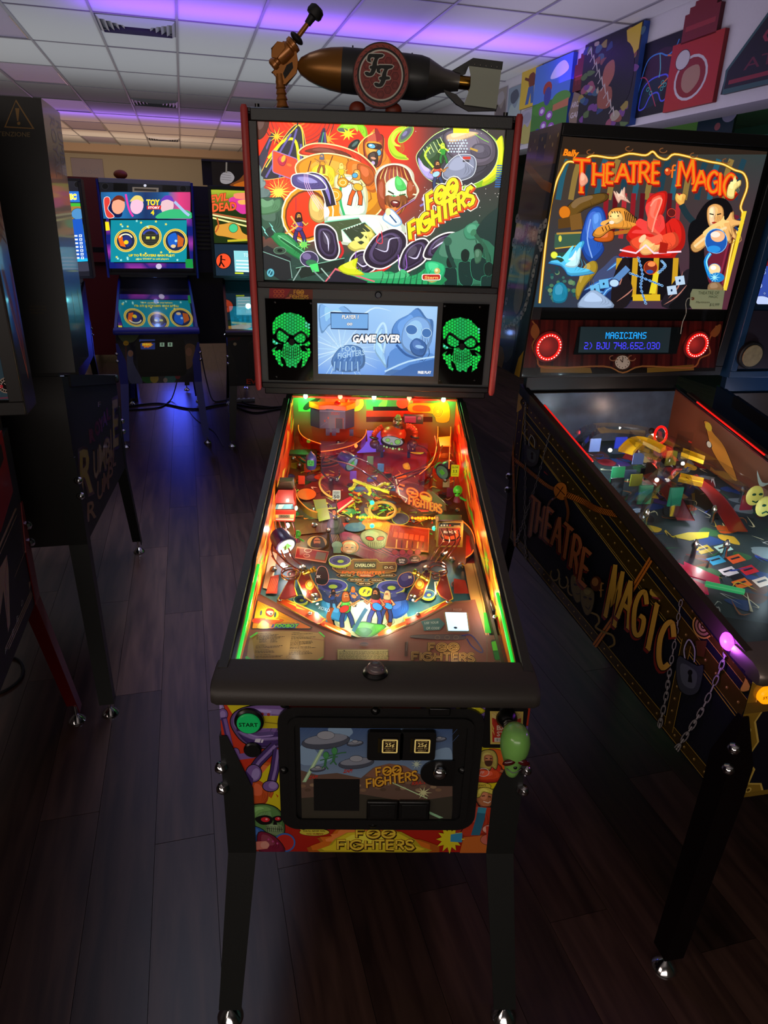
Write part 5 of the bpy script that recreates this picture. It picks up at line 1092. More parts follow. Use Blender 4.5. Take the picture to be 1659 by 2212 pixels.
# ---------------------------------------------------------------- playfield of the centre machine
playfield_box(F,zf=.745,y0=.06,y1=1.166)
P3=(480,840,2.44)
def pf_art(a):
    A_=((0,'a81408'),(.12,'8a1c10'),(.24,'6a2418'),(.36,'4a3420'),(.5,'5a3018'),(.58,'4a2c24'),(.66,'3a5a68'),(.8,'3a6a80'),(1,'2a6a70'))
    def bg(u,v):
        for (p,c),(q,d) in zip(A_,A_[1:]):
            if v<=q:return lerp(hx(c),hx(d),(v-p)/(q-p))
        return hx(A_[-1][1])
    a.grad(150,300,1480,1330,10,24,bg)
    rr=random.Random(11)
    for k in range(60):      # comic clutter of the upper half
        x,y=rr.uniform(260,1250),rr.uniform(300,720); c=rr.choice(['e84818','f08020','5a3048','e8b830','3a1c18','2a9050','482870','f06818','38607a','2a2420'])
        a.blob([(x+rr.uniform(14,46)*math.cos(t),y+rr.uniform(8,26)*math.sin(t)) for t in (0,1.1,2.3,3.4,5)],c,'3a1008' if k % 3==0 else 0,1.5,sm=3)
    for k in range(150):
        x,y=rr.uniform(300,1200),rr.uniform(420,760); a.line([(x,y),(x+rr.uniform(-34,34),y+rr.uniform(-14,14)),(x+rr.uniform(-44,44),y+rr.uniform(-20,20))],rr.uniform(2,6),rr.choice(['f0e040','2a0c06','38a048','f88828','f8d090','401408','203a58','e02818','88c040']),sm=3,taper=2)
    for k in range(9):a.ring(520,330,40+k*14,18+k*9,4,'2a0c08' if k % 2 else 'e85020',0,20,160)
    for x,y in ((540,255),(600,252),(510,285),(575,300)):a.ell(x,y,30,13,'9a2810',out='2a0c08',ow=3)
    # orange hall of the fight, middle: creatures and shields
    for k in range(26):
        x,y=740+rr.uniform(-180,200),600+rr.uniform(-80,70); a.line([(x,y),(x+rr.uniform(-40,40),y+rr.uniform(-20,20)),(x+rr.uniform(-60,60),y+rr.uniform(-34,34))],9,rr.choice(['d8c820','a8b828','58a038','e87018','e8e040']),sm=3,taper=1)
    a.ring(845,640,90,46,13,'c8a030',0,-10,190); a.ring(600,520,90,60,10,'d8b848',20,90,230); a.poly([(480,590),(545,585),(570,690),(510,705)],'a8b828'); a.poly([(482,592),(545,586),(552,630),(495,640)],'8aa048')
    a.ell(445,560,50,30,'e86818',out='5a1c10',ow=3); a.poly([(600,610),(680,570),(692,600),(620,660)],'c82838'); a.line([(604,655),(690,590)],9,'e8e8a0')
    a.blob([(740,700),(800,680),(870,700),(900,740),(860,770),(800,760),(745,740)],'d8782a',0,0); a.ell(700,735,56,24,'3a5a7a'); a.ell(940,690,44,30,'4a4a6a',out='a8b838',ow=3)
    a.poly([(240,660),(560,720),(545,760),(250,790)],'5a3a20');
    # villain in purple with the white skull, equipment case
    a.blob([(620,760),(700,770),(780,820),(900,860),(1010,880),(1080,900),(960,930),(820,920),(700,880),(640,830)],'8a2850',0,0,sm=4)
    for k in range(7):a.line([(660+k*30,790+k*8),(800+k*30,860+k*8),(940+k*20,905)],7,('5a2458','b83868')[k % 2],sm=3,taper=1)
    a.blob([(730,790),(740,760),(800,745),(860,765),(870,800),(850,840),(800,848),(760,830)],'9a9878','1a1008',3); a.ell(778,795,20,9,'d82820',12,out='1a1008',ow=4); a.ell(834,795,18,9,'d82820',-10,out='1a1008',ow=4)
    for k in range(7):a.line([(770+k*11,815),(772+k*11,842)],2,'2a2818')
    a.poly([(885,718),(1090,745),(1085,865),(860,840)],'8a2c18'); a.line([(885,718),(1090,745),(1085,865),(860,840)],5,'c87030',closed=True)
    for k in range(6):a.poly([(905+k*28,760+k*4),(925+k*28,762+k*4),(922+k*28,790+k*4),(900+k*28,786+k*4)],'d84a28'); a.line([(920+k*28,800+k*3),(916+k*28,846)],7,('e8a850','5a1810')[k % 2])
    for k in range(4):a.ell(910+k*40,868,16,14,'a02040',out='3a1018',ow=2)
    # portraits
    a.ell(500,815,52,34,'b88848',out='141010',ow=4); a.blob([(470,840),(474,800),(500,785),(530,795),(540,840)],'14100e',0,0); a.ell(500,812,18,22,'a86040'); a.blob([(486,822),(514,822),(508,840),(492,840)],'2a1810',0,0); a.line([(486,806),(516,806)],4,'14100e')
    a.poly([(560,770),(600,762),(640,830),(580,836)],'241c24')
    for k in range(5):a.line([(575+k*8,774),(590+k*10,828)],2.4,'a87848')
    a.ell(670,840,50,36,'d86028',out='14100e',ow=4); a.blob([(636,860),(640,826),(670,815),(700,826),(704,860),(670,876)],'c88858','1a100c',2); a.blob([(636,836),(650,814),(690,814),(706,838),(690,826),(650,826)],'d8c080',0,0); a.line([(650,842),(664,844)],4,'14100e'); a.line([(678,844),(692,842)],4,'14100e'); a.line([(656,862),(684,862)],3,'f0e0d0')
    a.ell(605,830,28,20,'7a9880',out='1a201c',ow=2); a.rect(585,838,626,872,'6a8870')
    # insert plate with city names
    a.blob([(560,700),(620,690),(640,760),(560,770)],'3a3a3a',0,0)
    a.poly([(580,920),(670,920),(690,905),(815,905),(830,922),(912,922),(920,940),(915,968),(880,975),(610,975),(582,955)],'7a5020'); a.line([(580,920),(670,920),(690,905),(815,905),(830,922),(912,922),(920,940),(915,968),(880,975),(610,975),(582,955)],3,'c89a48',closed=True)
    a.rect(695,918,812,956,'3a3a28'); a.text('OVERLORD',700,945,16,'d8e0b0',w=106,off=.03)
    for x0,t in ((592,'AUSTIN'),(845,'D.C.')):a.poly(rr_(x0,936,x0+68,960,4),'4a2c18'); a.text(t,x0+10,954,11,'e8d0a8',w=48,off=.02,slant=.1)
    a.text('FOO FIGHTERS',628,985,17,'e87028',w=228,off=.03,slant=.2,out='5a1c08')
    for x,y,t in ((650,990,'SEATTLE'),(757,990,'ROSWELL'),(870,990,'LOS ANGELES'),(705,1014,'NEW ORLEANS'),(815,1016,'CHICAGO'),(752,1034,'NEW YORK')):
        a.poly([(x-50,y),(x-30,y-10),(x+30,y-10),(x+50,y),(x+30,y+10),(x-30,y+10)],'a8803a'); a.poly([(x-45,y),(x-28,y-8),(x+28,y-8),(x+45,y),(x+28,y+8),(x-28,y+8)],'8a2018' if t=='ROSWELL' else '16120c'); a.text(t,x,y+4,8,'d8c8a0',center=True,w=min(60,8*len(t)),off=.02)
    # spotlights / drums below
    for x,y,rx,ry,c in ((620,912,56,26,'4a4a90'),(580,1045,78,34,'4a50a0'),(888,1052,72,34,'4a50a0'),(415,1118,36,22,'3a6a90'),(1085,1090,34,22,'3a6a90')):
        a.ell(x,y+12,rx*1.04,ry*1.05,'b8c830',out='2a4a40',ow=2); a.ell(x,y,rx,ry,c,out='d8e0a0',ow=3); a.ell(x,y+2,rx*.7,ry*.62,'2c3470'); a.ell(x+4,y+5,rx*.3,ry*.32,'a8c848')
    a.blob([(498,980),(510,950),(530,945),(550,960),(560,1010),(540,1040),(496,1030)],'14141a','e08878',3,sm=3); a.ell(508,998,20,12,'1a1820'); a.text('2X',496,1003,12,'ffffff',w=22,off=.05,slant=.1)
    a.blob([(925,1020),(945,985),(990,975),(1010,1000),(1000,1040),(950,1055)],'2a2c78','e8a048',3,sm=3); a.text('3X',980,1006,12,'f0f0e0',w=20,off=.05)
    for x,y,s,t in ((947,915,32,'EXTRA BALL'),(1015,905,30,'HOT CHANCE'),(1233,1038,24,'BALL SAVE'),(370,985,26,'SPIN'),(1132,998,24,'SUPER')):
        a.ell(x,y,s,s*.62,'120c0c',out='8a3a2c',ow=3); w_=t.split();
        for i_,q in enumerate(w_):a.text(q,x,y-1+i_*12 if len(w_)>1 else y+4,9,'e8e0d8',center=True,w=6.5*len(q),off=.03)
    for k in range(14):a.line([(560+rr.uniform(-40,380),900+rr.uniform(0,160)),(600+rr.uniform(0,340),930+rr.uniform(0,150))],3,rr.choice(['78a8a8','3a8878','204a58','b8c8b0']),taper=2)
    a.blob([(620,1180),(700,1130),(860,1120),(960,1170),(960,1260),(760,1325),(600,1260)],'a8b890',0,0,sm=4); a.blob([(520,1130),(620,1120),(660,1180),(640,1240),(560,1210)],'2a78a8',0,0); a.blob([(860,1110),(960,1110),(980,1180),(900,1220)],'2858a8',0,0)
    a.blob([(500,1060),(560,1090),(640,1090),(700,1070),(760,1110),(640,1140),(540,1130)],'30406a',0,0); a.blob([(800,1080),(880,1100),(960,1080),(970,1120),(850,1130)],'303c74',0,0)
    a.ell(757,1078,38,26,'d8d020',out='203828',ow=3)
    for dx in (-10,12):a.text('F',750+dx,1088+dx*.3,18,'243c40',slant=.4,off=.05)
    for x0,y0,x1,y1 in ((560,1160,600,1280),(870,1150,900,1250)):a.line([(x0+20,y0),(x0,y0+50),(x0+14,y0+90),(x0+4,y0+110)],24,'7a3c18',sm=3)
    fig(a,585,1085,.9,'303a5a','1c1414','c88058',1,'24304a','2a4a90'); fig(a,690,1075,.95,'2a58a8','c8702a','d89868',-1,'3a3a60','c88a50')
    fig(a,870,1110,1.5,'d83828','d8c088','d89060',-1,'28386a','3a90c8'); fig(a,650,1120,1.7,'48a838','b85a20','d89868',1,'243868','d83028'); fig(a,810,1105,1.8,'c82830','1c100c','b87048',-1,'283c78','2878c0')
    a.blob([(690,1260),(740,1240),(800,1250),(860,1262),(800,1310),(755,1320),(705,1300)],'4a9838','183a18',3); a.blob([(700,1280),(760,1270),(790,1290),(750,1318)],'2a7028',0,0); a.line([(690,1290),(740,1200),(760,1170)],20,'2a5a70',sm=3)
    a.text('XOXO',505,1170,18,'b8d0e8',w=60,slant=.2,ax=(1,.3))
    # outlane wood, left red card, shooter lane wood
    a.poly([(252,860),(290,880),(262,1070),(215,1060)],'b89a78'); a.poly([(255,1000),(300,990),(290,1090),(230,1090)],'8a3020')
    for k in range(5):a.line([(240+k*8,1080),(262+k*9,1010)],2,'d86a40')
    a.poly([(1275,940),(1290,930),(1345,930),(1360,1000),(1410,1340),(1370,1340),(1300,1090)],'c89a58'); a.line([(1318,930),(1372,1150),(1400,1330)],4,'8a6228'); a.line([(1340,930),(1425,1330)],3,'8a6228')
    a.poly([(1285,780),(1340,800),(1345,930),(1280,930)],'8a2818'); a.poly([(1375,1190),(1400,1190),(1442,1300),(1384,1298)],'30b830')
    a.poly([(1220,1010),(1280,1020),(1300,1090),(1220,1090)],'9a2c20')
    a.poly([(395,845),(562,870),(545,925),(385,900)],'8a1c1c'); a.line([(395,845),(562,870),(545,925),(385,900)],4,'c87858',closed=True); a.ring(452,862,18,10,3,'e8b8a8'); a.ring(445,890,16,8,3,'d88878'); a.poly([(500,868),(550,876),(540,915),(488,908)],'6a5a48')
a=pfart(F,P3,step=7e-6); y1_=F.py1
a.clip=crop_of(F,[(-.26,.065,F.zf+F.ps*(.065-.12)),(.26,.065,F.zf+F.ps*(.065-.12)),(.26,y1_,F.zf+F.ps*(y1_-.12)),(-.26,y1_,F.zf+F.ps*(y1_-.12))],P3)
PFM=art_mat('playfield_print',0,.4,spec=.12)
a.auto=30; pf_art(a); a.build('playfield_print',PFM,F)
# back board print, lamp glow painted into its colour bands, and its five lamps
bbp=(0,F.py1-.001,.9)
a=pxart(F,bbp,(0,-1,0),(560,840,6.144),step=8e-6); a.clip=crop_of(F,[(-.26,F.py1-.001,1.052),(.26,F.py1-.001,1.052),(.26,F.py1-.001,.85),(-.26,F.py1-.001,.85)],(560,840,6.144))
a.grad(380,40,2700,900,12,4,lambda u,v:lerp(hx('3a7a40'),hx('b03818'),v) if int(u*5) % 2==0 else lerp(hx('a83018'),hx('8a2c18'),v))
a.rect(520,60,790,300,'58a848'); a.blob([(580,260),(640,180),(760,120),(830,110),(740,200),(640,280)],'2a2c20',0,0); a.rect(880,70,1140,300,'b8643a'); a.ell(1280,190,110,110,'a8c838',out='48301c',ow=4); a.ell(1260,170,80,70,'b88a58'); a.ell(1240,150,44,34,'9a5a40')
a.rect(1420,70,2040,270,'3a8a48'); a.blob([(1580,230),(1640,150),(1700,100),(1680,240)],'78c848',0,0); a.rect(1510,235,2010,290,'14100e'); a.rect(1420,290,2040,370,'a82c14'); a.rect(1420,370,2300,440,'4a1410'); a.ell(1900,190,80,70,'b84828')
a.blob([(2000,200),(2300,190),(2500,180),(2520,420),(2360,440),(2300,330),(2010,310)],'e89018','6a2408',4); a.blob([(2060,220),(2240,230),(2260,300),(2050,290)],'d84a10',0,0)
for k in range(7):a.ring(2370,300,20+k*8,24+k*9,5,'c83c10' if k % 2 else 'f0b028')
a.text('FOO FIGHTERS',1130,150,30,'1a0c08',w=160,slant=.2,off=.02)
a.build('back_board_print_with_glow',PFM,F)
for k,(px,py,c) in enumerate(((660,856,'20ff70'),(735,857,'ff3010'),(808,858,'20ff70'),(884,860,'ff3010'),(958,863,'20ff70'))):
    q=F.hit(px,py,(0,1.15,0),(0,1,0)); em=mat('led_green' if k % 2==0 else 'led_red',c,.3,emit='b8ffd0' if k % 2==0 else 'ff9070',es=3)
    MB().ball(q,.0075,1,1,1.1,12,8).build('back_lamp',em,F)
    lamp_in(F,(q.x,q.y-.010,q.z-.006),.5,(.05,1,.25) if k % 2==0 else (1,.08,.02),.001)
MB().box(-.262,.262,1.155,1.163,1.040,1.046).build('glass_channel',mat('red_clear_strip','c02818',.3,emit='c02010',es=.25),F)
# inner side boards with flame print
def side_board(sx,spots):
    zt0=lambda y:F.ztop(y)-.006; zb0=lambda y:F.zf+F.ps*(y-.12)
    MB().prism([(.06,zb0(.06)),(1.165,zb0(1.165)),(1.165,zt0(1.165)),(.06,zt0(.06))],lambda y,z,t:Vector((t,y,z)),*sorted((sx*.2595,sx*.2612))).build('inner_side_board',WOODD,F,smooth=False)
    a=Art(lambda u,v:Vector((sx*.2592,.06+1.10*u,zb0(.06+1.1*u)+(zt0(.06+1.1*u)-zb0(.06+1.1*u))*v)),(-sx,0,0),step=8e-6)
    a.grad(0,0,1,1,24,3,lambda u,v:lerp(hx('c8781c'),hx('d82c18'),min(1,max(0,u*1.6-.4))))
    rr=random.Random(4+sx)
    for k in range(70):
        u=rr.random()*.95; v=rr.random(); L=rr.uniform(.05,.13); c=rr.choice(['f0b030','a81c10','e85818','f8d848','8a1810','e87828','58b838' if k % 3==0 else 'f09028'])
        a.poly([(u,v-.03),(u+L*.4,v+.10),(u+L,v+.04+rr.uniform(-.1,.1)),(u+L*.45,v-.06)],c)
    for u in spots:a.burst(u,.55,.02,.05,9,'68c838',sy=5); a.burst(u,.55,.012,.03,9,'e0d828',sy=5)
    a.build('side_print',PFM,F)
side_board(-1,(.12,.30)); side_board(1,(.17,.33,.72))
# playfield lamps: red at the back, orange in the middle, warm white at the flippers
def pl3(cx,cy,h,power,col,r=.02):lamp_in(F,tuple(pfpt(F,480+cx/2.44,840+cy/2.44,h)),power,col,r)
for cx,cy,h,pw,c in ((330,250,.12,.8,(1,.08,.04)),(560,270,.10,.3,(1,.3,.1)),(760,150,.14,.6,(1,.25,.1)),(1080,210,.13,.8,(1,.3,.08)),(1210,330,.08,.8,(1,.08,.05)),(320,420,.07,.7,(1,.25,.15)),(560,420,.08,.6,(.9,.5,1.0)),(770,360,.08,.6,(.55,.4,1)),(1250,520,.07,.6,(1,.2,.12)),(420,640,.06,.5,(.9,1,.6)),(700,600,.07,.7,(.85,1,.5)),(850,620,.06,.6,(.9,.9,.3)),(1060,640,.07,.8,(1,.35,.12)),(300,740,.05,.7,(1,.55,.45)),(330,880,.045,.8,(1,.85,.8)),(1180,860,.05,.6,(1,.85,.6)),(1290,760,.05,.4,(1,.3,.1)),
    (430,1050,.035,.55,(1,.86,.5)),(500,1130,.03,.45,(1,.9,.6)),(1090,1040,.035,.5,(1,.86,.5)),(1010,1130,.03,.45,(1,.9,.6)),(760,1060,.06,.8,(.85,.95,.95)),(640,1240,.03,.35,(1,.85,.55)),(880,1240,.03,.35,(1,.85,.55)),(760,880,.07,.6,(1,.7,.45)),(1380,1080,.04,.35,(1,.75,.4)),(240,1000,.04,.35,(1,.6,.3))):
    pl3(cx,cy,h,pw*(.46 if cy<500 else .5 if cy<700 else .42),c,.003)
for x,y,h,pw,c in ((.07,.86,.13,.35,(1,.7,.6)),(-.12,.84,.10,.16,(1,.6,.55)),(-.235,.26,.05,.12,(1,.9,.8)),(.235,.26,.05,.12,(1,.9,.8)),(0,.12,.055,.05,(1,.85,.75)),(-.16,.16,.055,.05,(1,.9,.75)),(.16,.14,.055,.05,(1,.88,.8))):lamp_in(F,(x,y,F.zf+F.ps*(y-.12)+h),pw,c,.002)  # extra fills, added to brighten the toys and the apron
def M3(cx,cy,h=0,z=2.44,o=(480,840)):return pfpt(F,o[0]+cx/z,o[1]+cy/z,h)
UPV=Vector((0,0,1))
# ---- apron with cards, price window, ball gauge
AP=mat('apron_brown','7e4434',.7,bump=.1,nscale=300); APT=mat('apron_trim','4a3020',.5)
E5=(500,1270,6.38)
apz=.022
def apt(x,y,h=apz):return F.hit(500+x/6.38,1270+y/6.38,(0,.12,F.zf+h),(0,-F.ps,1))
outl=[apt(*p) for p in ((90,1040),(265,85),(410,100),(1010,420),(1300,560),(1500,640),(1680,690),(1900,690),(2080,660),(2500,480),(3080,190),(3350,165),(3560,870),(3650,1040))]
MB().prism([(p.x,p.y) for p in outl],lambda x,y,t:Vector((x,y,F.zf+F.ps*(y-.12)+t)),.001,apz).build('apron',AP,F,bev=.003)
a=pxart(F,(0,.12,F.zf+apz+.0004),(0,-F.ps,1),E5,step=1e-5)
a.line([(275,95),(400,102),(1010,432),(1290,570),(1500,652),(1700,700),(1900,700),(2080,672),(2500,490),(3060,205),(3300,180)],12,'7a5a3a'); a.line([(150,1030),(275,95)],9,'6a4a2c')
a.poly([(350,165),(1120,540),(1090,575),(270,572),(262,545)],'2a1a10'); a.poly([(362,175),(1095,545),(1070,556),(290,556),(288,540)],'d86a10')
a.poly([(362,175),(560,270),(900,470),(900,556),(290,556)],'e89a18')
for k in range(16):a.line([(520,340),(360+k*46,175+k*24)],6,('f0d020','c85a10')[k % 2],taper=1)
a.blob([(400,310),(450,290),(560,270),(640,330),(640,400),(560,440),(420,420)],'c8e020',0,0,sm=3); a.blob([(470,330),(500,285),(560,290),(590,330),(570,380),(540,400),(480,380)],'c83820','1a0c08',3,sm=3); a.blob([(480,330),(530,315),(580,330),(560,375),(520,372)],'d8c8a8','1a0c08',3); a.ell(545,360,14,12,'3a3848')
for x,y in ((408,345),(602,370)):a.ell(x,y,12,36,'2a3858',8,out='101018',ow=2)
a.blob([(300,430),(400,420),(700,440),(680,470),(560,500),(440,490),(300,480)],'e86018','5a1c08',3,sm=3); a.blob([(380,490),(440,450),(520,500),(520,556),(360,556)],'e8c818','6a4a08',3); a.rect(300,425,396,482,'d03020'); a.line([(470,425),(660,440)],12,'f8e840')
a.text('INTRODUCING THE',610,488,10,'3a3010',w=260,slant=.2,off=.02); a.poly([(540,556),(570,500),(940,492),(900,536),(880,556)],'2a50a0'); a.text('FOOBOT',590,545,44,'78e838',w=320,slant=.35,off=.03,out='1a3a18',ow=.05)
a.ring(556,515,36,40,10,'e86820')
# instruction card, small print kept as lines of lettering
a.poly([(360,605),(640,588),(900,590),(1200,612),(1282,690),(1278,960),(1190,1032),(900,1010),(600,1010),(240,1030),(205,960),(225,780),(250,690)],'8a6a3c'); a.poly([(372,615),(640,600),(900,600),(1195,622),(1270,695),(1266,955),(1185,1020),(900,1000),(600,1000),(245,1020),(216,955),(236,785),(262,695)],'a8854e')
rr=random.Random(21)
def para(x,y,n,w,col='2c2010',lead=17,sk=-.05):
    for k in range(n):
        xx=x-k*1.5; end=x+w*rr.uniform(.7,1.0)
        while xx<end:
            L=rr.uniform(10,42); a.line([(xx,y+k*lead+(xx-x)*sk),(min(xx+L,end),y+k*lead+(min(xx+L,end)-x)*sk)],7,col); xx+=L+7
for x,y,t,n,w in ((350,640,'ASSEMBLE THE VAN',4,400),(335,800,'VAN ASSEMBLY',2,400),(325,868,'BUILD THE FOOBOT',2,340),(310,938,'BATTLE THE OVERLORD',2,400),(832,632,'COMMANDER',1,340),(825,680,'SEARCH AREA 51',2,380),(815,740,'BUS CHANCE',3,400),(808,815,'BONUS SCORES',2,360),(795,880,'OVERDRIVE BALL SAVE',3,380)):
    a.text(t,x,y+2,11,'1c1408',w=len(t)*12,slant=.1,off=.02,ax=(1,-.05)); para(x-2,y+18,n,w)
for x in (385,540):para(x,728,3,110)
for x in (780,852):a.ring(x,968,26,20,3,'4a3818'); a.text('FF',x-10,974,14,'4a3818')
for p in (((250,690),(350,622),(370,638),(268,704)),((188,968),(215,952),(286,1008),(250,1030),(200,1000)),((1195,622),(1225,622),(1290,680),(1280,698)),((1270,958),(1258,975),(1150,1028),(1190,1030))):a.poly(list(p),'5ad850')
a.build('apron_print',ART,F)
A2=(800,1090,5.184); a=pxart(F,(0,.12,F.zf+apz+.0004),(0,-F.ps,1),A2,step=1e-5)
a.poly([(820,1205),(1090,1210),(1120,1430),(860,1428)],'9a7040'); a.poly([(832,1212),(1080,1217),(1108,1422),(868,1420)],'2a2018')
a.ell(895,1176,22,16,'7a5248'); a.text('INSIDER',930,1190,26,'b89088',w=96,off=.0)
a.poly([(565,1306),(770,1270),(836,1335),(780,1405),(600,1412),(590,1360)],'3a6a6c'); a.text('USE YOUR',604,1340,26,'b8c8c0',w=160,slant=.2,ax=(1,-.06),off=.01); a.text('QR CODE',622,1396,26,'b8c8c0',w=150,slant=.2,off=.01)
a.blob([(460,1470),(600,1458),(980,1455),(1060,1470),(1040,1510),(800,1512),(480,1490)],'5a4a4c','3a2024',3,sm=3)
for x in (752,860,960):a.ring(x,1488,28,20,4,'8a7058')
a.line([(1020,1470),(1120,1460),(1200,1540),(1260,1640),(1220,1650),(1130,1580),(1080,1500)],16,'3a2a68',sm=4)
a.line([(400,1700),(404,1540)],34,'4a2a24'); a.line([(402,1640),(414,1530)],9,'6a5a58')
band_logo(a,(655,1640,82,330,(1,0),(.02,-1)),(470,1745,86,690,(1,.02),(.02,-1)),[('6a4a20',44,2,3),('2c1810',34,0,0),('b88c48',24,0,0),('7a5626',10,0,0)])
a.line([(-700,1500),(-200,1560),(0,1556),(210,1570),(250,1700)],5,'8a4a3c',sm=3); a.line([(-400,1660),(-380,1620),(230,1620),(236,1700)],3,'7a5a38')
a.rect(-370,1625,200,1740,'8a7a3c'); a.rect(-362,1632,192,1740,'a8985a')
for k in range(8):
    x=-350
    while x<180:
        L=rr.uniform(12,46); a.line([(x,1650+k*12),(x+L,1650+k*12)],5,'4a4018'); x+=L+7
a.ell(-70,1572,46,22,'4a2018',out='8a5a40',ow=4); a.text('Stern',-104,1582,16,'9a6a48',w=70,slant=.1)
a.rect(-300,1640,-284,1656,'3a3010')
a.build('apron_print',ART,F)
p=[F.hit(800+x/5.184,1090+y/5.184,(0,.12,F.zf+apz),(0,-F.ps,1)) for x,y in ((838,1218),(1074,1222),(1100,1416),(872,1414))]
nrm=Vector((0,-F.ps,1)).normalized()
b=MB(); b.add([q+nrm*t for t in (.0,.003) for q in p],[(0,3,2,1),(4,5,6,7),(0,1,5,4),(1,2,6,5),(2,3,7,6),(3,0,4,7)])
w_=b.build('code_reader_window',mat('lit_window','d8f0ff',.2,emit='c0ecff',es=1.15),F)
q=F.hit(984,1356,(0,.12,F.zf+apz+.0035),(0,-F.ps,1)); MB().ball(q,.004,1,1,.3,10,6).build('reader_eye',mat('eye_blue','203a58',.2),w_)
# right gauge plate and plunger lane
pts=[F.hit(1000+x/8.295,1360+y/8.295,(0,.12,F.zf+apz),(0,-F.ps,1)) for x,y in ((388,118),(770,120),(850,630),(440,630))]
MB().prism([(p.x,p.y) for p in pts],lambda x,y,t:Vector((x,y,F.zf+F.ps*(y-.12)+t)),.001,apz+.001).build('ball_gauge_plate',AP,F,bev=.002)
a=pxart(F,(0,.12,F.zf+apz+.0016),(0,-F.ps,1),(1000,1360,8.295),step=1e-5)
a.line(rr_(430,138,745,640,30),14,'a07a50'); a.poly([(500,215),(520,182),(580,176),(620,205),(688,520),(670,556),(600,560),(565,530)],'062808'); a.poly([(508,222),(600,200),(652,370),(540,378)],'58e020'); a.poly([(545,392),(655,382),(680,520),(600,548),(572,520)],'107828')
for k in range(5):a.line([(640+k*26,250+k*74),(634+k*26,210+k*74),(680+k*26,205+k*74),(690+k*26,240+k*74)],7,'8a5a50')
a.ell(630,606,84,50,'5a3424',out='a07a50',ow=5); a.text('Stern',585,620,26,'b88a60',w=92,slant=.1)
a.build('gauge_print',art_mat('gauge_print_glow',.35),F)
LG=mat('green_glow_channel','28c848',.25,emit='18e040',es=.9)
for sx,(u0,u1) in ((-1,(.07,.34)),(1,(.07,.26))):MB().tube([(sx*.2555,y,F.ztop(y)-.012) for y in (u0,(u0+u1)/2,u1)],.0032,8).build('edge_light',LG,F)
MB().prism([(.245,.08),(.251,.08),(.251,.60),(.245,.60)],lambda x,y,t:Vector((x,y,F.zf+F.ps*(y-.12)+t)),.001,.028).build('shooter_lane_rail',WOODD,F)
b=MB(); c=M3(1430,1180,.01); b.box(c.x-.008,c.x+.010,c.y-.022,c.y+.022,c.z-.01,c.z+.02); b.build('auto_plunger',BLACKP,F,bev=.002)
q=M3(1437,1205,.03); MB().ball(q,.006).build('lane_screw',CHROME,F)
# ---- mechanisms and toys on the playfield
def pfz(y):return F.zf+F.ps*(y-.12)
def plate(name,pts,h0,h1,m,bev=.001,crop=P3,parent=None,hh=None):
    hh=h1 if hh is None else hh
    P=[F.hit(crop[0]+x/crop[2],crop[1]+y/crop[2],(0,.12,F.zf+hh),(0,-F.ps,1)) for x,y in pts]
    return MB().prism([(p.x,p.y) for p in P],lambda x,y,t:Vector((x,y,pfz(y)+t)),h0,h1).build(name,m,parent or F,bev=bev)
def plateart(crop,h,name='print',parent=None,m=None):
    a=pxart(F,(0,.12,F.zf+h+.0003),(0,-F.ps,1),crop,step=1e-5); a.fin=lambda:a.build(name,m or ART,parent or F); return a
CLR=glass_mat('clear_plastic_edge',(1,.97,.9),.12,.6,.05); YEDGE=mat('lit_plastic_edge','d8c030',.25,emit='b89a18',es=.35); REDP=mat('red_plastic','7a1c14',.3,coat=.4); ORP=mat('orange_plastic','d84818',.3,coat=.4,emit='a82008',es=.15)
WHITER=mat('white_rubber','d8d0c0',.6); POST=mat('post_steel','b8b4b0',.2,1.0)
# flippers, inlane guides, slingshots (left then its mirror, each measured)
flips=[([(535,1228),(520,1240),(530,1256),(640,1304),(672,1306),(672,1290),(655,1278)],(532,1240)),([(975,1225),(988,1238),(975,1254),(870,1304),(830,1306),(826,1292),(845,1276)],(978,1240))]
for P,c in flips:
    f=plate('flipper',P,.004,.020,mat('flipper_orange','e86020',.35,emit='c84010',es=.25),.003)
    a=plateart(P3,.020,'flipper_stripe',f); s=1 if c[0]<700 else -1
    a.line([(c[0]+s*8,c[1]+5),(c[0]+s*120,1296)],10,'f8b848'); a.line([(c[0]+s*20,c[1]+10),(c[0]+s*110,1292)],4,'f8f0c0'); a.ell(c[0],c[1],9,7,'d84018'); a.fin()
for P,bolts,bp in (([(300,1100),(330,1105),(500,1180),(530,1205),(545,1212),(520,1235),(495,1240),(290,1122)],((302,1112),(462,1184)),(390,1146,25)),([(1190,1112),(1212,1125),(1000,1245),(965,1232),(960,1210),(1000,1200)],((1190,1124),(1032,1188)),(1110,1160,-27))):
    o=plate('inlane_guide',P,.012,.016,ORP,.002); a=plateart(P3,.016,'guide_print',o)
    a.line(P,5,'f0d840',closed=True); a.bolt(bp[0],bp[1],110,26,'f0c838',bp[2]); a.fin()
    for q in bolts:MB().ball(M3(*q,.017),.0055,1,1,.7).build('screw',CHROME,o)
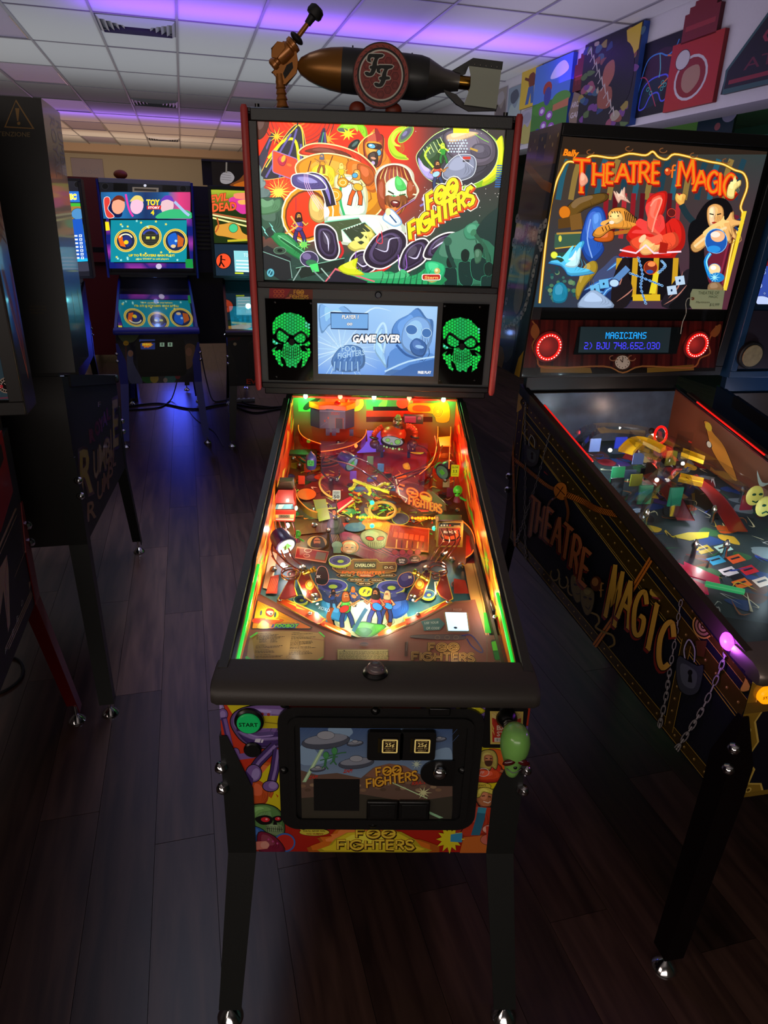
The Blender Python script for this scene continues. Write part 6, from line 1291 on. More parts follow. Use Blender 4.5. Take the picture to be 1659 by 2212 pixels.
for P,sc_,key in (([(398,1010),(420,960),(455,960),(470,1000),(520,1085),(522,1105),(470,1120),(436,1100)],((424,946),(488,1096)),1),([(1062,965),(1100,965),(1092,1010),(1058,1090),(1020,1115),(975,1105),(985,1075),(1030,1000)],((1075,948),(1002,1102)),-1)):
    o=plate('slingshot_plastic',P,.026,.029,REDP,.001); e=plate('plastic_edge',[(x+(x-(460 if key>0 else 1040))*.06,y+(y-1040)*.05) for x,y in P],.0245,.0262,YEDGE,.0005,parent=o)
    a=plateart(P3,.029,'slingshot_print',o); a.line(P,5,'e8d060',closed=True); cx=sum(p[0] for p in P)/len(P); cy=sum(p[1] for p in P)/len(P)
    a.ell(cx,cy-10,24,26,'d88020'); a.ell(cx,cy-14,14,15,'e8c060',out='5a1c08',ow=2); a.text('FOO',cx,cy+34,14,'e8b030',center=True,w=34,ax=(.35*key,.93),ay=(.93,-.35*key)); a.fin()
    for q in sc_:MB().lathe(M3(*q,0),M3(*q,.05),[(0,.006),(.5,.0055),(.6,.009),(.75,.009),(.8,.006),(1,.003)],12).build('post',POST,o)
    q0=M3(sc_[0][0]+key*0,sc_[0][1]+30,.037); q1=M3(sc_[0][0]+key*70,sc_[0][1]+(2 if key>0 else -24),.046)
    if key<0:q0,q1=M3(1088,1010,.034),M3(1005,962,.05)
    MB().lathe(q0,q1,[(0,.004),(.15,.006),(.2,.004),(.35,.0045),(.5,.007),(.56,.004),(.7,.007),(.76,.004),(.88,.008),(1,.0065)],14).build('gold_spot_bracket',mat('gold_lit','c8a038',.25,.9),o)
    P2=[M3(p[0]+(cx-p[0])*.15,p[1]+(cy-p[1])*.12,.012) for p in P]; MB().tube(P2,.0028,7,True).build('rubber_ring',WHITER,o)
for P in ([(372,940),(355,1000),(300,1100),(330,1105),(390,1085),(378,1040),(382,1000),(388,950)],[(1145,962),(1175,955),(1212,1100),(1190,1112),(1150,1085),(1130,1050),(1150,1000)]):
    o=plate('lane_plastic',P,.022,.025,REDP,.001); plate('plastic_edge',[(x+(x-(345 if x<700 else 1170))*.12,y+(y-1030)*.03) for x,y in P],.0195,.0218,YEDGE,.0005,parent=o)
for P in (((362,1015),(372,1010),(368,1072),(354,1078)),((1122,1020),(1134,1018),(1145,1080),(1128,1085))):
    b=MB(); b.tube([M3(*p,.018) for p in P],.0022,8,True); b.build('lane_wire',WHITER,F)
# bats below the slings: lit white posts
for cx,cy in ((450,1130),(505,1140),(1050,1120),(1085,1100)):MB().cyl(M3(cx,cy,0),M3(cx,cy,.022),.0045,10).build('clear_post',CLR,F)
# wire ramps on both sides
WR=mat('ramp_wire','b87868',.22,1.0)
def wires(name,paths,ring=None,r=.0019):
    o=empty(name); o.parent=F.e
    for P in paths:MB().tube([Vector((*xy,0)) for xy in ()] or spl3([M3(x,y,h) for x,y,h in P]),r,7).build('wire',WR,o)
    for (x,y,h,rr_q) in (ring or []):MB().torus(M3(x,y,h),rr_q,r,(0,-.2,1),22,6).build('wire_ring',WR,o)
    return o
def spl3(P,n=5):
    out=[]; N=len(P)
    for i in range(N-1):
        p0,p1,p2,p3=P[max(i-1,0)],P[i],P[i+1],P[min(i+2,N-1)]
        for k in range(n):
            t=k/n; out.append(.5*((2*p1)+(-p0+p2)*t+(2*p0-5*p1+4*p2-p3)*t*t+(-p0+3*p1-3*p2+p3)*t**3))
    out.append(P[-1]); return out
wires('wire_ramp',[[(1155,740,.06),(1168,800,.058),(1130,850,.055),(1100,905,.04)],[(1185,735,.06),(1200,805,.058),(1165,850,.055),(1120,915,.04)],[(1215,740,.06),(1230,800,.058),(1200,845,.055),(1150,910,.04)],[(1245,745,.06),(1255,790,.058),(1235,830,.055),(1180,905,.04)]],[(1135,940,.035,.021),(1138,960,.028,.021)])
wires('wire_ramp',[[(262,880,.05),(300,930,.045),(340,960,.035)],[(310,850,.06),(340,910,.05),(380,940,.04)],[(350,840,.06),(370,890,.05),(420,930,.04)],[(280,850,.06),(330,905,.05),(395,950,.036)]],[(358,965,.03,.02),(360,980,.026,.02)])
wires('wire_ramp',[[(275,700,.075),(282,760,.07),(260,840,.05),(275,900,.04)],[(300,700,.075),(312,760,.07),(290,850,.05)],[(330,700,.075),(345,770,.07),(330,850,.05)],[(370,700,.075),(385,760,.07),(360,830,.05)]])
wires('wire_ramp',[[(600,340,.075),(760,385,.07),(900,500,.06),(930,500,.06)],[(560,370,.07),(700,410,.065),(860,520,.055),(900,520,.055)],[(1120,250,.1),(1130,330,.085),(1060,410,.075),(900,470,.065)],[(1160,300,.09),(1120,400,.08),(1020,450,.07),(930,490,.065)]],r=.0024)
wires('orbit_rail',[[(1000,285,.03),(1080,320,.03),(1095,400,.03),(1000,440,.02)],[(540,350,.03),(520,420,.03),(560,470,.03),(612,460,.03),(615,430,.03)]],r=.003)
# amp toy on the right
def slabpx(name,pts,y,th,m,parent=None,bev=.0015,crop=(0,0,1)):
    P=[F.hit(crop[0]+px/crop[2],crop[1]+py/crop[2],(0,y,0),(0,1,0)) for px,py in pts]
    return MB().prism([(p.x,p.z) for p in P],lambda x,z,t:Vector((x,t,z)),y,y+th).build(name,m,parent or F,bev=bev)
def standart(y,crop,name,parent,m=None):
    a=pxart(F,(0,y-.0004,0),(0,-1,0),crop,step=1e-5); a.fin=lambda:a.build(name,m or ART,parent); return a
D4=(800,1090,5.184); C4=(540,1090,6.144); A4=(560,840,6.144); B4=(790,840,6.144)
def yat(px,py,h=0):return pfpt(F,px,py,h).y
ya=yat(970,1182,.0)
o=slabpx('amplifier_toy',[(755,190),(1028,190),(1020,465),(745,470)],ya,.035,mat('amp_gold','8a7428',.4),crop=D4,bev=.003)
a=standart(ya,D4,'amplifier_print',o); a.poly([(772,206),(1014,206),(1010,246),(768,246)],'1c1c14')
for k,c in enumerate(('c8c8b0','c8c8b0','c8c8b0','d83828')):a.ell(796+k*32,232,11,9,c)
for k in range(5):a.rect(936+k*14,234,944+k*14,242,'d8d0a0')
a.poly([(768,262),(1010,262),(1002,456),(758,460)],'7a2818'); a.ell(892,350,110,66,'2a100c',out='b84828',ow=4); a.ell(892,340,96,52,'c85020'); a.ell(888,320,72,34,'5a1c10'); a.text('ROCK',820,320,28,'e8d8c0',w=150,slant=.1,off=.04,out='5a1c10'); a.fin()
MB().box(o.bound_box[0][0]+.003,o.bound_box[6][0]-.003,ya,ya+.034,max(c[2] for c in o.bound_box),max(c[2] for c in o.bound_box)+.004).build('amplifier_top',mat('amp_brown','5a2418',.4),o)
# signs
def sign(name,px,py,w,h,y,col,fn,label,post_to):
    q=F.hit(px,py,(0,y,0),(0,1,0)); s=1/ (FPX/((Vector((q.x,q.y,q.z))-CAM_P).dot(FW)))
    o=MB().prism(rrect(q.x-w*s/2,q.x+w*s/2,q.z-h*s/2*1.08,q.z+h*s/2*1.08,.002,2),lambda x,z,t:Vector((x,t,z)),y,y+.002).build(name,mat('sign_'+col,col,.4),F,label=label)
    a=Art(lambda u,v:Vector((q.x+(u-.5)*w*s,y-.0003,q.z+(.5-v)*h*s*1.08)),(0,-1,0),step=1e-5); fn(a); a.build('sign_print',art_mat('sign_print_glow',.55) if 'sign_print_glow' not in bpy.data.materials else bpy.data.materials['sign_print_glow'],o)
    b=F.hit(*post_to,(0,y+.004,0),(0,1,0)); MB().cyl((q.x,y+.004,b.z),(q.x,y+.004,q.z),.0015,8).build('sign_post',POST,o); return o
def f50(a):
    a.rect(.03,.03,.97,.97,'f0ecd8'); a.text('SPEED',.5,.27,.14,'302820',center=True,w=.74); a.text('LIMIT',.5,.45,.14,'302820',center=True,w=.62); a.text('50',.5,.88,.36,'202020',center=True,w=.72,off=.02)
sign('speed_sign',727,1069,17,19,yat(727,1120),'e8e4d0',f50,'small white sign reading SPEED LIMIT 50',(727,1150))
def fslow(a):
    a.rect(.03,.03,.97,.97,'f0e018'); a.text('SLOW',.5,.28,.16,'181408',center=True,w=.78,off=.02)
    for x in (.34,.66):a.line([(x,.4),(x,.55),(x-.08,.68)],.05,'181408'); a.line([(x,.55),(x+.1,.66)],.05,'181408'); a.line([(x-.1,.46),(x+.1,.5)],.04,'181408')
    a.text('ALIENS',.5,.86,.1,'4a4010',center=True,w=.6)
sign('warning_sign',983,1017,18,25,yat(985,1062),'d8d010',fslow,'small yellow sign reading SLOW',(984,1060))
# red van
yv=yat(616,1140,.0)
van=slabpx('van_toy',[(281,560),(300,538),(372,540),(382,570),(384,640),(376,694),(276,692),(272,640)],yv,.035,mat('van_red','b8281c',.3,coat=.5),crop=P3,bev=.003)
a=standart(yv,P3,'van_print',van)
a.poly([(286,606),(372,606),(380,636),(278,636)],'70c0e0'); a.poly([(300,606),(330,606),(310,636),(290,636)],'c8ecf8'); a.line([(286,606),(372,606),(380,636),(278,636)],4,'3a1814',closed=True)
a.poly([(276,662),(380,662),(378,682),(276,680)],'b8b090'); a.rect(278,664,294,680,'f0e078'); a.rect(362,664,378,680,'f0e078'); a.rect(300,664,356,680,'6a6a5a'); a.text('FOO',310,678,12,'1c1c18',w=36); a.poly([(274,683),(378,684),(376,694),(276,692)],'d0ccc0'); a.line([(276,640),(380,640)],4,'d84838'); a.fin()
for x in (268,388):q=F.hit(480+x/2.44,840+628/2.44,(0,yv-.004,0),(0,1,0)); MB().ball(q,.005,1,.5,1.4,10,7).build('van_mirror',mat('mirror_grey','b8b0a8',.3),van)
o=slabpx('van_roof',[(300,490),(370,490),(378,560),(284,562)],yv+.02,.03,mat('van_roof_brown','6a5a48',.4),parent=van,crop=P3)
# alien, robot and spotlight toys
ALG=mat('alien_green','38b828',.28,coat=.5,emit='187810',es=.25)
def alien(px,py,s,y,body='7a2a4a'):
    q=F.hit(px,py,(0,y,0),(0,1,0))
    o=MB().ball(q,s,1,.9,1.1,16,12).build('alien_toy',ALG,F,label='small green alien figure with a large domed head')
    MB().ball(q+Vector((-.12*s,-.35*s,-.85*s)),s*.55,1,.9,.9,12,9).build('alien_jaw',ALG,o)
    for k in (-1,1):MB().ball(q+Vector((-.2*s+k*.38*s,-.8*s,-.45*s)),s*.2,1.2,.5,.6).build('eye',BLACKP,o)
    MB().lathe(q+Vector((0,0,-2.6*s)),q+Vector((0,0,-1.2*s)),[(0,s*.8),(.5,s*.7),(.9,s*.45),(1,s*.25)],12).build('alien_body',mat('alien_suit',body,.4),o)
    MB().tube([q+Vector((.3*s,0,-1.5*s)),q+Vector((1.2*s,-.2*s,-1.9*s)),q+Vector((1.9*s,-.4*s,-2.2*s))],s*.25,8).build('alien_arm',ALG,o); return o
alien(989,1059,.0130,yat(990,1105)); alien(643,1153,.0085,yat(643,1185))
PURP=mat('spot_purple','3a2460',.3,coat=.4)
def spot(p,d,s,lens='b8d8b0'):
    d=Vector(d).normalized(); o=MB().lathe(p-d*s*1.1,p+d*s*.75,[(0,s*.45),(.12,s*.8),(.45,s*.95),(.9,s),(1,s*.98)],20).build('spotlight_toy',PURP,F,label='purple toy spotlight')
    MB().lathe(p+d*s*.74,p+d*s*.80,[(0,s*.97),(1,s*.93)],20).build('spotlight_rim',mat('rim_dark','241a30',.4),o); MB().lathe(p+d*s*.79,p+d*s*.83,[(0,s*.82),(1,s*.78)],20).build('spotlight_lens',mat('lens_'+lens,lens,.25,emit=lens,es=.35),o)
    MB().lathe(p+d*s*.82,p+d*s*.86,[(0,s*.45),(1,s*.4)],4).build('lens_decal',mat('decal_green','48a838',.3,emit='308828',es=.4),o); return o
q=F.hit(610,1168,(0,yat(618,1215),0),(0,1,0)); spot(q,(.55,-.8,-.35),.027,'c8e0b8')
q=F.hit(750,995,(0,yat(755,1035),0),(0,1,0)); spot(q,(.75,-.75,-.3),.0265,'5a7868')
q=F.hit(964,1014,(0,yat(965,1050),0),(0,1,0)); spot(q,(-.7,-.8,-.2),.026,'486858')
q=F.hit(672,995,(0,yat(673,1035),0),(0,1,0)); o=MB().lathe(q+Vector((0,0,-.026)),q+Vector((0,0,.03)),[(0,.012),(.15,.016),(.55,.0165),(.75,.014),(.88,.006),(1,.001)],18).build('small_robot_toy',mat('robot_blue','3a3f78',.3,coat=.5),F,label='small blue capsule-shaped robot with a green face panel')
a=Art(lambda u,v:Vector((q.x+u*.010,q.y-.0178,q.z-.002+v*.009)),(0,-1,0),step=1e-5); a.poly(rr_(-1,-1,1,1,.3),'48c050'); a.ell(-.4,.3,.14,.2,'103818'); a.ell(.4,.3,.14,.2,'103818'); a.line([(-.5,-.2),(0,-.5),(.5,-.2)],.14,'103818',sm=3); a.build('face_panel',art_mat('face_panel_glow',.6),o)
# building toy
yb_=yat(720,985,.0)
def facet(name,P0,P1,zlo,zhi,m,parent,t=.006):
    (x0,y0),(x1,y1)=P0,P1; b=MB(); b.add([(x0,y0,zlo),(x1,y1,zlo),(x1,y1,zhi),(x0,y0,zhi),(x0,y0+t,zlo),(x1,y1+t,zlo),(x1,y1+t,zhi),(x0,y0+t,zhi)],[(0,1,2,3),(7,6,5,4),(0,4,5,1),(1,5,6,2),(2,6,7,3),(3,7,4,0)]); return b.build(name,m,parent,smooth=False)
L0=F.hit(669,890,(0,yb_,0),(0,1,0)); R0=F.hit(765,890,(0,yb_,0),(0,1,0)); zt1=F.hit(715,884,(0,yb_,0),(0,1,0)).z; zb1=F.hit(715,926,(0,yb_,0),(0,1,0)).z; zleg=F.hit(715,948,(0,yb_,0),(0,1,0)).z
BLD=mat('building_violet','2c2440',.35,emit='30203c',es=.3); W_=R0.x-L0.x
bt=empty('building_toy'); bt.parent=F.e; bt['label']='violet grey corner building model with an orange roof'
facet('wall',(L0.x,yb_+.03),(L0.x+W_*.22,yb_),zb1,zt1,BLD,bt); facet('wall',(L0.x+W_*.22,yb_),(L0.x+W_*.80,yb_),zb1,zt1,BLD,bt); facet('wall',(L0.x+W_*.80,yb_),(R0.x,yb_+.03),zb1,zt1,BLD,bt)
b=MB(); b.prism([(L0.x-.003,yb_+.03),(L0.x+W_*.21,yb_-.006),(L0.x+W_*.4,yb_+.002),(L0.x+W_*.82,yb_-.006),(R0.x+.003,yb_+.03),(R0.x+.003,yb_+.07),(L0.x-.003,yb_+.07)],lambda x,y,t:Vector((x,y,t)),zt1,zt1+.014); b.build('roof',mat('roof_orange','f06010',.3,emit='e04808',es=.55),bt,bev=.002)
MB().ball((L0.x+W_*.62,yb_+.01,zt1+.014),.011,1,.8,1).build('red_dome',mat('dome_red','d01808',.2,emit='c01008',es=.8),bt)
for k in (.36,.5,.9):MB().box(L0.x+W_*k,L0.x+W_*(k+.09),yb_-.003,yb_+.0,zb1-.022,zb1).build('pillar',BLD,bt)
a=Art(lambda u,v:Vector((L0.x+W_*(.22+.58*u),yb_-.0006,zb1+(zt1-zb1)*v)),(0,-1,0),step=1e-5); a.rect(.35,-.2,.78,1,'6a606c'); a.rect(.62,.02,.92,.55,'1c1014'); a.line([(.62,.02),(.62,.55),(.92,.55),(.92,.02)],.02,'c83828'); a.line([(0,.9),(1,.9)],.03,'c8a8c0'); a.text('STUDIO',.44,.72,.14,'e83020',w=.34,ay=(0,1),off=.02); a.line([(.04,.1),(.3,.35)],.012,'9a88b0'); a.ell(.2,.4,.03,.06,'d83828'); a.ell(.34,.55,.03,.06,'e84838'); a.build('wall_print',art_mat('building_print_glow',.5),bt)
# the robot with skull head
yr_=yat(857,990,.0)
def rq(x,y,dy=0):return F.hit(790+x/6.144,840+y/6.144,(0,yr_+dy,0),(0,1,0))
rb=empty('robot_toy'); rb.parent=F.e; rb['label']='round orange-red robot model with a green skull head and purple hands'
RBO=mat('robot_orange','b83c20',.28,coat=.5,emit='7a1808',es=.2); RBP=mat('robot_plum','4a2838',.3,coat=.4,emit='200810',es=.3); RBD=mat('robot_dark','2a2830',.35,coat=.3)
c=rq(365,600); u_=(rq(465,600)-rq(365,600)).x/100
MB().ball(c,175*u_,1.0,.8,.72,22,14).build('body',RBO,rb)
c2=rq(358,690,-.012); MB().ball(c2,162*u_,1.0,.75,.60,22,14).build('belly',RBD,rb)
f_=rq(352,692,-.04); a=Art(lambda x,y:F.hit(790+x/6.144,840+y/6.144,(0,yr_-.036,0),(0,-1,-.1)),(0,-1,0),step=1e-5)
a.ell(357,690,138,54,'a8a8ac',10,out='1c1c22',ow=9); a.ell(292,680,28,24,'88c860',out='202820',ow=4); a.ell(424,704,36,32,'88c860',out='202820',ow=6); a.ell(343,728,17,15,'88c860',out='202820',ow=3)
for k,(x,y,r) in enumerate(((243,762,11),(280,775,13),(323,783,8),(361,793,16),(396,793,8),(444,800,16),(484,802,7))):a.ell(x,y,r,r,'c0e888')
a.build('belly_panel',art_mat('belly_panel_glow',.7),rb)
for sx,P in ((-1,[(225,500),(190,520),(120,590),(110,650),(120,700)]),(1,[(530,490),(600,500),(655,560),(650,640),(620,700)])):
    pts=spl3([rq(*p,-.005) for p in P],6); MB().tube(pts,[(.0092 if k % 2 else .0075) for k in range(len(pts))],12).build('ribbed_arm',RBO,rb)
    e=rq(*P[-1],-.02)+Vector((0,0,-.008)); MB().ball(e,.0165,1,1,.9).build('hand',RBP,rb)
    for k in range(4):MB().tube([e+Vector((sx*-.012+k*.007-.002,-.012,.002)),e+Vector((sx*-.010+k*.006-.002,-.016,-.012)),e+Vector((sx*-.008+k*.005,-.010,-.02))],.0042,8).build('finger',RBP,rb)
    MB().torus(rq(P[-2][0],P[-2][1],-.01),.012,.003,(.2,.1,1)).build('cuff',RBD,rb)
c3=rq(420,520,-.0); MB().lathe(c3+Vector((0,0,-.006)),c3+Vector((0,0,.010)),[(0,.022),(.4,.020),(.5,.0175),(1,.0165)],22).build('collar',RBD,rb)
g=skull_knob(rb,rq(432,395,0)+Vector((0,.002,.0)),.021,mat('skull_green','7a9a58',.35,emit='3a5818',es=.3),BLACKP,BLACKP)
MB().ball(c3+Vector((0,0,.018)),.0175,1,1,1.3,16,10).build('glass_dome',CLR,rb)
for x in (215,570):MB().cyl(rq(x,830),rq(x,930,.01),.005,10).build('leg',mat('robot_leg_blue','28284a',.4),rb)
# orange ramp walls and inner loops
RMP=glass_mat('orange_clear_plastic',(1,.42,.16),.10,.5,.05)
def wall3(name,pts,h0,h1,m,crop=P3):
    P=spl3([F.hit(crop[0]+x/crop[2],crop[1]+y/crop[2],(0,.12,F.zf+h1),(0,-F.ps,1)) for x,y in pts],6); b=MB(); vs=[]; fs=[]
    for p in P:vs+=[(p.x,p.y,pfz(p.y)+h0),(p.x,p.y,pfz(p.y)+h1),(p.x+.001,p.y+.0012,pfz(p.y)+h1),(p.x+.001,p.y+.0012,pfz(p.y)+h0)]
    for i in range(len(P)-1):fs+=[(i*4+k,i*4+(k+1) % 4,i*4+4+(k+1) % 4,i*4+4+k) for k in range(4)]
    o=b.add(vs,fs).build(name,m,F,smooth=True); MB().tube([(p.x,p.y,pfz(p.y)+h1) for p in P],.0014,6).build('lit_edge',mat('orange_lit_edge','f08030',.3,emit='f06818',es=.8),o); return o
wall3('ramp_wall',[(470,130),(410,170),(405,220),(440,260),(520,290)],.05,.085,RMP); wall3('ramp_wall',[(690,140),(750,180),(755,240),(700,290),(600,320),(520,330)],.045,.075,RMP)
wall3('ramp_wall',[(990,90),(1080,110),(1130,160),(1135,260),(1110,380),(1040,450)],.05,.09,RMP); wall3('ramp_wall',[(1190,130),(1205,200),(1200,300),(1195,420)],.04,.09,RMP)
wall3('guide_wall',[(1260,690),(1310,740),(1330,800),(1320,860),(1285,890)],.0,.022,STEEL); wall3('guide_wall',[(385,530),(400,580),(450,630),(500,650)],.01,.03,mat('tan_guide','a8883a',.3,.6))
plate('upper_ramp_plate',[(505,305),(640,285),(690,250),(740,260),(640,345),(520,350)],.050,.053,REDP); plate('orbit_plate',[(330,322),(498,318),(498,352),(328,340)],.05,.056,BLACKP)
plate('ramp_entry_plastic',[(1140,255),(1200,250),(1205,300),(1150,300)],.085,.087,mat('yellow_ramp','e89010',.3,emit='d87808',es=.6))
q=[F.hit(790+x/6.144,840+y/6.144,(0,yr_+.02,0),(0,1,0)) for x,y in ((500,338),(765,340),(760,468),(510,462))]
b=MB(); b.prism([(p.x,p.z) for p in q],lambda x,z,t:Vector((x,t,z)),yr_+.02,yr_+.023); o=b.build('portrait_card',BLACKP,F)
a=pxart(F,(0,yr_+.0197,0),(0,-1,0),B4,step=1e-5); a.poly([(515,360),(670,362),(665,450),(518,446)],'c81838'); a.ell(712,400,38,40,'1c1418'); a.ell(712,396,24,30,'b83848'); a.blob([(690,410),(734,410),(724,440),(700,440)],'3a0c14',0,0); a.rect(520,366,662,380,'e84860'); a.fin=None; a.build('card_print',art_mat('card_glow',.8),o)
# big lit logo plastic in the middle right
q=(930,1058)
o=plate('logo_plastic',[(905,475),(1000,490),(1110,540),(1175,600),(1180,640),(1050,640),(960,590),(915,545)],.050,.053,REDP,.001)
a=plateart(P3,.053,'logo_print',o,art_mat('logo_glow',.85)); a.poly([(908,478),(1000,493),(1108,543),(1170,602),(1175,636),(1052,636),(962,588),(918,545)],'6a1008')
band_logo(a,(925,545,44,190,(.93,.30),(.02,-1)),(985,610,40,180,(.95,.25),(.02,-1)),[('2a0804',20,2,3),('e83c10',13,0,0),('f8a028',5,0,0)]); a.line([(915,478),(935,560),(975,580),(965,600)],6,'e8d8a0'); a.poly([(1045,560),(1100,575),(1095,595),(1050,580)],'f8b828'); a.fin()
# bumper, dot-lamp rows, jewel lamps, scattered posts and targets
for x0,y0,n in ((712,676,8),(1002,680,9)):
    o=empty('lamp_strip'); o.parent=F.e
    for k in range(n):MB().ball(M3(x0+k*15,y0+(k % 2)*3,.02),.0035,1,1,1,8,6).build('bead_lamp',mat('amber_lamp','ff8010',.3,emit='ff6a08' if k else 'ff6a08',es=3.5),o)
JW=mat('green_jewel','20e898',.2,emit='28f0a0',es=2.2)
for x,y,h in ((790,600,.03),(790,722,.012),(1118,735,.02),(455,275,.06)):MB().lathe(M3(x,y,h),M3(x,y,h+.014),[(0,.006),(.5,.0065),(1,.002)],10).build('jewel_lamp',JW,F)
WB=mat('white_bulb','ffffff',.2,emit='fff4e8',es=5)
for x,y,h in ((453,200,.05),(300,850,.03),(320,930,.025),(705,300,.06),(345,720,.05),(1215,400,.05),(195,880,.05)):MB().ball(M3(x,y,h),.0055,1,1,1.2,10,7).build('playfield_bulb',WB,F)
for x,y,s in ((572,480,1),(605,480,.8),(408,400,1),(612,282,1),(485,720,.9),(1165,870,1.2),(1212,900,1),(1258,930,1),(270,950,1),(375,365,.7),(1175,480,.8),(598,680,.6)):
    MB().lathe(M3(x,y,0),M3(x,y,.045*s),[(0,.008),(.15,.008),(.2,.005),(.55,.005),(.6,.0075),(.75,.0075),(.8,.004),(1,.003)],12).build('playfield_post',POST,F)
for x,y,c in ((418,505,'e83c20'),(448,440,'d82c18'),(338,600,'5a1c18'),(690,480,'6a3a98'),(780,400,'70985a'),(835,440,'3a7090'),(1180,520,'d8c8a0'),(1200,570,'8a3058')):
    p=M3(x,y,.0); MB().box(p.x-.010,p.x+.010,p.y,p.y+.003,p.z,p.z+.028).build('drop_target',mat('target_'+c,c,.35,coat=.3),F,bev=.001)
# more small furniture of the playfield: targets under the building, dark screws, purple lit stage, yellow-green lizard ramp
o=slabpx('stage_backdrop',[(1430,560),(1660,560),(1660,830),(1300,850),(1340,760),(1440,700)],yat(810,985)+.01,.004,mat('violet_lit_clear','7a60d8',.25,emit='5a40c8',es=.7),crop=A4,bev=.0005)
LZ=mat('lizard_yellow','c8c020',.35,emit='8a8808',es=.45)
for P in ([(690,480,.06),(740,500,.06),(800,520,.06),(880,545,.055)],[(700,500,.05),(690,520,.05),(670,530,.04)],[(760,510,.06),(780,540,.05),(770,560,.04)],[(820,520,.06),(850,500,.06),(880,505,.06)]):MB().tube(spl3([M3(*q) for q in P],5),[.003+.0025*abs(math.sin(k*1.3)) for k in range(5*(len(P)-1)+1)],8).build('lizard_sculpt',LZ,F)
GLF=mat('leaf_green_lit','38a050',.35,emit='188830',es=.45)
rr=random.Random(31)
for k in range(26):
    x,y=rr.uniform(690,900),rr.uniform(555,660); a0=rr.uniform(0,6.3); q=M3(x,y,.012); w0=Vector((math.cos(a0),math.sin(a0),.25))*rr.uniform(.012,.024); s0=Vector((-w0.y,w0.x,0))*.28
    MB().add([q,q+w0*.5+s0,q+w0,q+w0*.5-s0,q+w0*.5+Vector((0,0,.003))],[(0,1,4),(1,2,4),(2,3,4),(3,0,4),(0,3,2,1)]).build('jungle_leaf',(GLF,LZ,mat('leaf_orange_lit','d87020',.35,emit='b84808',es=.45))[k % 3],F,smooth=False)
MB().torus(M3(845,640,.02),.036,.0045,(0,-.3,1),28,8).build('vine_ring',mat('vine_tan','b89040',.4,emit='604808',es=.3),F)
for x,y in ((360,330),(520,355),(640,300),(700,355),(905,470),(1100,460),(1010,700),(1240,640),(480,640),(560,745),(660,690),(1130,560)):MB().lathe(M3(x,y,.0),M3(x,y,.03),[(0,.004),(.6,.004),(.65,.007),(.9,.007),(1,.003)],10).build('playfield_post',POST,F)
# ================================================================ the gold-trimmed machine on the right
T=Mach('pinball_machine',.965,.075,.176,Yb=1.085,Zb=1.136,Zt=1.813,W=.685,zbf=.513,zbr=.55,zt=.832,ztr=1.085,L=1.227,D=.218,yf=.018,lx=.035)
tag(T.e,'right pinball machine in black and gold with chains, a stage-magic glass and red ringed speakers','pinball machine','pinball machines')
SILV=mat('satin_rail_steel','8a7c74',.38,.85,bump=.05,nscale=300)
cabinet(T,mat('navy_hammered','0e1018',.45,bump=.5,nscale=260),mat('rail_brown_steel','4a3c34',.4,.6),mat('leg_dark_chrome','221a1c',.25,.7),SILV,lt=.72)
head(T,mat('head_black','0b0b0c',.45),w=.03)
playfield_box(T,zf=.775,y0=.06)
C5=(1060,820,2.7696); T4=(1080,250,2.865); xt=T.bbmap()
GD,GD2,GDK='b08c34','b89438','3a2c0c'
side=(-.2797,0,0)
a=pxart(T,side,(-1,0,0),C5)
a.clip=crop_of(T,[side and (-.2797,y,z) for y,z in ((0,T.zbf),(T.L,T.zbr),(T.L,T.ztr-.03),(0,T.zt-.04))],C5)
def inplane(y,z):p=pxof(T,(-.2797,y,z)); return ((p[0]-C5[0])*C5[2],(p[1]-C5[1])*C5[2])
def strap(y0,z0,y1,z1,w,n):
    a.line([inplane(y0,z0),inplane(y1,z1)],1,GD); q=lambda t,o:inplane(y0+(y1-y0)*t-(z1-z0)*o,z0+(z1-z0)*t+(y1-y0)*o)
    L=math.hypot(y1-y0,z1-z0); o=w/2/L
    a.poly([q(0,o),q(1,o),q(1,-o),q(0,-o)],GDK); a.line([q(0,o),q(1,o)],3,GD); a.line([q(0,-o),q(1,-o)],3,GD)
    for k in range(n):c=q((k+.5)/n,0); r=3+4.5*(c[0]/1600); a.ell(c[0],c[1],r*1.3,r*1.5,'6a5020'); a.ell(c[0]-r*.3,c[1]-r*.4,r*.5,r*.6,'d8b870')
strap(1.20,1.035,.0,.795,.035,34); strap(1.22,.975,.0,.735,.045,34); strap(1.2,.945,.0,.705,.001,1); strap(1.22,.575,0,.535,.03,34); strap(1.19,.56,1.19,1.03,.05,12); strap(.185,.54,.19,.76,.03,7)
a.blob([(165,60),(200,40),(208,90),(180,130),(190,170),(150,190)],GD,GDK,2); a.blob([(90,520),(118,540),(108,700),(120,800),(90,930),(80,900)],GD,GDK,2)
a.blob([(625,505),(670,560),(700,600),(760,660),(830,740),(820,760),(760,740),(700,720),(650,620),(660,590),(640,580)],GD,GDK,3,sm=4)
for q in ((650,545),(690,640),(720,690),(780,740)):a.ell(*q,8,12,GDK)
a.blob([(1510,1600),(1560,1580),(1610,1670),(1600,1760),(1560,1740),(1540,1790),(1560,1850),(1500,1860),(1530,1780),(1500,1700)],GD,GDK,4,sm=4)
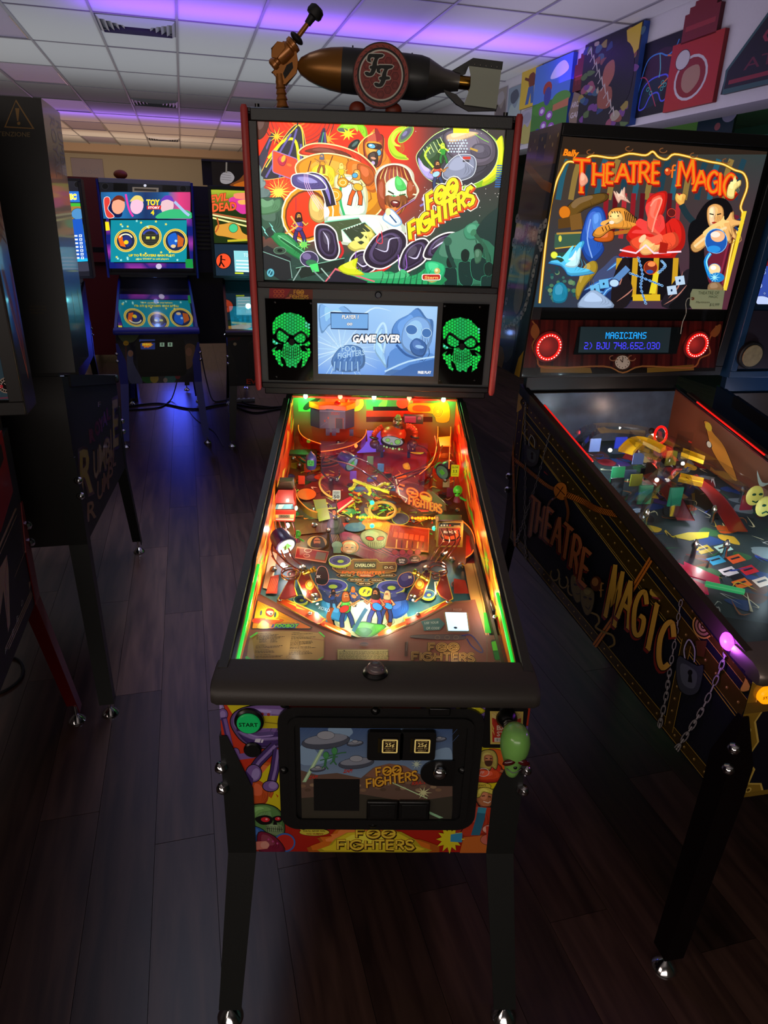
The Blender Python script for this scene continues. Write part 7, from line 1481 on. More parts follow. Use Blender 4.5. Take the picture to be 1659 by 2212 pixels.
for P,w in (([(115,455),(200,520),(260,570),(350,640),(410,660)],20),([(440,680),(560,730),(640,775),(760,805),(905,815)],34),([(1025,975),(900,1180),(780,1370),(625,1595)],30),([(130,200),(140,520),(150,1000)],12)):
    P=spline(P,6,False); a.line(P,w+5,'3a1c08'); a.line(P,w,'c87428'); n=len(P)
    for i in range(n-1):
        for t in (0,.5):
            x,y=P[i][0]+(P[i+1][0]-P[i][0])*t,P[i][1]+(P[i+1][1]-P[i][1])*t; a.line([(x-w*.3,y+w*.42),(x+w*.3,y-w*.42)],w*.16,'5a2c0c')
a.blob([(390,640),(420,615),(455,630),(462,680),(440,720),(400,705),(385,670)],'c87428','3a1c08',3); a.line([(400,640),(450,690)],6,'5a2c0c'); a.line([(440,640),(400,700)],6,'5a2c0c'); a.line([(450,700),(470,790),(455,880)],16,'7a4418',sm=4); a.line([(400,700),(355,740),(340,830)],12,'6a3a14',sm=4)
def chain(P,s0,s1,n):
    P=spline(P,8,False); m=len(P)
    for k in range(n):
        t=k/(n-1)*(m-1.001); i=int(t); f=t-i; x,y=P[i][0]*(1-f)+P[i+1][0]*f,P[i][1]*(1-f)+P[i+1][1]*f; s=s0+(s1-s0)*k/(n-1)
        an=math.degrees(math.atan2(P[i+1][1]-P[i][1],P[i+1][0]-P[i][0]))
        if k % 2:a.ring(x,y,s*1.25,s*.55,s*.36,'1a1a1e',an,n=14); a.ring(x,y,s*1.2,s*.5,s*.26,'8a8680',an,n=14)
        else:a.line([(x-math.cos(R(an))*s*1.2,y-math.sin(R(an))*s*1.2),(x+math.cos(R(an))*s*1.2,y+math.sin(R(an))*s*1.2)],s*.5,'1a1a1e'); a.line([(x-math.cos(R(an))*s*1.1,y-math.sin(R(an))*s*1.1),(x+math.cos(R(an))*s*1.1,y+math.sin(R(an))*s*1.1)],s*.34,'a09c94')
chain([(215,120),(210,300),(215,500),(210,800),(216,1090)],8,13,44); chain([(390,230),(340,400),(280,620),(220,800),(165,960)],9,12,34)
chain([(1190,1190),(1150,1330),(1120,1530),(1085,1730),(1060,1900),(1020,2080)],17,26,25); chain([(1430,1600),(1380,1750),(1290,1950),(1200,2100),(1110,2230)],26,30,17)
def padlock(x,y,s):
    a.line([(x-24*s,y-60*s),(x-30*s,y-120*s),(x-4*s,y-170*s),(x+26*s,y-120*s),(x+24*s,y-50*s)],12*s,'14161a',sm=5); a.line([(x-24*s,y-60*s),(x-30*s,y-120*s),(x-4*s,y-170*s),(x+26*s,y-120*s),(x+24*s,y-50*s)],7*s,'9a9a98',sm=5)
    a.blob([(x-60*s,y-80*s),(x-20*s,y-62*s),(x+40*s,y-30*s),(x+72*s,y-30*s),(x+62*s,y+50*s),(x+40*s,y+110*s),(x-10*s,y+125*s),(x-56*s,y+90*s),(x-72*s,y)],'33383c','0c0e12',4*s,sm=3); a.blob([(x-48*s,y-40*s),(x+10*s,y-20*s),(x+40*s,y+20*s),(x+20*s,y+90*s),(x-40*s,y+60*s)],'4c5356',0,0); a.ell(x+2*s,y+5*s,13*s,15*s,'08090c'); a.poly([(x-4*s,y+10*s),(x+8*s,y+10*s),(x+14*s,y+60*s),(x-10*s,y+55*s)],'08090c')
padlock(256,440,.62); padlock(1205,1745,1.12)
for r,c in ((62,GD),(54,'2a1c10'),(46,'8a6a48'),(34,'3a2414'),(26,'a08058'),(14,'2a1810'),(7,'b89a70')):a.ell(1285,1475,r,r*1.25,c,-20)
a.poly([(1240,1560),(1310,1560),(1290,1660),(1250,1650)],'4a2c14')
for k in range(3):a.ring(395+k*52,1165+k*44,26,36,9,'8a7030',0,-60,220)
a.line([(600,1390),(650,1410),(660,1450),(640,1480),(690,1510),(740,1530),(752,1580),(720,1600)],12,'8a7030',sm=5)
for x,y,r in ((532,1240,-8),(590,1315,8)):a.blob([(x-34,y-70),(x+30,y-60),(x+40,y),(x+20,y+75),(x-10,y+88),(x-38,y+10)],'6a5a2c','1c180c',3); a.ell(x-14,y-14,12,7,'14120a',25); a.ell(x+18,y-4,11,7,'14120a',25); a.line([(x-12,y+40),(x+6,y+50+r),(x+18,y+36)],5,'14120a',sm=3); a.blob([(x-20,y-60),(x+20,y-54),(x+10,y-30),(x-14,y-34)],'8a7a40',0,0)
# title along the side, in the side's own plane
S5={'T':[[(0,1),(1,1)],[(.5,1),(.5,0)]],'H':[[(.1,0),(.1,1)],[(.85,0),(.85,1)],[(.1,.5),(.85,.5)]],'E':[[(.15,0),(.15,1)],[(.15,1),(.85,1)],[(.15,.5),(.7,.5)],[(.15,0),(.85,0)]],'A':[[(0,0),(.5,1)],[(.5,1),(1,0)],[(.2,.38),(.8,.38)]],
      'R':[[(.15,0),(.15,1)],[(.15,1),(.6,1),(.85,.8),(.6,.5),(.15,.5)],[(.45,.5),(.95,0)]],'M':[[(.05,0),(.15,1)],[(.15,1),(.5,.3),(.85,1)],[(.85,1),(.95,0)]],'G':[[(.9,.8),(.6,1),(.25,.85),(.1,.5),(.3,.1),(.6,0),(.9,.15),(.9,.45),(.55,.45)]],'I':[[(.5,0),(.5,1)]],'C':[[(.9,.78),(.6,1),(.25,.85),(.08,.5),(.25,.12),(.6,0),(.95,.2)]]}
def serif(art,ch,fn,w,cols):
    for col,k,dx,dy in cols:
        for ln in S5[ch]:
            P=[fn(*p) for p in (spline(ln,4,False) if len(ln)>3 else ln)]; P=[(x+dx,y+dy) for x,y in P]; art.line(P,w*k,col)
            if abs(ln[0][0]-ln[-1][0])<.55 and len(ln)<3:
                for p in (ln[0],ln[-1]):
                    if ch in 'AM' and p[1]>.9:continue
                    q0,q1=fn(p[0]-.16,p[1]),fn(p[0]+.16,p[1]); art.line([(q0[0]+dx,q0[1]+dy),(q1[0]+dx,q1[1]+dy)],w*k*.55,col)
def word(s,y0,y1,z0,arc,h,gap=.08):
    n=len(s)
    for i,ch in enumerate(s):
        a0=y0+(y1-y0)*i/n; a1=y0+(y1-y0)*(i+1-gap)/n; t=(i+.5)/n; zz=z0+arc*(1-(2*t-1)**2); hh=h*(1.3 if (i==0) else 1.0); zo=zz-(.02 if i==0 else 0)
        sc_=math.dist(inplane(a0,zo),inplane(a1,zo)); serif(a,ch,lambda u,v:inplane(a0+(a1-a0)*u,zo+hh*v),sc_*.38,(('7a2014',1.0,-sc_*.1,sc_*.12),('1a0c08',1.05,0,0),('c89838' if s=='MAGIC' else 'b8683c',.72,0,0)))
word('THEATRE',1.03,.60,.655,.03,.098); word('MAGIC',.50,.215,.655,.02,.115)
c=inplane(.565,.70); a.ell(c[0],c[1],34,44,'5a2c14',out='1a0c08',ow=3); a.ell(c[0]-6,c[1]-10,20,26,'a8703a'); c=inplane(.537,.695); a.line([(c[0]+16,c[1]-40),(c[0]+2,c[1]-36),(c[0],c[1]+40)],9,'a87838',sm=3); a.line([(c[0]-12,c[1]),(c[0]+16,c[1]-2)],7,'a87838')
a.build('side_art',ARTG,T)
# front face, its gold corner and start button
a=Art(lambda x,z:Vector((x,-.0004,z)),(0,-1,0)); a.rect(-.2795,T.zbf,.2795,T.zt-.035,'12121e')
def gcorner(sx):
    P=[(0,0),(.10,0),(.085,.03),(.055,.035),(.06,.07),(.035,.10),(.05,.14),(.03,.19),(.045,.23),(.03,.27),(.0,.285)]
    Q=[(sx*(.2795-x),T.zbf+z) for x,z in P]; a.poly(Q,'8a6c24'); a.line(Q[1:],.004,'c8a850')
    for x,z in ((.02,.03),(.03,.1),(.02,.17),(.025,.24),(.06,.018)):a.ell(sx*(.2795-x),T.zbf+z,.007,.007,'c8a850'); a.ell(sx*(.2795-x),T.zbf+z,.004,.004,'5a4414')
gcorner(-1); gcorner(1); a.rect(-.2795,T.zbf,.2795,T.zbf+.012,'7a6020'); a.rect(-.2795,.725,.2795,.75,'6a5222')
a.build('front_art',ARTG,T)
coin_door(T,-.12,.17,.55,.76)
c=T.hit(1652,1498,(0,0,0),(0,-1,0)); o=MB().lathe((c.x,0,c.z),(c.x,-.012,c.z),[(0,.018),(.7,.018),(1,.015)],20).build('start_button',mat('amber_button','f0a010',.3,emit='ff9808',es=1.1),T)
a=Art(lambda u,v:Vector((c.x+u,-.0124,c.z+v)),(0,-1,0)); a.text('START',0,-.003,.006,'7a3404',ay=(0,1),center=True,w=.026,off=.02); a.build('start_lettering',ART,o)
c=T.hit(1577,1385,(-.2795,0,0),(-1,0,0)); o=MB().lathe((c.x,c.y,c.z),(c.x-.016,c.y,c.z),[(0,.0165),(.5,.0165),(.8,.013),(1,.004)],20).torus((c.x-.006,c.y,c.z),.015,.003,(1,0,0)).build('flipper_button',mat('violet_glow_button','e060ff',.2,emit='c838ff',es=4.0),T)
lamp_in(T,(c.x-.04,c.y,c.z),.35,(.5,.1,1),.01,'flipper_button_lamp')
for px,py in ((1586,1608),(1573,1650)):pass
# backglass
def glass_art(a):
    a.grad(205,165,1655,1200,12,9,lambda u,v:lerp(lerp(hx('4a3416'),hx('2a3c3c'),u),lerp(hx('1c3a4c'),hx('5a2030'),u),v))
    a.rect(380,128,1660,240,'2c2018')
    for k in range(15):x=420+k*78; a.line([(x,270),(x-30,360),(x-60,520)],34,('24586a','8a7038','1c3c4a')[k % 3],sm=4)
    for k in range(9):x=660+k*56; a.line([(x,480),(x-10,620),(x-26,760)],30,('8a1822','5a0c18','b02830')[k % 3],sm=3)
    a.poly([(1280,560),(1480,620),(1400,1060),(1290,1060)],'6a1c30')
    for k in range(4):a.line([(1420+k*14,760),(1350+k*14,1040)],10,('8a2840','4a1020')[k % 2])
    for P in ([(245,1160),(300,640),(340,440),(380,340),(420,285),(500,290),(570,248),(700,262),(800,235),(900,245),(945,222),(980,255),(1030,270),(1080,238),(1200,262),(1300,285),(1380,300),(1450,335),(1510,360),(1530,440),(1490,560),(1500,620),(1440,800),(1385,1080)],):a.line(P,20,'7a4a10',sm=4); a.line(P,12,'ffc030',sm=4); a.line(P,4,'fff0a0',sm=4)
    for x,y in ((560,225),(800,205),(1010,215),(1200,245),(1400,280)):a.ring(x,y,22,14,6,'7a4a28',0,0,270)
    # opera house balconies on the left
    a.blob([(400,600),(470,520),(640,480),(660,520),(520,580),(440,640)],'6a4c1c','2a1c08',4); a.ell(400,598,34,38,'d87818',out='7a3808',ow=3)
    for P,c in (([(360,640),(500,610),(520,680),(360,700)],'5a3c18'),([(340,730),(520,720),(530,800),(335,820)],'3a5a48'),([(320,850),(500,840),(500,900),(310,920)],'2a4a3c'),([(430,620),(500,600),(510,700),(440,710)],'7a5424')):a.poly(P,c)
    a.line([(350,730),(520,722)],12,'b8903c'); a.line([(340,822),(520,800)],8,'c8a038'); a.ell(335,862,20,20,'e8f048',out='8a8a20',ow=3); a.ell(372,760,10,20,'d8d048')
    rr=random.Random(8)
    for k in range(40):a.ell(rr.uniform(290,470),rr.uniform(900,1150),rr.uniform(8,18),rr.uniform(8,16),rr.choice(['3a6a60','1c4a50','4a7a5a','204048','6a8a60']))
    a.blob([(330,1060),(380,1030),(420,1080),(400,1150),(330,1150)],'1c80a0',0,0)
    # blue arch spirit and dove, tiger, central fire, doorway, rocks
    a.blob([(550,600),(600,565),(640,590),(655,680),(620,760),(640,830),(580,900),(530,880),(500,780),(520,680)],'2858b8','10287a',4,sm=5); a.blob([(570,620),(620,600),(630,680),(580,720)],'5088e0',0,0); a.line([(560,640),(540,760),(570,880)],8,'88b0f0',sm=4)
    a.blob([(500,1180),(540,1050),(640,960),(760,840),(830,860),(780,960),(820,1040),(780,1185)],'1c2c58',0,0,sm=3)
    for P in ([(660,960),(740,900),(830,840)],[(520,1080),(600,1040),(700,1000)],[(600,1180),(660,1080),(720,1060)],[(560,1170),(600,1100),(640,1090)]):a.line(P,26,'3068b8',sm=3,taper=2); a.line(P,8,'80c0f0',sm=3,taper=2)
    a.blob([(540,920),(590,900),(600,960),(520,1060),(480,1140),(470,1060)],'a88a28',0,0)
    a.blob([(300,910),(350,900),(380,915),(430,860),(500,780),(520,790),(470,880),(470,940),(580,970),(440,990),(400,950),(370,925)],'58c8f8','1060b0',4,sm=3); a.blob([(400,930),(450,890),(500,810),(480,930)],'c8f4ff',0,0)
    a.poly([(690,720),(870,690),(850,720),(700,740)],'b86a20'); a.blob([(655,720),(700,715),(694,770),(620,780),(580,760)],'c85a18','3a1404',3)
    a.blob([(574,740),(600,700),(680,670),(670,610),(700,575),(760,570),(800,600),(850,650),(858,690),(760,700),(690,700),(620,750)],'e89838','3a1c08',4,sm=4); a.blob([(672,640),(690,600),(740,595),(760,640),(720,670)],'f8c878',0,0); a.ell(690,660,16,11,'f8e8d0')
    for k in range(7):a.line([(770+k*12,590+k*6),(780+k*11,650+k*3)],6,'241008')
    for q in ((684,622),(730,620)):a.ell(*q,5,4,'302000')
    for k in range(4):a.line([(690+k*16,590),(696+k*16,604)],5,'241008')
    for k in range(3):a.line([(630+k*20,690-k*6),(640+k*20,716-k*6)],5,'241008')
    a.blob([(700,465),(740,500),(770,440),(775,500),(805,540),(750,520),(730,540)],'e8b8a0','6a2820',2)
    a.blob([(860,830),(780,760),(830,690),(930,720),(900,560),(940,490),(1030,470),(1020,580),(980,660),(1010,700),(1090,640),(1140,700),(1140,800),(1090,860),(1060,900),(940,880),(740,870),(780,830)],'d82018',0,0,sm=5)
    a.blob([(910,700),(930,540),(960,500),(1000,500),(980,600),(950,700),(1000,760)],'f86048',0,0,sm=4); a.line([(930,560),(960,520),(1000,520),(960,640),(940,720)],9,'ff9a80',sm=4); a.blob([(800,780),(880,740),(960,760),(1080,720),(1100,800),(1000,850),(860,840)],'f05030',0,0)
    a.blob([(860,810),(900,760),(960,800),(1010,800),(950,850),(880,860)],'ffb870',0,0); a.line([(740,830),(840,850),(900,800),(950,850),(1120,840)],10,'ffd8e8',sm=0); a.ell(880,760,16,30,'ffd0a0',40); a.poly([(990,780),(1040,790),(1030,850),(980,850)],'a81c10')
    a.poly([(720,880),(1100,880),(1140,1140),(700,1140)],'0c0a10')
    for x in (720,820,950,1070):a.poly([(x,880),(x+34,880),(x+20,1120),(x-14,1120)],'c89820')
    a.rect(820,1105,990,1145,'d8b020'); a.poly([(950,970),(985,960),(960,1100),(920,1100)],'e8d028')
    for P in ([(855,880),(880,980),(870,1060),(900,1160)],[(805,975),(900,1010),(1000,1050)],[(1000,900),(1020,930),(980,970)]):
        a.line(P,9,'3a70b8',sm=4)
        for x,y in spline(P,4,False):a.ring(x,y,9,6,3,'90c0e8',30,n=8)
    a.ell(930,940,40,40,'802818',out='f06020',ow=3); a.ell(936,918,24,16,'ff9050'); a.ell(925,965,22,12,'2050a0'); a.ell(1060,600,24,24,'601818',out='e84028',ow=3)
    a.blob([(780,1180),(820,1080),(790,980),(800,900),(760,880),(700,1000),(690,1180)],'1a1418',0,0); a.blob([(1000,1180),(1050,1060),(1120,980),(1180,960),(1200,1180)],'1c1820',0,0)
    for P in ([(690,1060),(740,1040),(760,960)],[(720,1150),(790,1100),(830,1060)],[(1040,1130),(1100,1060),(1130,960)],[(1010,1170),(1090,1120),(1160,1040)]):a.line(P,8,'b87868',sm=3,taper=2)
    for x,y,r in ((585,1075,20),(640,1040,-15),(1060,1080,8),(1110,1020,-20)):
        a.poly([(x-30,y-24),(x+26,y-32),(x+34,y+22),(x-22,y+30)],'68b8e8' if x<900 else 'b8d0e8'); a.ell(x,y,6,8,'102848')
    a.line([(790,940),(700,1030)],40,'5a88c0'); a.ell(705,1035,28,22,'b8d8f0',out='203870',ow=5); a.blob([(480,1185),(560,1080),(640,1110),(700,1185)],'9ab0d0',0,0)
    # the magician in black reaching forward over a glowing ball
    a.blob([(1090,480),(1110,500),(1130,482),(1150,495),(1140,530),(1130,560),(1100,545),(1082,515)],'f0b050','5a2c08',2); a.line([(1120,550),(1160,620),(1220,680)],40,'1c3038',sm=3)
    a.blob([(1210,660),(1240,580),(1300,520),(1380,510),(1430,560),(1450,640),(1500,660),(1460,700),(1380,690),(1300,700)],'0c0a0e',0,0,sm=4); a.line([(1500,640),(1440,660),(1480,720)],14,'1c3a6a',sm=3)
    a.blob([(1180,660),(1240,640),(1280,690),(1260,820),(1280,1000),(1300,1080),(1180,1185),(1040,1185),(1150,1060),(1170,860),(1160,740)],'0a0a0e',0,0,sm=4)
    a.blob([(1284,570),(1330,545),(1376,570),(1378,640),(1340,690),(1300,690),(1280,640)],'e8a860','2a1408',3); a.blob([(1290,580),(1320,560),(1330,600),(1320,670),(1296,670)],'f8d0a0',0,0)
    a.line([(1294,606),(1320,612)],7,'1c1008'); a.line([(1340,612),(1366,606)],7,'1c1008'); a.ell(1324,662,16,6,'a82018'); a.line([(1330,612),(1324,640)],3,'a86a38')
    a.blob([(1180,800),(1230,750),(1300,700),(1400,650),(1440,590),(1448,640),(1502,655),(1500,672),(1440,690),(1468,760),(1450,764),(1420,710),(1430,780),(1410,782),(1390,720),(1340,740),(1240,830),(1195,840)],'f0b468','5a2c10',4,sm=3); a.line([(1200,810),(1290,740),(1400,690)],14,'fcd8a0',sm=3)
    a.ell(1335,775,66,74,'1c58b0',out='80c0f0',ow=4); a.ell(1345,745,44,36,'f8b888'); a.ell(1330,735,30,18,'ffe8d8'); a.ell(1320,825,42,22,'2a90e0')
    a.line([(1300,850),(1270,900),(1290,980),(1320,1020)],22,'1888d8',sm=4); a.line([(1300,850),(1275,905),(1300,980)],8,'90e8ff',sm=4); a.ell(1325,950,36,34,'f8d8a0',out='3888c8',ow=3); a.ell(1318,940,18,14,'fff8f0'); a.ell(1340,1000,46,30,'1c80c8'); a.burst(1325,1000,8,40,9,'a8f0ff'); a.blob([(1290,1040),(1350,1030),(1380,1080),(1290,1090)],'8a6a48',0,0)
    a.poly([(1500,590),(1524,590),(1400,1080),(1380,1080)],'f0d030')
    L=[('T',445,470,110,200,.07),('H',566,425,86,130,.1),('E',648,413,60,116,.05),('A',716,408,80,112,0),('T',786,412,70,120,0),('R',850,410,74,120,0),('E',930,415,62,124,0),('M',1092,432,110,150,-.12),('A',1196,462,84,120,-.12),('G',1272,478,78,124,-.15),('I',1330,492,50,130,-.15),('C',1372,508,84,134,-.2)]
    for ch,x,y,w_,h_q,sl in L:serif(a,ch,lambda u,v:(x+u*w_+v*4,y-v*h_q-u*w_*sl*-1.0),26,(('901408',1.25,7,10),('f83010',1.1,0,0),('e88818',.55,0,0)))
    a.ell(1034,345,20,24,'c84018',out='5a1008',ow=3); a.ell(1028,336,9,9,'ffb060'); a.line([(1084,308),(1066,314),(1060,384)],10,'f07018',sm=3); a.line([(1050,340),(1082,336)],8,'f07018')
    a.blob([(1400,500),(1410,430),(1440,420),(1450,370),(1462,410),(1484,400),(1482,430),(1450,460),(1440,510)],'f8e088','8a5a10',3); a.blob([(500,350),(530,370),(540,410),(500,440),(488,400)],'f0a080',0,0)
    a.text('Bally',386,244,40,'f88818',w=92,slant=.3,off=.04,ax=(1,.1),out='7a3008',ow=.03)
def tclip(pts,crop):return crop_of(T,pts,crop)
a=pxart(T,T.bb(0,-.0062,T.Zb),(0,-1,-TI),T4,step=7e-6); a.clip=[(392,128),(1655,222),(1405,1200),(208,1184)]; a.auto=34; glass_art(a); a.build('backglass',art_mat('backglass_lit',1.1,.2),T)
a=pxart(T,T.bb(0,-.0062,T.Zb),(0,-1,-TI),T4,step=8e-6); a.clip=[(190,1262),(1382,1272),(1330,1580),(136,1610)]
a.grad(120,1250,1400,1620,4,3,lambda u,v:hx('3c1210'))
for k in range(26):a.line([(200+k*46,1262),(180+k*46,1600)],16,('4a1814','260a0a')[k % 2])
a.rect(130,1560,1400,1612,'14100c'); a.poly([(250,1545),(560,1560),(570,1592),(250,1590)],'6a5220'); a.poly([(910,1560),(1200,1540),(1200,1575),(910,1590)],'6a5220')
a.line([(200,1270),(240,1340),(200,1420),(230,1500),(280,1560),(640,1550),(760,1590),(880,1550),(1180,1560),(1240,1500),(1300,1470),(1290,1400),(1340,1300)],9,'8a5a30',sm=4); a.blob([(1300,1350),(1330,1310),(1366,1290),(1360,1340),(1330,1370)],'7a5028',0,0); a.blob([(200,1300),(225,1290),(246,1340),(220,1384),(190,1350)],'7a5028',0,0)
a.ell(758,1526,46,42,'b8a898',out='3a2418',ow=8); a.line([(758,1526),(762,1496)],5,'201008'); a.line([(758,1526),(744,1508)],5,'201008')
for k in range(12):a.ell(758+36*math.cos(k*PI/6),1526+33*math.sin(k*PI/6),3,3,'201008')
for q in ((700,1500),(816,1500)):a.ring(q[0],q[1],22,16,6,'8a5a40',0,0,270)
a.build('speaker_panel_art',ARTG,T)
q0,q1=T.bhit(1246,706,-.0065),T.bhit(1458,764,-.0065); b=MB(xt)
b.box(q0.x+.0,q1.x,-.0105,-.0064,q1.z,q0.z); o=b.build('dot_display',mat('display_black','10181a',.12),T,smooth=False)
a=pxart(T,T.bb(0,-.0107,T.Zb),(0,-1,-TI),T4,step=1e-5); a.poly([(500,1306),(1060,1310),(1042,1466),(484,1466)],'0e1c20')
DOT={'M':'10001 11011 10101 10101 10001 10001 10001','A':'01110 10001 10001 11111 10001 10001 10001','G':'01110 10001 10000 10111 10001 10001 01110','I':'11111 00100 00100 00100 00100 00100 11111','C':'01110 10001 10000 10000 10000 10001 01110','N':'10001 11001 10101 10011 10001 10001 10001','S':'01111 10000 10000 01110 00001 00001 11110','2':'11110 00001 00001 01110 10000 10000 11111',')':'01000 00100 00010 00010 00010 00100 01000','B':'11110 10001 10001 11110 10001 10001 11110','J':'00111 00001 00001 00001 10001 10001 01110','U':'10001 10001 10001 10001 10001 10001 01110','7':'11111 00001 00001 00010 00010 00100 00100','4':'10001 10001 10001 11111 00001 00001 00001','8':'01110 10001 10001 01110 10001 10001 01110','6':'01110 10000 10000 11110 10001 10001 01110','5':'11111 10000 10000 11110 00001 00001 11110','0':'01110 10001 10001 10001 10001 10001 01110','3':'11110 00001 00001 01110 00001 00001 11110',',':'000 000 000 000 000 010 100',' ':'000 000 000 000 000 000 000'}
def dots(s,x,y,px,py,col,sk):
    for ch in s:
        rows_=DOT[ch].split()
        for j,r_ in enumerate(rows_):
            for i,b_ in enumerate(r_):
                if b_=='1':X,Y=x+i*px-j*sk,y+j*py; a.tri([(X,Y),(X+px*1.0,Y),(X+px*1.0,Y+py*.95),(X,Y+py*.95)],[(0,1,2),(0,2,3)],col); a.k-=1
        x+=(len(rows_[0])+1)*px
dots('MAGICIANS',656,1340,4.75,5.8,'18a0ff',.5); dots('2) BJU 748,652,030',524,1402,4.72,6.2,'4038f0',.5)
a.build('display_dots',art_mat('dots_lit',1.4),o)
for px,py,s in ((1184,749,1),(1504,745,.92)):
    c=T.bhit(px,py,-.007); n=Vector((0,-1,-TI)).normalized(); o=MB().lathe(c,c+n*.004,[(0,.047*s),(1,.046*s)],30).build('speaker',mat('speaker_cone_red','2a0404',.5,emit='500404',es=.7),T)
    e=mat('red_ring_glow','c01010',.3,emit='f01410',es=1.3); MB().torus(c+n*.005,.036*s,.0045,n,30,8).build('glow_ring',e,o); em=mat('speaker_led','ffb0a0',.3,emit='ffb0a0',es=3)
    q=n.to_track_quat('Z','Y')
    for k in range(26):MB().ball(c+n*.0095+q @ Vector((.036*s*math.cos(2*PI*k/26),.036*s*math.sin(2*PI*k/26),0)),.0019,nu=6,nv=4).build('led',em,o)
    lamp_in(T,c+n*.03,.12,(1,.05,.03),.02,'speaker_lamp')
# glass sheet over head, side art of the head
a=pxart(T,(-T.W/2-.0003+T.d['lx']*.3,0,0),(-1,0,0),T4); hs=lambda y,z:None
W2=T.W/2+.0003
a=Art(lambda u,v:T.bb(-W2,T.D*(1-u),T.Zb+(T.Zt-T.Zb)*v),(-1,0,0)); a.grad(0,0,1,1,2,2,lambda u,v:lerp(hx('181a28'),hx('3a4a5c'),max(0,1-abs(v-.55)*2.4)))
a.poly([(0,.86),(1,.86),(1,1),(0,1)],'6a5230'); a.poly([(.35,.88),(.6,.88),(.6,.98),(.35,.98)],'14141e'); a.line([(0,.88),(.3,.84),(.7,.79),(1,.77)],.035,'a05c24'); a.rect(0,.655,1,.69,'4a3c1c')
for k in range(8):a.ell(.1+k*.12,.93+(k % 2)*.03,.02,.008,'c8a860')
for P in ([(0,.66),(.5,.58),(1,.64)],[(0,.56),(.5,.63),(1,.55)],[(.1,.55),(.1,.2),(.5,.22)],[(.9,.5),(.8,.3),(.5,.22)]):
    P=spline(P,6,False)
    for i,(x,y) in enumerate(P):a.ring(x,y,.045,.012,.016,'7a8088' if i % 2 else 'b0b4b8',n=10)
a.blob([(.42,.52),(.5,.54),(.55,.46),(.62,.40),(.66,.32),(.56,.26),(.4,.28),(.34,.34),(.4,.42)],'9a947c',0,0); a.text('Bally',.3,.53,.035,'8a94a0',w=.4,ay=(0,1),slant=.1); a.blob([(.2,.14),(.4,.2),(.6,.19),(.62,.08),(.4,.03),(.24,.06)],'3a4048',0,0)
a.poly([(.0,0),(.3,0),(.34,.05),(.22,.09),(.0,.1)],'8a6c24'); a.poly([(.8,.0),(1,0),(1,.12),(.86,.08)],'8a6c24'); a.build('head_side_art',ARTG,T)
# playfield with its print, toys and lamps
CP=(1060,820,2.7696)
def tp_(x,y,h=0):return pfpt(T,CP[0]+x/CP[2],CP[1]+y/CP[2],h)
def hz_(x,y,yy):return T.hit(CP[0]+x/CP[2],CP[1]+y/CP[2],(0,yy,0),(0,1,0))
pt=lambda x,y:T.zf+T.ps*(y-.12)
a=Art(lambda x,y:Vector((x,y,pt(x,y)+.0008)),(0,-.11,1)); rr=random.Random(2)
a.grad(-.26,.06,.26,1.18,4,8,lambda u,v:lerp(hx('3c4a54'),hx('2a3a3a'),v))
for k in range(90):
    x,y=rr.uniform(-.26,.26),rr.uniform(.25,1.08); a.blob([(x+rr.uniform(.01,.04)*math.cos(t),y+rr.uniform(.01,.04)*math.sin(t)) for t in (0,1.2,2.4,3.6,5)],rr.choice(['5a3a2c','8a3038','2a4a88','c8a838','3a6a4a','20242c','7a8a90','c85a28','483878']),0,0,sm=3)
for i,c in enumerate(('d8c838','b8e8e8','38a8d8','f06838','d8e0e8','d82838','e87828','e8d8c8')):x,y=-.07+(i % 2)*.055,.50-(i//2)*.05; a.poly([(x,y),(x+.045,y+.012),(x+.045,y-.018),(x,y-.03)],c); a.line([(x+.008,y-.01),(x+.038,y-.002)],.006,'20283a')
a.poly([(-.10,.56),(-.04,.575),(.02,.57),(.0,.545),(-.06,.535)],'c8c030'); a.poly([(-.2,.06),(.26,.06),(.26,.2),(0,.16),(-.2,.24)],'1c2024')
for k in range(12):a.line([(.02,.065+k*.008),(.24,.065+k*.008)],.002,'6a6a6a')
for k in range(150):x,y=rr.uniform(-.25,.25),rr.uniform(.22,1.15); a.line([(x,y),(x+rr.uniform(-.03,.03),y+rr.uniform(-.02,.04)),(x+rr.uniform(-.05,.05),y+rr.uniform(-.03,.06))],rr.uniform(.002,.006),rr.choice(['d8e0e0','0c1014','6a2028','c8b040','3050a8','2a7048','a86838','e8e8c0']),sm=3,taper=2)
a.build('playfield_print',PFM,T)
for k,(x,y) in enumerate(((-.24,.33),(-.235,.40),(-.19,.36))):MB().prism([(x,y),(x+.06,y-.05),(x+.075,y-.02),(x+.03,y+.05)],lambda u,v,t:Vector((u,v,pt(u,v)+t)),.022,.025).build('pink_lane_plastic',mat('pink_plastic','d83860',.3,coat=.4,emit='a82048',es=.4),T)
MB().tube([(-.17,.31,pt(0,.31)+.03),(-.10,.27,pt(0,.27)+.03)],.007,10).build('clear_green_tube',mat('green_tube','60d890',.2,emit='28a860',es=.5),T)
for k in range(9):x,y=rr.uniform(-.2,.22),rr.uniform(.62,1.12); MB().box(x-.018,x+.018,y,y+.004,pt(x,y)+.03,pt(x,y)+.03+rr.uniform(.015,.05)).build('small_plastic',mat('plastic_%d' % (k % 4),('7a90c8','c8c040','8a2a40','38404a')[k % 4],.3,coat=.4),T)
MB().prism([(y,z) for y,z in ((.06,pt(0,.06)),(1.18,pt(0,1.18)),(1.18,T.ztop(1.18)-.006),(.06,T.ztop(.06)-.006))],lambda y,z,t:Vector((t,y,z)),.259,.261).build('inner_side_board',mat('curtain_red_board','6a2c20',.5),T,smooth=False)
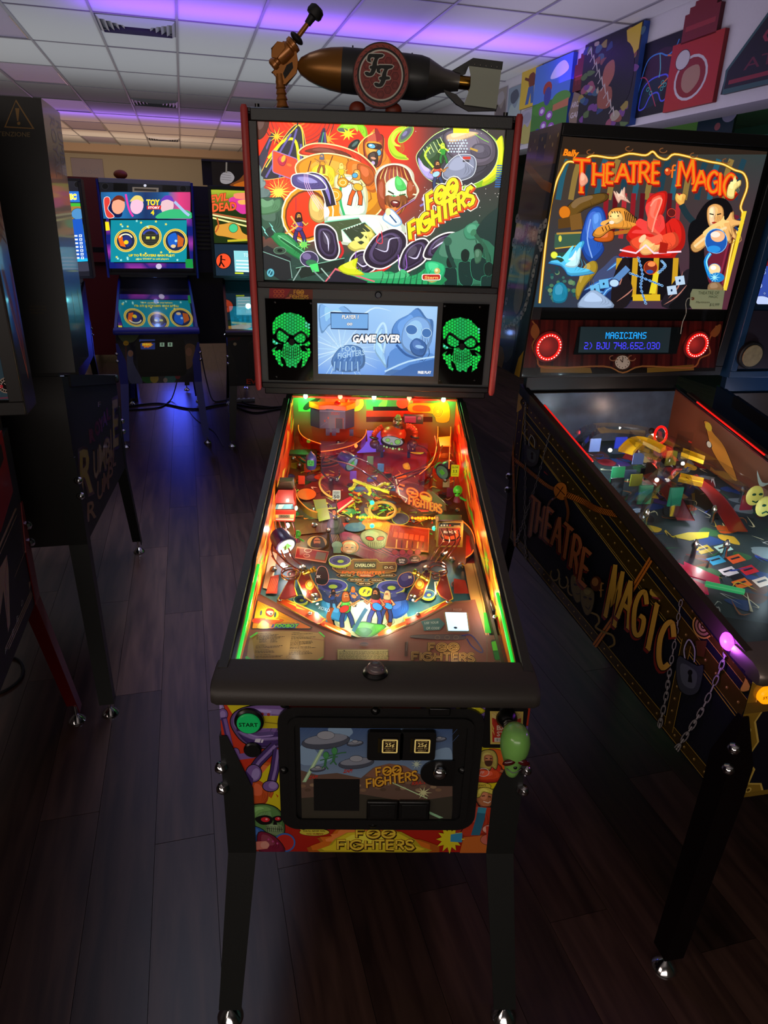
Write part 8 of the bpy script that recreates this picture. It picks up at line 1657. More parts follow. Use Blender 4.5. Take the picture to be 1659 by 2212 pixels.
a=Art(lambda u,v:Vector((.2585,u,pt(0,u)+(T.ztop(u)-.01-pt(0,u))*v)),(-1,0,0)); a.grad(.06,0,1.18,1,6,2,lambda u,v:lerp(hx('6a5a40'),hx('8a3020'),u*.6))
a.blob([(.98,.74),(1.0,.86),(.97,.9),(.95,.78),(.88,.66),(.80,.22),(.84,.2),(.93,.42)],'e8a040','3a1c08',.004); a.ell(.975,.82,.018,.08,'f0d048'); a.ell(.955,.5,.012,.06,'f0f0e0',out='101010',ow=.004)
for x,y,s in ((.70,.55,1),(.63,.62,1.1),(.56,.4,.8)):a.blob([(x-.03*s,y+.12*s),(x,y),(x+.03*s,y+.16*s),(x+.005,y-.12*s)],'b8d0c0',0,0,sm=3)
a.build('side_print',PFM,T)
MB().box(-.26,.26,1.18,1.184,pt(0,1.18),T.ztop(1.18)-.012).build('playfield_back_print',mat('mirror_clutter','4a5a70',.3,noise=.6,nscale=22),T)
CLR2=glass_mat('clear_ramp_plastic',(.92,.97,1),.16,.6,.04)
def rib(name,P,h,wd,m):
    pts=spl3([Vector((x,y,pt(x,y)+z)) for x,y,z in P],6); b=MB(); vs=[]; fs=[]
    for i,p in enumerate(pts):
        d=(pts[min(i+1,len(pts)-1)]-pts[max(i-1,0)]).normalized(); n=Vector((-d.y,d.x,0))*wd/2
        vs+=[p-n+Vector((0,0,h)),p-n,p+n,p+n+Vector((0,0,h))]
    for i in range(len(pts)-1):fs+=[(i*4+k,i*4+k+1,i*4+5+k,i*4+4+k) for k in range(3)]
    return b.add(vs,fs).build(name,m,T)
rib('clear_ramp',[(-.2,.95,.08),(-.1,1.02,.1),(.05,.98,.1),(.14,.85,.08),(.2,.65,.06),(.21,.45,.04)],.02,.045,CLR2); rib('clear_ramp',[(.2,1.0,.1),(.05,.8,.09),(-.08,.7,.07),(-.2,.6,.05),(-.22,.42,.03)],.02,.045,CLR2); rib('clear_ramp',[(-.05,.6,.03),(.02,.75,.06),(.0,.95,.1)],.03,.06,CLR2)
TW=mat('toy_yellow_lit','d8a818',.3,emit='a87808',es=.5)
for P in ([(-.06,.9,.08),(.0,.93,.1),(.05,.88,.09)],[(.10,.86,.09),(.15,.82,.08)],[(.05,.78,.05),(.1,.74,.05)]):rib('yellow_ramp_flap',P,.012,.05,TW)
rib('red_ramp_floor',[(-.02,.62,.01),(.0,.74,.03),(-.03,.82,.05)],.002,.05,REDP); rib('red_ramp_floor',[(.09,.55,.01),(.12,.7,.03),(.1,.8,.05)],.002,.05,REDP)
for k,(x,y) in enumerate(((.17,.615),(.155,.555))):
    p=Vector((x,y,pt(x,y)+.075)); o=MB().ball(p,.026,1,.35,1.1,14,10).build('mask_toy',mat('mask_glow_cream','c8c870',.4,emit='a8a850',es=.45),T,label='pale yellow theatre mask')
    for s in (-1,1):MB().ball(p+Vector((s*.010,-.009,.007)),.005,1.3,.5,.7,8,6).build('eye_hole',mat('teal_dark','0c5a4a',.5),o)
    MB().tube([p+Vector((-.010,-.008,-.012-(k*.004))),p+Vector((0,-.010,-.016+k*.006)),p+Vector((.010,-.008,-.012-(k*.004)))],.002,6).build('mouth',mat('teal_dark','0c5a4a',.5),o)
p=Vector((.06,.97,pt(.06,.97)+.02)); o=MB().lathe(p,p+Vector((0,0,.085)),[(0,.02),(.3,.016),(.5,.008),(.7,.014),(.85,.012),(1,.005)],14).build('figure_toy',mat('figure_skin','b8a060',.4),T,label='small female stage figure in dark dress')
MB().ball(p+Vector((0,0,.098)),.010).build('figure_head',mat('figure_hair','1c100c',.5),o); MB().lathe(p+Vector((0,0,.03)),p+Vector((0,0,.075)),[(0,.017),(.5,.010),(1,.015)],12).build('figure_dress',BLACKP,o)
MB().torus(p+Vector((.03,-.005,.085)),.026,.004,(.3,-1,.2),26,6).build('red_light_ring',mat('red_ring_glow','c01010',.3),T)
for x,y,c in ((-.12,.82,'2a8a58'),(-.1,.7,'1c6a48'),(-.16,.75,'1c2028'),(.1,.92,'101010'),(0,.84,'201008'),(-.02,.68,'186a50'),(.0,1.03,'2838b0')):MB().box(x-.02,x+.02,y,y+.006,pt(x,y)+.02,pt(x,y)+.075).build('target_panel',mat('panel_'+c,c,.3,emit=c,es=.3),T,bev=.001)
for x,y in ((-.22,.5),(-.1,.46),(.06,.62),(.2,.4),(.05,1.0),(-.2,.9),(-.02,.45),(.22,.72),(-.14,.62)):MB().lathe((x,y,pt(x,y)),(x,y,pt(x,y)+.05),[(0,.006),(.5,.005),(.6,.008),(.8,.008),(1,.003)],10).build('playfield_post',POST,T)
for x,y,h in ((-.07,.97,.06),(-.18,1.0,.05),(.12,1.05,.07),(-.02,.78,.05),(.14,.9,.04),(.2,.55,.04)):MB().ball((x,y,pt(x,y)+h),.006).build('playfield_bulb',WB,T)
for x,y,h,pw,c in ((-.08,.94,.1,1.1,(.8,.9,1)),(.1,1.0,.1,.9,(1,.75,.6)),(-.18,.8,.08,.6,(.6,.9,1)),(.12,.75,.09,.8,(.75,.8,1)),(0,.55,.06,.7,(1,.9,.75)),(-.1,.42,.05,.6,(1,.75,.75)),(.12,.42,.06,.6,(.7,.9,1)),(-.2,.6,.06,.5,(.7,.9,1)),(.18,.3,.05,.25,(.6,.9,1)),(-.2,1.02,.08,.5,(1,.3,.2)),(.0,.3,.05,.2,(.7,.9,1))):lamp_in(T,(x,y,pt(x,y)+h),pw*.4,c,.004)
for sx in (-1,1):MB().tube([(sx*.262,.72,T.ztop(.72)+.004),(sx*.262,1.06,T.ztop(1.06)+.004)],.0025,6).build('red_edge_light',mat('red_edge_glow','e01818',.3,emit='f02018',es=.8 if sx<0 else .5),T)
# price tag hanging on the glass
c=T.bhit(1522,645,-.016); tg=empty('price_tag',T.m @ c,.176); tag(tg,'pale green paper price tag with handwriting hanging on the stage-magic glass','price tag')
def tloc(x,y,d=-.016):return (T.bhit(1080+x/2.865,250+y/2.865,d)-c)
P=[tloc(*p) for p in ((1192,1072),(1392,1080),(1374,1198),(1190,1196),(1174,1172),(1180,1100))]
MB().prism([(p.x,p.z) for p in P],lambda x,z,t:Vector((x,t-TI*z,z)),0,.0006).build('card',mat('tag_paper','b8c498',.7,emit='8a9a70',es=.12),tg,smooth=False)
a=Art(lambda x,y:tloc(x,y)+Vector((0,-.0004,0)),(0,-1,0)); a.text('THEATRE OF',1226,1106,20,'5a684a',w=130,slant=.1); a.text('MAGIC',1292,1128,16,'5a684a',w=56,slant=.1); a.text('Martinson',1212,1160,13,'38402c',w=84,slant=.2); a.text('$10,999',1296,1178,18,'38402c',w=58,slant=.25); a.ell(1192,1132,11,10,'a86a40'); a.ell(1192,1132,5,5,'201810')
a.build('handwriting',ART,tg)
MB().tube(spl3([tloc(*p,-.0175) for p in ((1192,1132),(1165,1130),(1150,1160),(1152,1220),(1130,1280),(1118,1350))],5),.0012,6).build('string',mat('white_string','b8b8a8',.8),tg)
# ================================================================ the other machines
def simple(label,px,py,yaw,cabm,headm,legm,rail=None,lock=None,lit=None,w=.022,pf=True,**d):
    M=Mach('pinball_machine',px,py,yaw,**d); tag(M.e,label,'pinball machine','pinball machines')
    cabinet(M,cabm,rail or BLACK,legm,lock or BLACK); head(M,headm,w=w)
    if pf:playfield_box(M)
    return M
def facet_art(M,name,p0,n,crop,fn,m,clip=None,step=2e-5):
    a=pxart(M,p0,n,crop,step=step)
    if clip:a.clip=clip
    fn(a); return a.build(name,m,M)
MIRR=glass_mat('shiny_playfield_glass',(.8,.85,.95),.22,.5)
BLU=mat('deep_blue_powder','2834a8',.35,bump=.1,nscale=300)
# blue machine with the teal screen
S=simple('blue pinball machine at the back with a teal screen showing three gold rings',-1.511,4.026,.270,mat('cabinet_midnight','10142c',.45),BLACK,BLU,BLU,BLU,Yb=1.054,Zb=1.12,Zt=1.815,W=.708,zbf=.451,zt=.826,ztr=1.105,yf=-.058,pf=False)
playfield_box(S,glass=MIRR)
for sx in (-1,1):MB().tube([S.bb(sx*(S.W/2-.004),-.012,z) for z in (S.Zb-.02,S.Zb+.3,S.Zt+.004)],.009,10).build('head_side_rail',BLU,S)
MB(S.bbmap()).box(-.34,.34,-.02,.01,S.Zt-.02,S.Zt+.012).build('head_top_trim',mat('grey_trim','9a9aa4',.4),S,bev=.003)
V=(180,360,4.366)
def ts(a):
    a.poly([(145,140),(1005,165),(1012,265),(150,245)],'16161c')
    for x in (205,940):a.ell(x,185 if x<500 else 208,30,28,'0a0a0c',out='2a2a30',ow=3)
    a.poly([(284,155),(418,160),(418,232),(284,228)],'050506'); a.poly([(745,172),(880,178),(882,245),(745,240)],'050506'); a.poly([(462,192),(710,200),(708,246),(464,240)],'6a6058'); a.line([(480,215),(690,225)],22,'2a2420'); a.ell(582,178,14,13,'c8c8d8')
    a.grad(165,240,1010,490,8,3,lambda u,v:lerp(hx('182050'),hx('e84080') if u>.8 else hx('2878b8'),.5+.4*math.sin(u*9))); a.blob([(240,350),(300,310),(360,340),(360,470),(260,460)],'101848',0,0)
    for x,c1,c2 in ((330,'f0a888','702818'),(505,'f0c0d8','e8d070'),(790,'e8c0c8','6a3ab8')):a.ell(x,370,62,78,c1,10); a.blob([(x-66,330),(x-20,275),(x+40,280),(x+62,330),(x,310)],c2,0,0)
    a.blob([(195,310),(240,290),(250,340),(230,400),(290,470),(220,470)],'e04038','ffffff',4); a.blob([(720,440),(850,400),(1000,420),(1010,490),(700,490)],'38b878',0,0); a.line([(860,330),(960,430),(1000,460)],26,'a8c0e8',sm=3); a.line([(400,260),(430,400),(470,470)],18,'e838a8',sm=3)
    a.text('TOY',594,362,52,'ffe020',w=128,off=.05,out='104090',ow=.05); a.poly([(598,370),(735,366),(730,402),(600,402)],'d81818'); a.text('STORY',610,396,20,'ffffff',w=112,off=.04); a.text('4',636,454,44,'ffe020',off=.04)
    a.grad(215,490,1035,960,10,6,lambda u,v:lerp(hx('101c70'),hx('a838a8'),max(0,math.sin(v*11+u*9))**2*.9)); a.poly([(205,520),(240,520),(250,600),(212,604)],'f8e020')
    a.poly([(240,488),(972,496),(1010,912),(288,908)],'080a12'); a.grad(258,504,975,900,4,4,lambda u,v:hx('108a9c'))
    for x,y,r,k in ((400,698,92,0),(632,660,92,1),(868,700,100,2)):
        a.ring(x,y,r+4,r+4,22,'f0d860'); a.ring(x,y,r+4,r+4,7,'b89030'); a.ell(x,y,r-8,r-6,'202a4a' if k != 1 else '2c2c28')
        if k==0:a.poly([(x-80,y-40),(x-40,y-60),(x,y+60),(x-50,y+50)],'e86818'); a.blob([(x-30,y-20),(x+20,y-50),(x+60,y+10),(x+20,y+60),(x-10,y+20)],'283078',0,0); a.ell(x+4,y+15,22,20,'f0d020'); a.ring(x,y-10,62,52,12,'f0f0d0',0,200,340)
        if k==1:a.ring(x,y,70,62,18,'3a48a8',0,200,340); a.rect(x-40,y-2,x-6,y+22,'f0f050'); a.rect(x+14,y-2,x+46,y+22,'f0f050'); [a.line([(x-70,y+30+j*16),(x+70,y+30+j*16)],4,'4a4a40') for j in range(-3,3)]
        if k==2:a.blob([(x-70,y-40),(x,y-76),(x+20,y),(x-10,y+70),(x-60,y+40)],'2060c8',0,0); a.poly([(x+20,y-60),(x+80,y-20),(x+70,y+50),(x+20,y+60)],'c86020'); a.ell(x-20,y+50,24,16,'e8c890'); a.ell(x+5,y,12,12,'a8e0ff')
    rr=random.Random(6)
    for k in range(22):x,y=rr.uniform(290,960),rr.choice([rr.uniform(510,590),rr.uniform(800,890)]); a.burst(x,y,6,14,5,'f8e850' if k % 2 else 'a8f0e8',jit=0)
    a.text('UP TO 4 PLAYERS CAN PLAY!',428,846,20,'f0e030',w=432,off=.04,out='605810',ow=.03); a.text("press 'START' to add players",496,876,14,'f0e030',w=310,off=.03)
    a.poly([(962,872),(1030,870),(1038,958),(966,956)],'189040'); a.ell(712,940,28,26,'c8b8d8')
facet_art(S,'lit_front',S.bb(0,-.0062,S.Zb),(0,-1,-TI),V,ts,art_mat('head_print_lit',1.15,.2),crop_of(S,[S.bb(x,-.006,z) for x,z in ((-.335,S.Zb+.02),(.335,S.Zb+.02),(.335,S.Zt-.02),(-.335,S.Zt-.02))],V))
V2=(180,680,4.366)
def tsf(a):
    a.rect(310,150,1110,680,'0c1028'); a.blob([(330,170),(520,165),(480,250),(380,260)],'5a6a48',0,0); a.ell(402,268,26,24,'e8b818'); a.text('START',386,274,9,'6a4808',w=34)
    a.blob([(420,345),(465,340),(470,400),(480,470),(560,640),(440,640),(410,480)],'5a6490',0,0); a.ell(445,365,26,30,'c89878'); a.line([(400,300),(410,640)],14,'5a2028'); a.blob([(960,290),(1050,290),(1040,400),(1020,490),(960,500)],'8a6440',0,0); a.ell(995,350,30,40,'b07a58')
    a.ell(610,600,60,44,'2a7a38'); a.ell(670,600,40,44,'c8b028'); a.ell(820,600,56,46,'2a8a88'); a.ell(890,580,26,26,'a82838'); a.ell(774,616,20,22,'c8b8a8')
facet_art(S,'front_art',(0,-.0004,0),(0,-1,0),V2,tsf,ARTG,crop_of(S,[(-.2795,0,S.zbf),(.2795,0,S.zbf),(.2795,0,S.zt-.03),(-.2795,0,S.zt-.03)],V2))
o=coin_door(S,-.15,.18,.50,.77)
MB().box(-.12,.15,-.010,-.006,.53,.74).build('door_plate',BLACKP,o)
facet_art(S,'door_print',(0,-.0105,0),(0,-1,0),V2,lambda a:(a.rect(528,232,676,326,'2a3878'),a.burst(602,282,40,62,9,'d87828',sy=.6),a.text('PINBALL',556,288,18,'f0d030',w=92,off=.05),a.rect(722,256,764,300,'8aa890'),a.rect(796,256,840,300,'8aa890'),a.rect(738,266,748,292,'28382c'),a.rect(812,266,824,292,'28382c')),art_mat('door_print_lit',.5))
lamp_in(S,(0,.5,.84),.7,(.3,.5,1),.02); lamp_in(S,(0,.95,.93),.7,(.6,.5,1),.02)
# machine with the horror-comic glass
E_=simple('pinball machine with an orange-lettered horror comic glass, behind the centre machine',-.743,4.064,.203,mat('cabinet_slate','14181c',.5,noise=.4,nscale=9),mat('teal_black','0c1a20',.4),mat('leg_dark','0e0e12',.4),Yb=1.051,Zb=1.113,Zt=1.802,W=.711,zbf=.443,zt=.827,ztr=1.10,yf=-.04,pf=False)
playfield_box(E_,glass=glass_mat('horror_glass',(.8,.95,1),.08,.35))
def ed(a):
    a.grad(1190,218,1900,720,5,5,lambda u,v:lerp(hx('a8b830'),hx('203010'),min(1,v*3))); a.blob([(1370,320),(1440,280),(1540,300),(1560,420),(1480,440)],'d83898',0,0)
    a.text('EVIL',1196,340,70,'ff6030',w=170,off=.04,slant=.1,ax=(1,-.15),out='401008',ow=.03); a.text('DEAD',1215,425,76,'ff6030',w=230,off=.04,ax=(1,-.08),out='401008',ow=.03)
    a.blob([(1425,255),(1560,250),(1560,300),(1440,300)],'f08868',0,0); a.blob([(1460,320),(1560,310),(1560,350),(1480,356)],'f8b058',0,0)
    for k,c in enumerate(('a85830','e8e8a8','384018','f0e890')):a.line([(1215,440+k*14),(1560,500+k*22)],15,c)
    a.blob([(1250,560),(1330,540),(1400,530),(1470,560),(1500,620),(1560,660),(1500,690),(1340,660),(1250,640)],'d89838','2a2008',4); a.ell(1415,580,40,40,'48c888',out='104028',ow=4); a.line([(1245,620),(1275,560),(1260,480)],14,'b85828',sm=3); a.line([(1360,700),(1560,690)],20,'c8b828')
    a.poly([(1218,730),(1900,740),(1900,1036),(1236,1032)],'1c2c3c'); a.ell(1322,890,76,76,'0c0c10'); a.ell(1322,890,68,70,'f05028'); a.line([(1300,850),(1298,900),(1280,940)],16,'180404'); a.line([(1300,900),(1330,945)],12,'180404'); a.line([(1290,870),(1340,880)],9,'180404'); a.ell(1300,846,10,11,'180404')
    a.poly([(1418,792),(1900,800),(1900,1010),(1430,990)],'90d8e0'); [a.line([(1440,886+k*32),(1560,890+k*32)],11,'f0ffff') for k in range(4)]; a.line([(1430,1004),(1510,1006)],12,'e0f020'); a.text('TOP',1512,850,34,'f0ffff',w=60)
facet_art(E_,'lit_front',E_.bb(0,-.0062,E_.Zb),(0,-1,-TI),V,ed,bpy.data.materials['head_print_lit'],crop_of(E_,[E_.bb(x,-.006,z) for x,z in ((-.33,E_.Zb+.02),(.33,E_.Zb+.02),(.33,E_.Zt-.03),(-.33,E_.Zt-.03))],V))
TEALM=mat('teal_clutter_lit','1c7a8c',.3,noise=.7,nscale=30,emit='0a7888',es=.9)
MB().prism([(.1,E_.zf+.002),(1.08,E_.zf+.112),(1.08,E_.zf+.12),(.1,E_.zf+.01)],lambda y,z,t:Vector((t,y,z)),-.24,.24).build('playfield_print',TEALM,E_)
b=MB(); rr=random.Random(12)
for k in range(40):x,y=rr.uniform(-.22,.22),rr.uniform(.2,1.0); z=E_.zf+.1135*(y-.12); b.box(x,x+rr.uniform(.01,.05),y,y+.01,z,z+rr.uniform(.02,.07))
o=b.build('playfield_targets',TEALM,E_); o['kind']='stuff'
facet_art(E_,'front_print',(0,-.0004,0),(0,-1,0),V2,lambda a:(a.text('JOIN US!',1366,246,26,'8a1c20',w=112,slant=.2,ax=(1,-.1)),a.ell(1430,276,16,15,'c8b890'),a.text('EVIL DEAD',1538,650,46,'c83c1c',w=420,off=.03),a.blob([(1380,560),(1480,580),(1540,640),(1420,650)],'20262a',0,0)),ARTG)
o=coin_door(E_,-.14,.18,.49,.77); c=E_.hit(487,724,(-.2795,0,0),(-1,0,0)); MB().ball((-.283,c.y,c.z),.014,.7).build('flipper_button',mat('white_button','f0f0f0',.3,emit='e8f0ff',es=1.5),E_)
lamp_in(E_,(-.1,.6,.98),.9,(.2,.9,1),.02)
# machine with the blue sky screen, left of the blue one
N=simple('dark pinball machine with a bright blue score screen, left of the blue machine',-1.511-.83*math.cos(.27),4.026-.83*math.sin(.27),.270,mat('cabinet_violet','2a1c38',.5,noise=.5,nscale=12),mat('graphite','26262e',.4),BLACK,Yb=1.054,Zb=1.09,Zt=1.815,W=.73)
V3=(0,180,5.53)
def sn(a):
    a.rect(700,1120,1200,2600,'1c1c26'); a.ell(924,1208,36,36,'08080a',out='32323c',ow=4); a.rect(760,1290,1035,1420,'2a70d0'); a.text('SONIC',700,1385,62,'f8f020',w=212,off=.05,out='f8f8f8',ow=.05); a.rect(760,1430,1040,1470,'40b838'); a.rect(760,1470,1050,1620,'a87838'); a.ell(930,1560,76,66,'5090c8',out='2a4a28',ow=5); a.rect(990,1630,1080,2060,'4a7a3a'); [a.ell(1040,1700+k*90,26,30,('a8c848','8090c8','d8b868')[k % 3]) for k in range(5)]
    a.poly([(836,1625),(980,1620),(1050,2125),(880,2135)],'1c58c0'); a.poly([(872,2090),(1046,2090),(1050,2125),(880,2135)],'20b8e8')
    for k in range(7):a.rect(860+k*4,1812+k*44,925+k*4,1832+k*44,'f0f8ff'); a.rect(944+k*4,1806+k*44,978+k*4,1836+k*44,'f0f8ff'); a.rect(953+k*4,1813+k*44,968+k*4,1829+k*44,'2060c8')
    a.ell(905,2200,30,16,'a8c8b0'); a.ell(1015,2180,36,14,'b0b8e8',20); a.blob([(880,2150),(1110,2140),(1120,2230),(890,2240)],'3a3a4a',0,0)
facet_art(N,'lit_front',N.bb(0,-.0062,N.Zb),(0,-1,-TI),V3,sn,bpy.data.materials['head_print_lit'],crop_of(N,[N.bb(x,-.006,z) for x,z in ((-.34,N.Zb+.02),(.34,N.Zb+.02),(.34,N.Zt-.02),(-.34,N.Zt-.02))],V3))
lamp_in(N,(.1,.8,.95),.9,(.5,.6,1),.02)
MB().prism([(.1,N.zf+.002),(1.05,N.zf+.11),(1.05,N.zf+.118),(.1,N.zf+.01)],lambda y,z,t:Vector((t,y,z)),-.24,.24).build('playfield_print',mat('pale_clutter_lit','8a9ab8',.3,noise=.8,nscale=30,emit='303a58',es=.6),N)
# two machines seen from behind in the row beyond
for lab,ex,ey,cm in (('maroon machine seen from behind between the blue ones, with a dark hand slot',-1.16,8.35,'maroon_cabinet'),('black machine seen from behind, between the blue machine and the horror-comic one',-.06,6.9,'black_back_cabinet')):
    p=room(ex,ey,0); mm=mat(cm,'7a2222' if cm[0]=='m' else '0c0c0e',.5,bump=.1,nscale=60)
    M=simple(lab,p.x,p.y,PI+TH,mm,mm,BLACK,pf=False,Zt=1.93 if cm[0]=='m' else 1.83,bk=.125,zbf=.2 if cm[0]=='m' else .45,zbr=.1 if cm[0]=='m' else .44)
    M.e.location=Vector((p.x,p.y,0))+(ROOM @ Vector((0,M.L*.35,0))); b=MB(M.bbmap())
    if cm[0]=='m':b.box(-.14,.06,M.D,M.D+.004,1.20,1.25); b.build('hand_slot',mat('slot_black','060406',.8),M,bev=.015)
    else:
        for k in range(9):MB(M.bbmap()).box(-.12,.12,M.D,M.D+.006,1.3+k*.035,1.318+k*.035).build('vent_slat',BLACKP,M)
# big black-backed machine on the left, seen from its back corner
Q=simple('black-backed pinball machine on the left with a warning triangle on its rear',-1.430,2.066,3.364,mat('cabinet_soot','120d0c',.5),mat('head_soot','0a0a0a',.45),mat('leg_greenblack','0e120f',.45),Yb=1.107,Zb=1.172,Zt=1.805,W=.696,zbf=.467,zbr=.600,zt=.889,ztr=1.127,L=1.177,D=.246,yf=-.024,yr=1.248)
V4=(0,180,5.53); GOLD='8a6a3c'
facet_art(Q,'rear_print',Q.bb(0,Q.D+.0004,Q.Zb),(0,1,TI),V4,lambda a:(a.line([(190,205),(60,520),(400,540)],15,GOLD,closed=True),a.poly([(180,296),(232,298),(220,450),(206,450)],GOLD),a.ell(224,478,20,20,GOLD),a.text('ATTENZIONE',-130,625,56,'7a6848',w=488,ax=(1,.03),off=.01)),ART)
facet_art(Q,'rear_small_print',Q.bb(0,Q.D+.0004,Q.Zb),(0,1,TI),(0,560,5.53),lambda a:(a.text('PROTECTED',354,574,20,'4a3c1c',w=200),a.text('FIRE OF THE',354,612,20,'4a3c1c',w=200),a.text('ATTENTION',368,652,20,'4a3c1c',w=152),a.text('MADE IN CHICAGO',460,1292,14,'26262c',w=220)),ART)
# head side: reflections of coloured lights painted as streaky bands, lettering
a=Art(lambda u,v:Q.bb(-Q.W/2-.0004,Q.D*(1-u),Q.Zb+(Q.Zt-Q.Zb)*v),(-1,0,0),step=2e-5)
ST=((0,'101014'),(.18,'1a1c30'),(.30,'2c48b0'),(.42,'3a6ac0'),(.47,'6a7a80'),(.58,'a08078'),(.68,'50505c'),(.72,'8a8a72'),(.84,'9a8a80'),(.89,'c8684a'),(.93,'5c6440'),(.96,'34345c'),(1,'70788c'))
def ramp(v):
    for (p,c),(q,d) in zip(ST,ST[1:]):
        if v<=q:return tuple(min(1,2*z) for z in lerp(hx(c),hx(d),(v-p)/(q-p)))
    return hx(ST[-1][1])
SHEEN=art_mat('sheen_side_print',0,.28,coat=.35,metal=.0)
a.grad(0,0,1,1,4,30,lambda u,v:ramp(v*.86 if v<.8 else .69+(v-.8)*.6)); rr=random.Random(3)
for k in range(16):x=rr.random(); y=rr.uniform(.1,.5); a.line([(x,y),(x+.02,y+rr.uniform(.1,.4))],.02,rr.choice(['b09890','8890a8','3a4a80']),taper=2)
for x in (.35,.75):a.line([(x,.30),(x+.1,.12)],.03,'b09878',taper=1)
for k,t in enumerate(('ROYAL','RUMBLE')):a.text(t,.32+k*.38,.96,.30,'989aa8',ax=(0,-.82),ay=(1,0),w=.27)
a.build('head_side_art',SHEEN,Q)
def rrum(a):
    a.text('F',1172,1760,60,'b08a90')
    for ch,x,y,h,w_ in (('R',1075,2190,150,60),('O',1142,2110,160,56),('Y',1190,2060,150,50),('A',1232,1990,150,48),('L',1280,1920,140,40)):a.text(ch,x,y,h,'7a2c18',w=w_,off=.03,out='2a0c06',ax=(1,-.5),ay=(-.08,-1))
    for ch,x,y,h,w_,c in (('R',960,2840,560,150,'b89a3c'),('U',1120,2620,330,62,'b0905c'),('M',1185,2540,330,84,'b0905c'),('B',1262,2440,300,60,'a8843c'),('L',1322,2360,330,40,'a8843c'),('E',1352,2240,560,62,'b89a3c')):a.text(ch,x,y,h,c,w=w_,off=.02,out='3a2408',ax=(1,-.55),ay=(-.02,-1))
    for ch,x,y,w_ in (('R',1040,3140,110),('U',1160,2880,70),('M',1232,2780,70),('B',1290,2620,60),('L',1345,2480,40)):a.text(ch,x,y,230,'8a6024',w=w_,off=.02,ax=(1,-.6))
facet_art(Q,'side_art',(-.2797,0,0),(-1,0,0),(0,560,5.53),rrum,ARTG,crop_of(Q,[(-.2797,y,z) for y,z in ((0,Q.zbf),(Q.L,Q.zbr),(Q.L,Q.ztr),(0,Q.zt))],(0,560,5.53)))
# red-legged machine at the left edge
G=simple('red-legged pinball machine cut by the left frame edge, with a blue gauge on its panel',-.927,-.481,.246,mat('cabinet_ink','0e0c0e',.5),mat('head_umber','14100f',.45),mat('leg_red','7a0a10',.35,.3,coat=.3),Yb=.926,Zb=1.14,Zt=1.76,W=.765,zbf=.588,zbr=.562,zt=.80,ztr=1.05,L=1.164,D=.109,yr=1.321,w=.03)
a=Art(lambda u,v:G.bb(G.W/2+.0004,G.D*u,G.Zb+(G.Zt-G.Zb)*v),(1,0,0),step=2e-5)
a.grad(0,0,1,1,4,30,lambda u,v:ramp(v*.8)); a.blob([(0,.6),(.5,.58),(1,.66),(.9,.86),(.3,.9),(0,.84)],'9a7868',0,0); a.blob([(.1,.72),(.7,.74),(.8,.84),(.2,.82)],'b8685c',0,0)  # reflected colours painted as bands, printed art over them
for k in range(5):a.line([(.1,.56+k*.02),(.5,.60+k*.02),(.95,.57+k*.02)],.01,('6a5048','a09078')[k % 2],sm=3)
for d_,c in ((0,'b05848'),(.07,'7a3a48'),(.14,'8a6090')):a.line([(.12+d_,.50),(.66,.12+d_),(.95-d_,.50)],.03,c)
a.build('head_side_art',SHEEN,G)
def gf(a):
    a.rect(-300,900,260,1680,'3a5464'); a.blob([(-200,1000),(-20,960),(130,1010),(180,1250),(60,1240),(0,1120),(-100,1100)],'5a7a8c','7a2c20',8); a.rect(70,1270,200,1390,'1c2c38'); [a.line([(90,1285+k*18),(196,1285+k*18)],4,'90a8b8') for k in range(6)]
    a.ell(80,1505,104,96,'a8958a'); a.ell(80,1505,92,84,'1c1818'); a.ell(80,1505,70,62,'b8a8a0'); a.ell(80,1505,58,52,'0c0a0c'); a.line([(50,1480),(95,1525)],6,'d8d0c8'); a.ell(10,1520,26,22,'c83040'); [a.line([(80+74*math.cos(t*.35),1505+66*math.sin(t*.35)),(80+86*math.cos(t*.35),1505+78*math.sin(t*.35))],5,'e8e0d0') for t in range(18)]; a.line([(0,1660),(250,1640)],20,'7a4058')
facet_art(G,'speaker_panel_art',G.bb(0,-.0062,G.Zb),(0,-1,-TI),(0,560,5.53),gf,ARTG,crop_of(G,[G.bb(x,-.006,z) for x,z in ((.1,G.Zb-.005),(.352,G.Zb-.005),(.352,G.Zb+.3),(.1,G.Zb+.3))],(0,560,5.53)))
def gs(a):
    T_='a88468'
    for P in ([(-60,1400),(190,820),(205,900),(-40,1500)],):a.line(P[:2],22,T_); a.line([(-60,1500),(200,900)],8,T_)
    a.line([(175,1640),(385,1120)],5,T_); a.poly([(340,1700),(370,1690),(352,1800)],T_)
    for k in range(3):a.line([(60+k*22,2500),(372+k*8,1800+k*26)],10,T_)
    a.poly([(-60,1640),(80,1380),(100,1540),(120,2200),(95,2300),(40,1800),(-40,2400)],'a8805c'); a.line([(80,1380),(60,1700),(90,2240)],8,'9a3428')
    for ch,x,y in (('D',252,1990),('E',196,2180),('E',142,2340),('P',60,2560)):a.text(ch,x,y,70,'a8a098',w=24,ax=(1,-.8),ay=(0,-1),off=.01)
facet_art(G,'side_art',(.2797,0,0),(1,0,0),(0,950,5.53),gs,ARTG,crop_of(G,[(.2797,y,z) for y,z in ((0,G.zbf),(G.L,G.zbr),(G.L,G.ztr),(0,G.zt))],(0,950,5.53)))
MB().prism([(.93,.86),(1.1,.90),(1.1,1.06),(.93,1.03)],lambda y,z,t:Vector((t,y,z)),.2797,.2815).build('red_side_plate',mat('red_plate','8a0c12',.4),G)
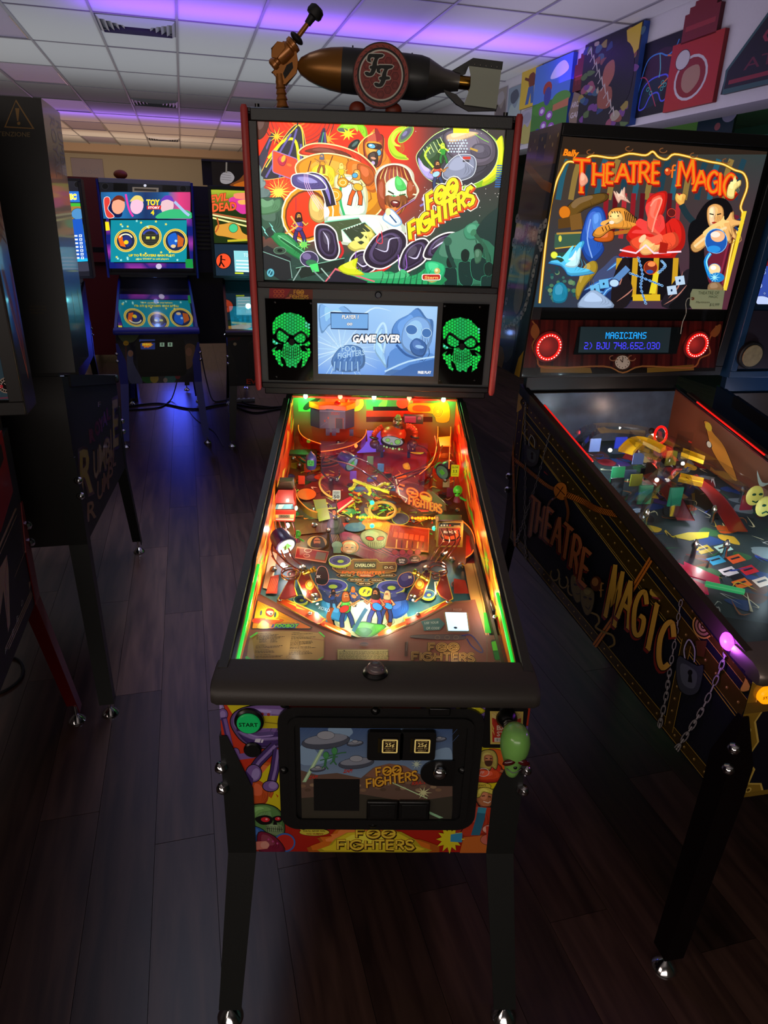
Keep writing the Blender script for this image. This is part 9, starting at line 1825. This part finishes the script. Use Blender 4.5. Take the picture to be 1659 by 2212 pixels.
# blue-framed machine at the right edge
B=simple('blue-framed pinball machine cut by the right frame edge, beyond the magic one',1.672,.193,.176,mat('cabinet_navy','0c2238',.4),mat('navy_frame','1c3a5c',.35),BLACK,w=.022,Yb=1.085,Zb=1.128,Zt=1.80,W=.70,zt=.832,ztr=1.073)
VB=(1500,560,6.503)
def bf(a):
    a.rect(560,-2000,1800,1010,'0c1018'); a.poly([(870,300),(960,0),(1100,0),(1100,560),(800,560)],'6a1420'); a.poly([(880,250),(960,100),(1100,90),(1100,540),(880,540)],'3048a0')
    for x,y,r in ((980,140,24),(985,190,20),(915,300,22),(920,370,34),(985,480,14)):a.ell(x,y,r,r*1.1,'8aa0e0',out='101840',ow=5); a.ell(x,y,r*.5,r*.5,'182868')
    a.blob([(860,540),(960,520),(1060,560),(1080,640),(900,640)],'b8c8f8','101020',4); a.poly([(750,700),(940,740),(900,920),(740,900)],'9aa8e8'); a.text('PEABODYS',764,890,34,'2a3878',w=140); a.blob([(950,800),(1060,790),(1060,860),(960,860)],'c89080',0,0)
facet_art(B,'lit_front',B.bb(0,-.0062,B.Zb),(0,-1,-TI),VB,bf,bpy.data.materials['head_print_lit'],crop_of(B,[B.bb(x,-.006,z) for x,z in ((-.325,1.36),(.325,1.36),(.325,B.Zt-.03),(-.325,B.Zt-.03))],VB))
c=B.bhit(1618,766,-.007); n=Vector((0,-1,-TI)).normalized(); MB(B.bbmap()).box(-.325,.325,-.004,.0,B.Zb+.03,1.34).build('speaker_panel',mat('plum_panel','241c28',.45),B,smooth=False)
o=MB().lathe(c+n*.0,c+n*.016,[(0,.043),(.8,.043),(1,.040)],28).build('speaker',mat('speaker_rim','0c0a0c',.5),B); MB().lathe(c+n*.012,c+n*.018,[(0,.036),(1,.034)],28).build('speaker_mesh',mat('tan_speaker_mesh','8a7a58',.6,noise=.5,nscale=60),o)
MB().prism([(.1,B.zf+.002),(1.05,B.zf+.11),(1.05,B.zf+.118),(.1,B.zf+.01)],lambda y,z,t:Vector((t,y,z)),-.24,.24).build('playfield_print',mat('pale_clutter_lit','8a9ab8',.3),B); lamp_in(B,(-.1,.9,.95),1.0,(.8,.8,1),.02)
# ---- cables, power strip, small things on the floor and on top of machines
CAB=mat('black_cable','0a0a0c',.6)
def cable(name,pts,r,label,m=CAB,grp='cables on the floor behind the machines'):
    P=[room(x,y,z) for x,y,z in pts]; P=[Vector((p.x,p.y,max(p.z,r+.0005))) for p in spl3(P,6)]
    for p in P:p.z=max(p.z,r+.0005)
    tag(MB().tube(P,r,6).build(name,m),label,'cable',grp)
cable('power_cable',[(-.9,5.4,0),(-.6,5.5,0),(-.3,5.25,0),(.0,5.4,0),(.3,5.2,0),(.7,5.3,0)],.008,'thick black cable on the floor across the back of both machines')
cable('power_cable',[(-.45,5.9,.44),(-.42,5.8,.2),(-.5,5.6,0),(-.6,5.35,0),(-.9,5.3,0)],.006,'black cable hanging down under the blue machine')
cable('power_cable',[(-.2,5.9,.44),(-.16,5.7,.15),(-.1,5.5,0),(.1,5.6,0),(.2,5.35,0),(.6,5.1,0)],.006,'black cable looping to the floor right of the blue machine')
cable('power_cable',[(.0,5.5,0),(.2,5.05,0),(.5,5.15,0),(.9,4.95,0),(1.2,5.2,0)],.007,'black cable lying in front of the others near the centre machine')
cable('power_cable',[(-.35,5.3,0),(-.28,4.9,0),(-.15,4.5,0),(-.1,4.1,0)],.003,'thin pale cable running forward under the blue machine',mat('grey_cable','6a6a70',.6))
cable('power_cable',[(-1.15,1.30,0),(-1.02,1.28,0),(-.955,1.37,0),(-1.0,1.5,0),(-1.15,1.52,0)],.005,'black cable loop on the floor by the left frame edge',CAB,None)
t=roomobj(empty('computer_box')); t.location=room(-.84,5.62,0); tag(t,'tall black box with a red light standing under the blue machine','box')
MB().box(-.06,.06,0,.25,0,.42).build('case',BLACKP,t,bev=.004); MB().ball((0,-.002,.36),.008).build('power_light',mat('red_power_led','ff4040',.3,emit='ff3030',es=4),t); MB().box(-.008,.008,-.002,.0,.28,.32).build('switch',mat('switch_white','e8d8a0',.4,emit='c8b080',es=.5),t)
t=roomobj(empty('power_strip')); t.location=room(.16,5.5,0); tag(t,'white power strip on the floor behind the blue machine','power strip'); MB().box(-.1,.1,-.025,.025,0,.03).build('housing',mat('white_plastic','b8b8c0',.4),t,bev=.005)
for k in range(4):MB().box(-.08+k*.045,-.055+k*.045,-.012,.012,.03,.032).build('socket',BLACKP,t)
t=MB().ball(S.m @ S.bb(-.18,.12,S.Zt+.047),.045,1.2,1,.75).build('orange_ball',mat('orange_lump','9a4420',.5)); tag(t,'rounded orange-brown ball on top of the blue machine','ball')
# picture panel and skeleton-hand decoration behind the horror-comic machine
t=roomobj(empty('fire_panel')); p=E_.m @ E_.bb(-.33,.14,E_.Zt+.006); t.location=p; tag(t,'dark stone-look panel with a pale gripping hand above orange fire','topper')
MB().box(-.06,.56,0,.03,0,.17).build('board',mat('stone_grey','26221f',.7,noise=.5,nscale=30),t); MB().box(-.06,.56,-.02,.05,.17,.185).build('mantel',mat('mantel_grey','3a3836',.6),t)
a=Art(lambda u,v:Vector((-.06+.62*u,-.0006,.17*v)),(0,-1,0),step=2e-5); a.rect(.12,0,1,1,'16100c'); a.blob([(.36,0),(.46,.3),(.6,.75),(.7,.4),(.8,.9),(1,.7),(1,0)],'8a4a1c',0,0); a.blob([(.4,0),(.5,.22),(.64,.3),(.8,.26),(1,.34),(1,0)],'e87818',0,0); a.blob([(.22,.18),(.24,.5),(.34,.62),(.4,.4),(.36,.16),(.28,.08)],'b8b0b4',0,0); [a.line([(.23,.28+k*.1),(.36,.25+k*.1)],.012,'4a4248') for k in range(4)]; a.line([(.3,.55),(.31,1)],.02,'8a8078')
a.build('fire_print',art_mat('fire_print_lit',.6),t)
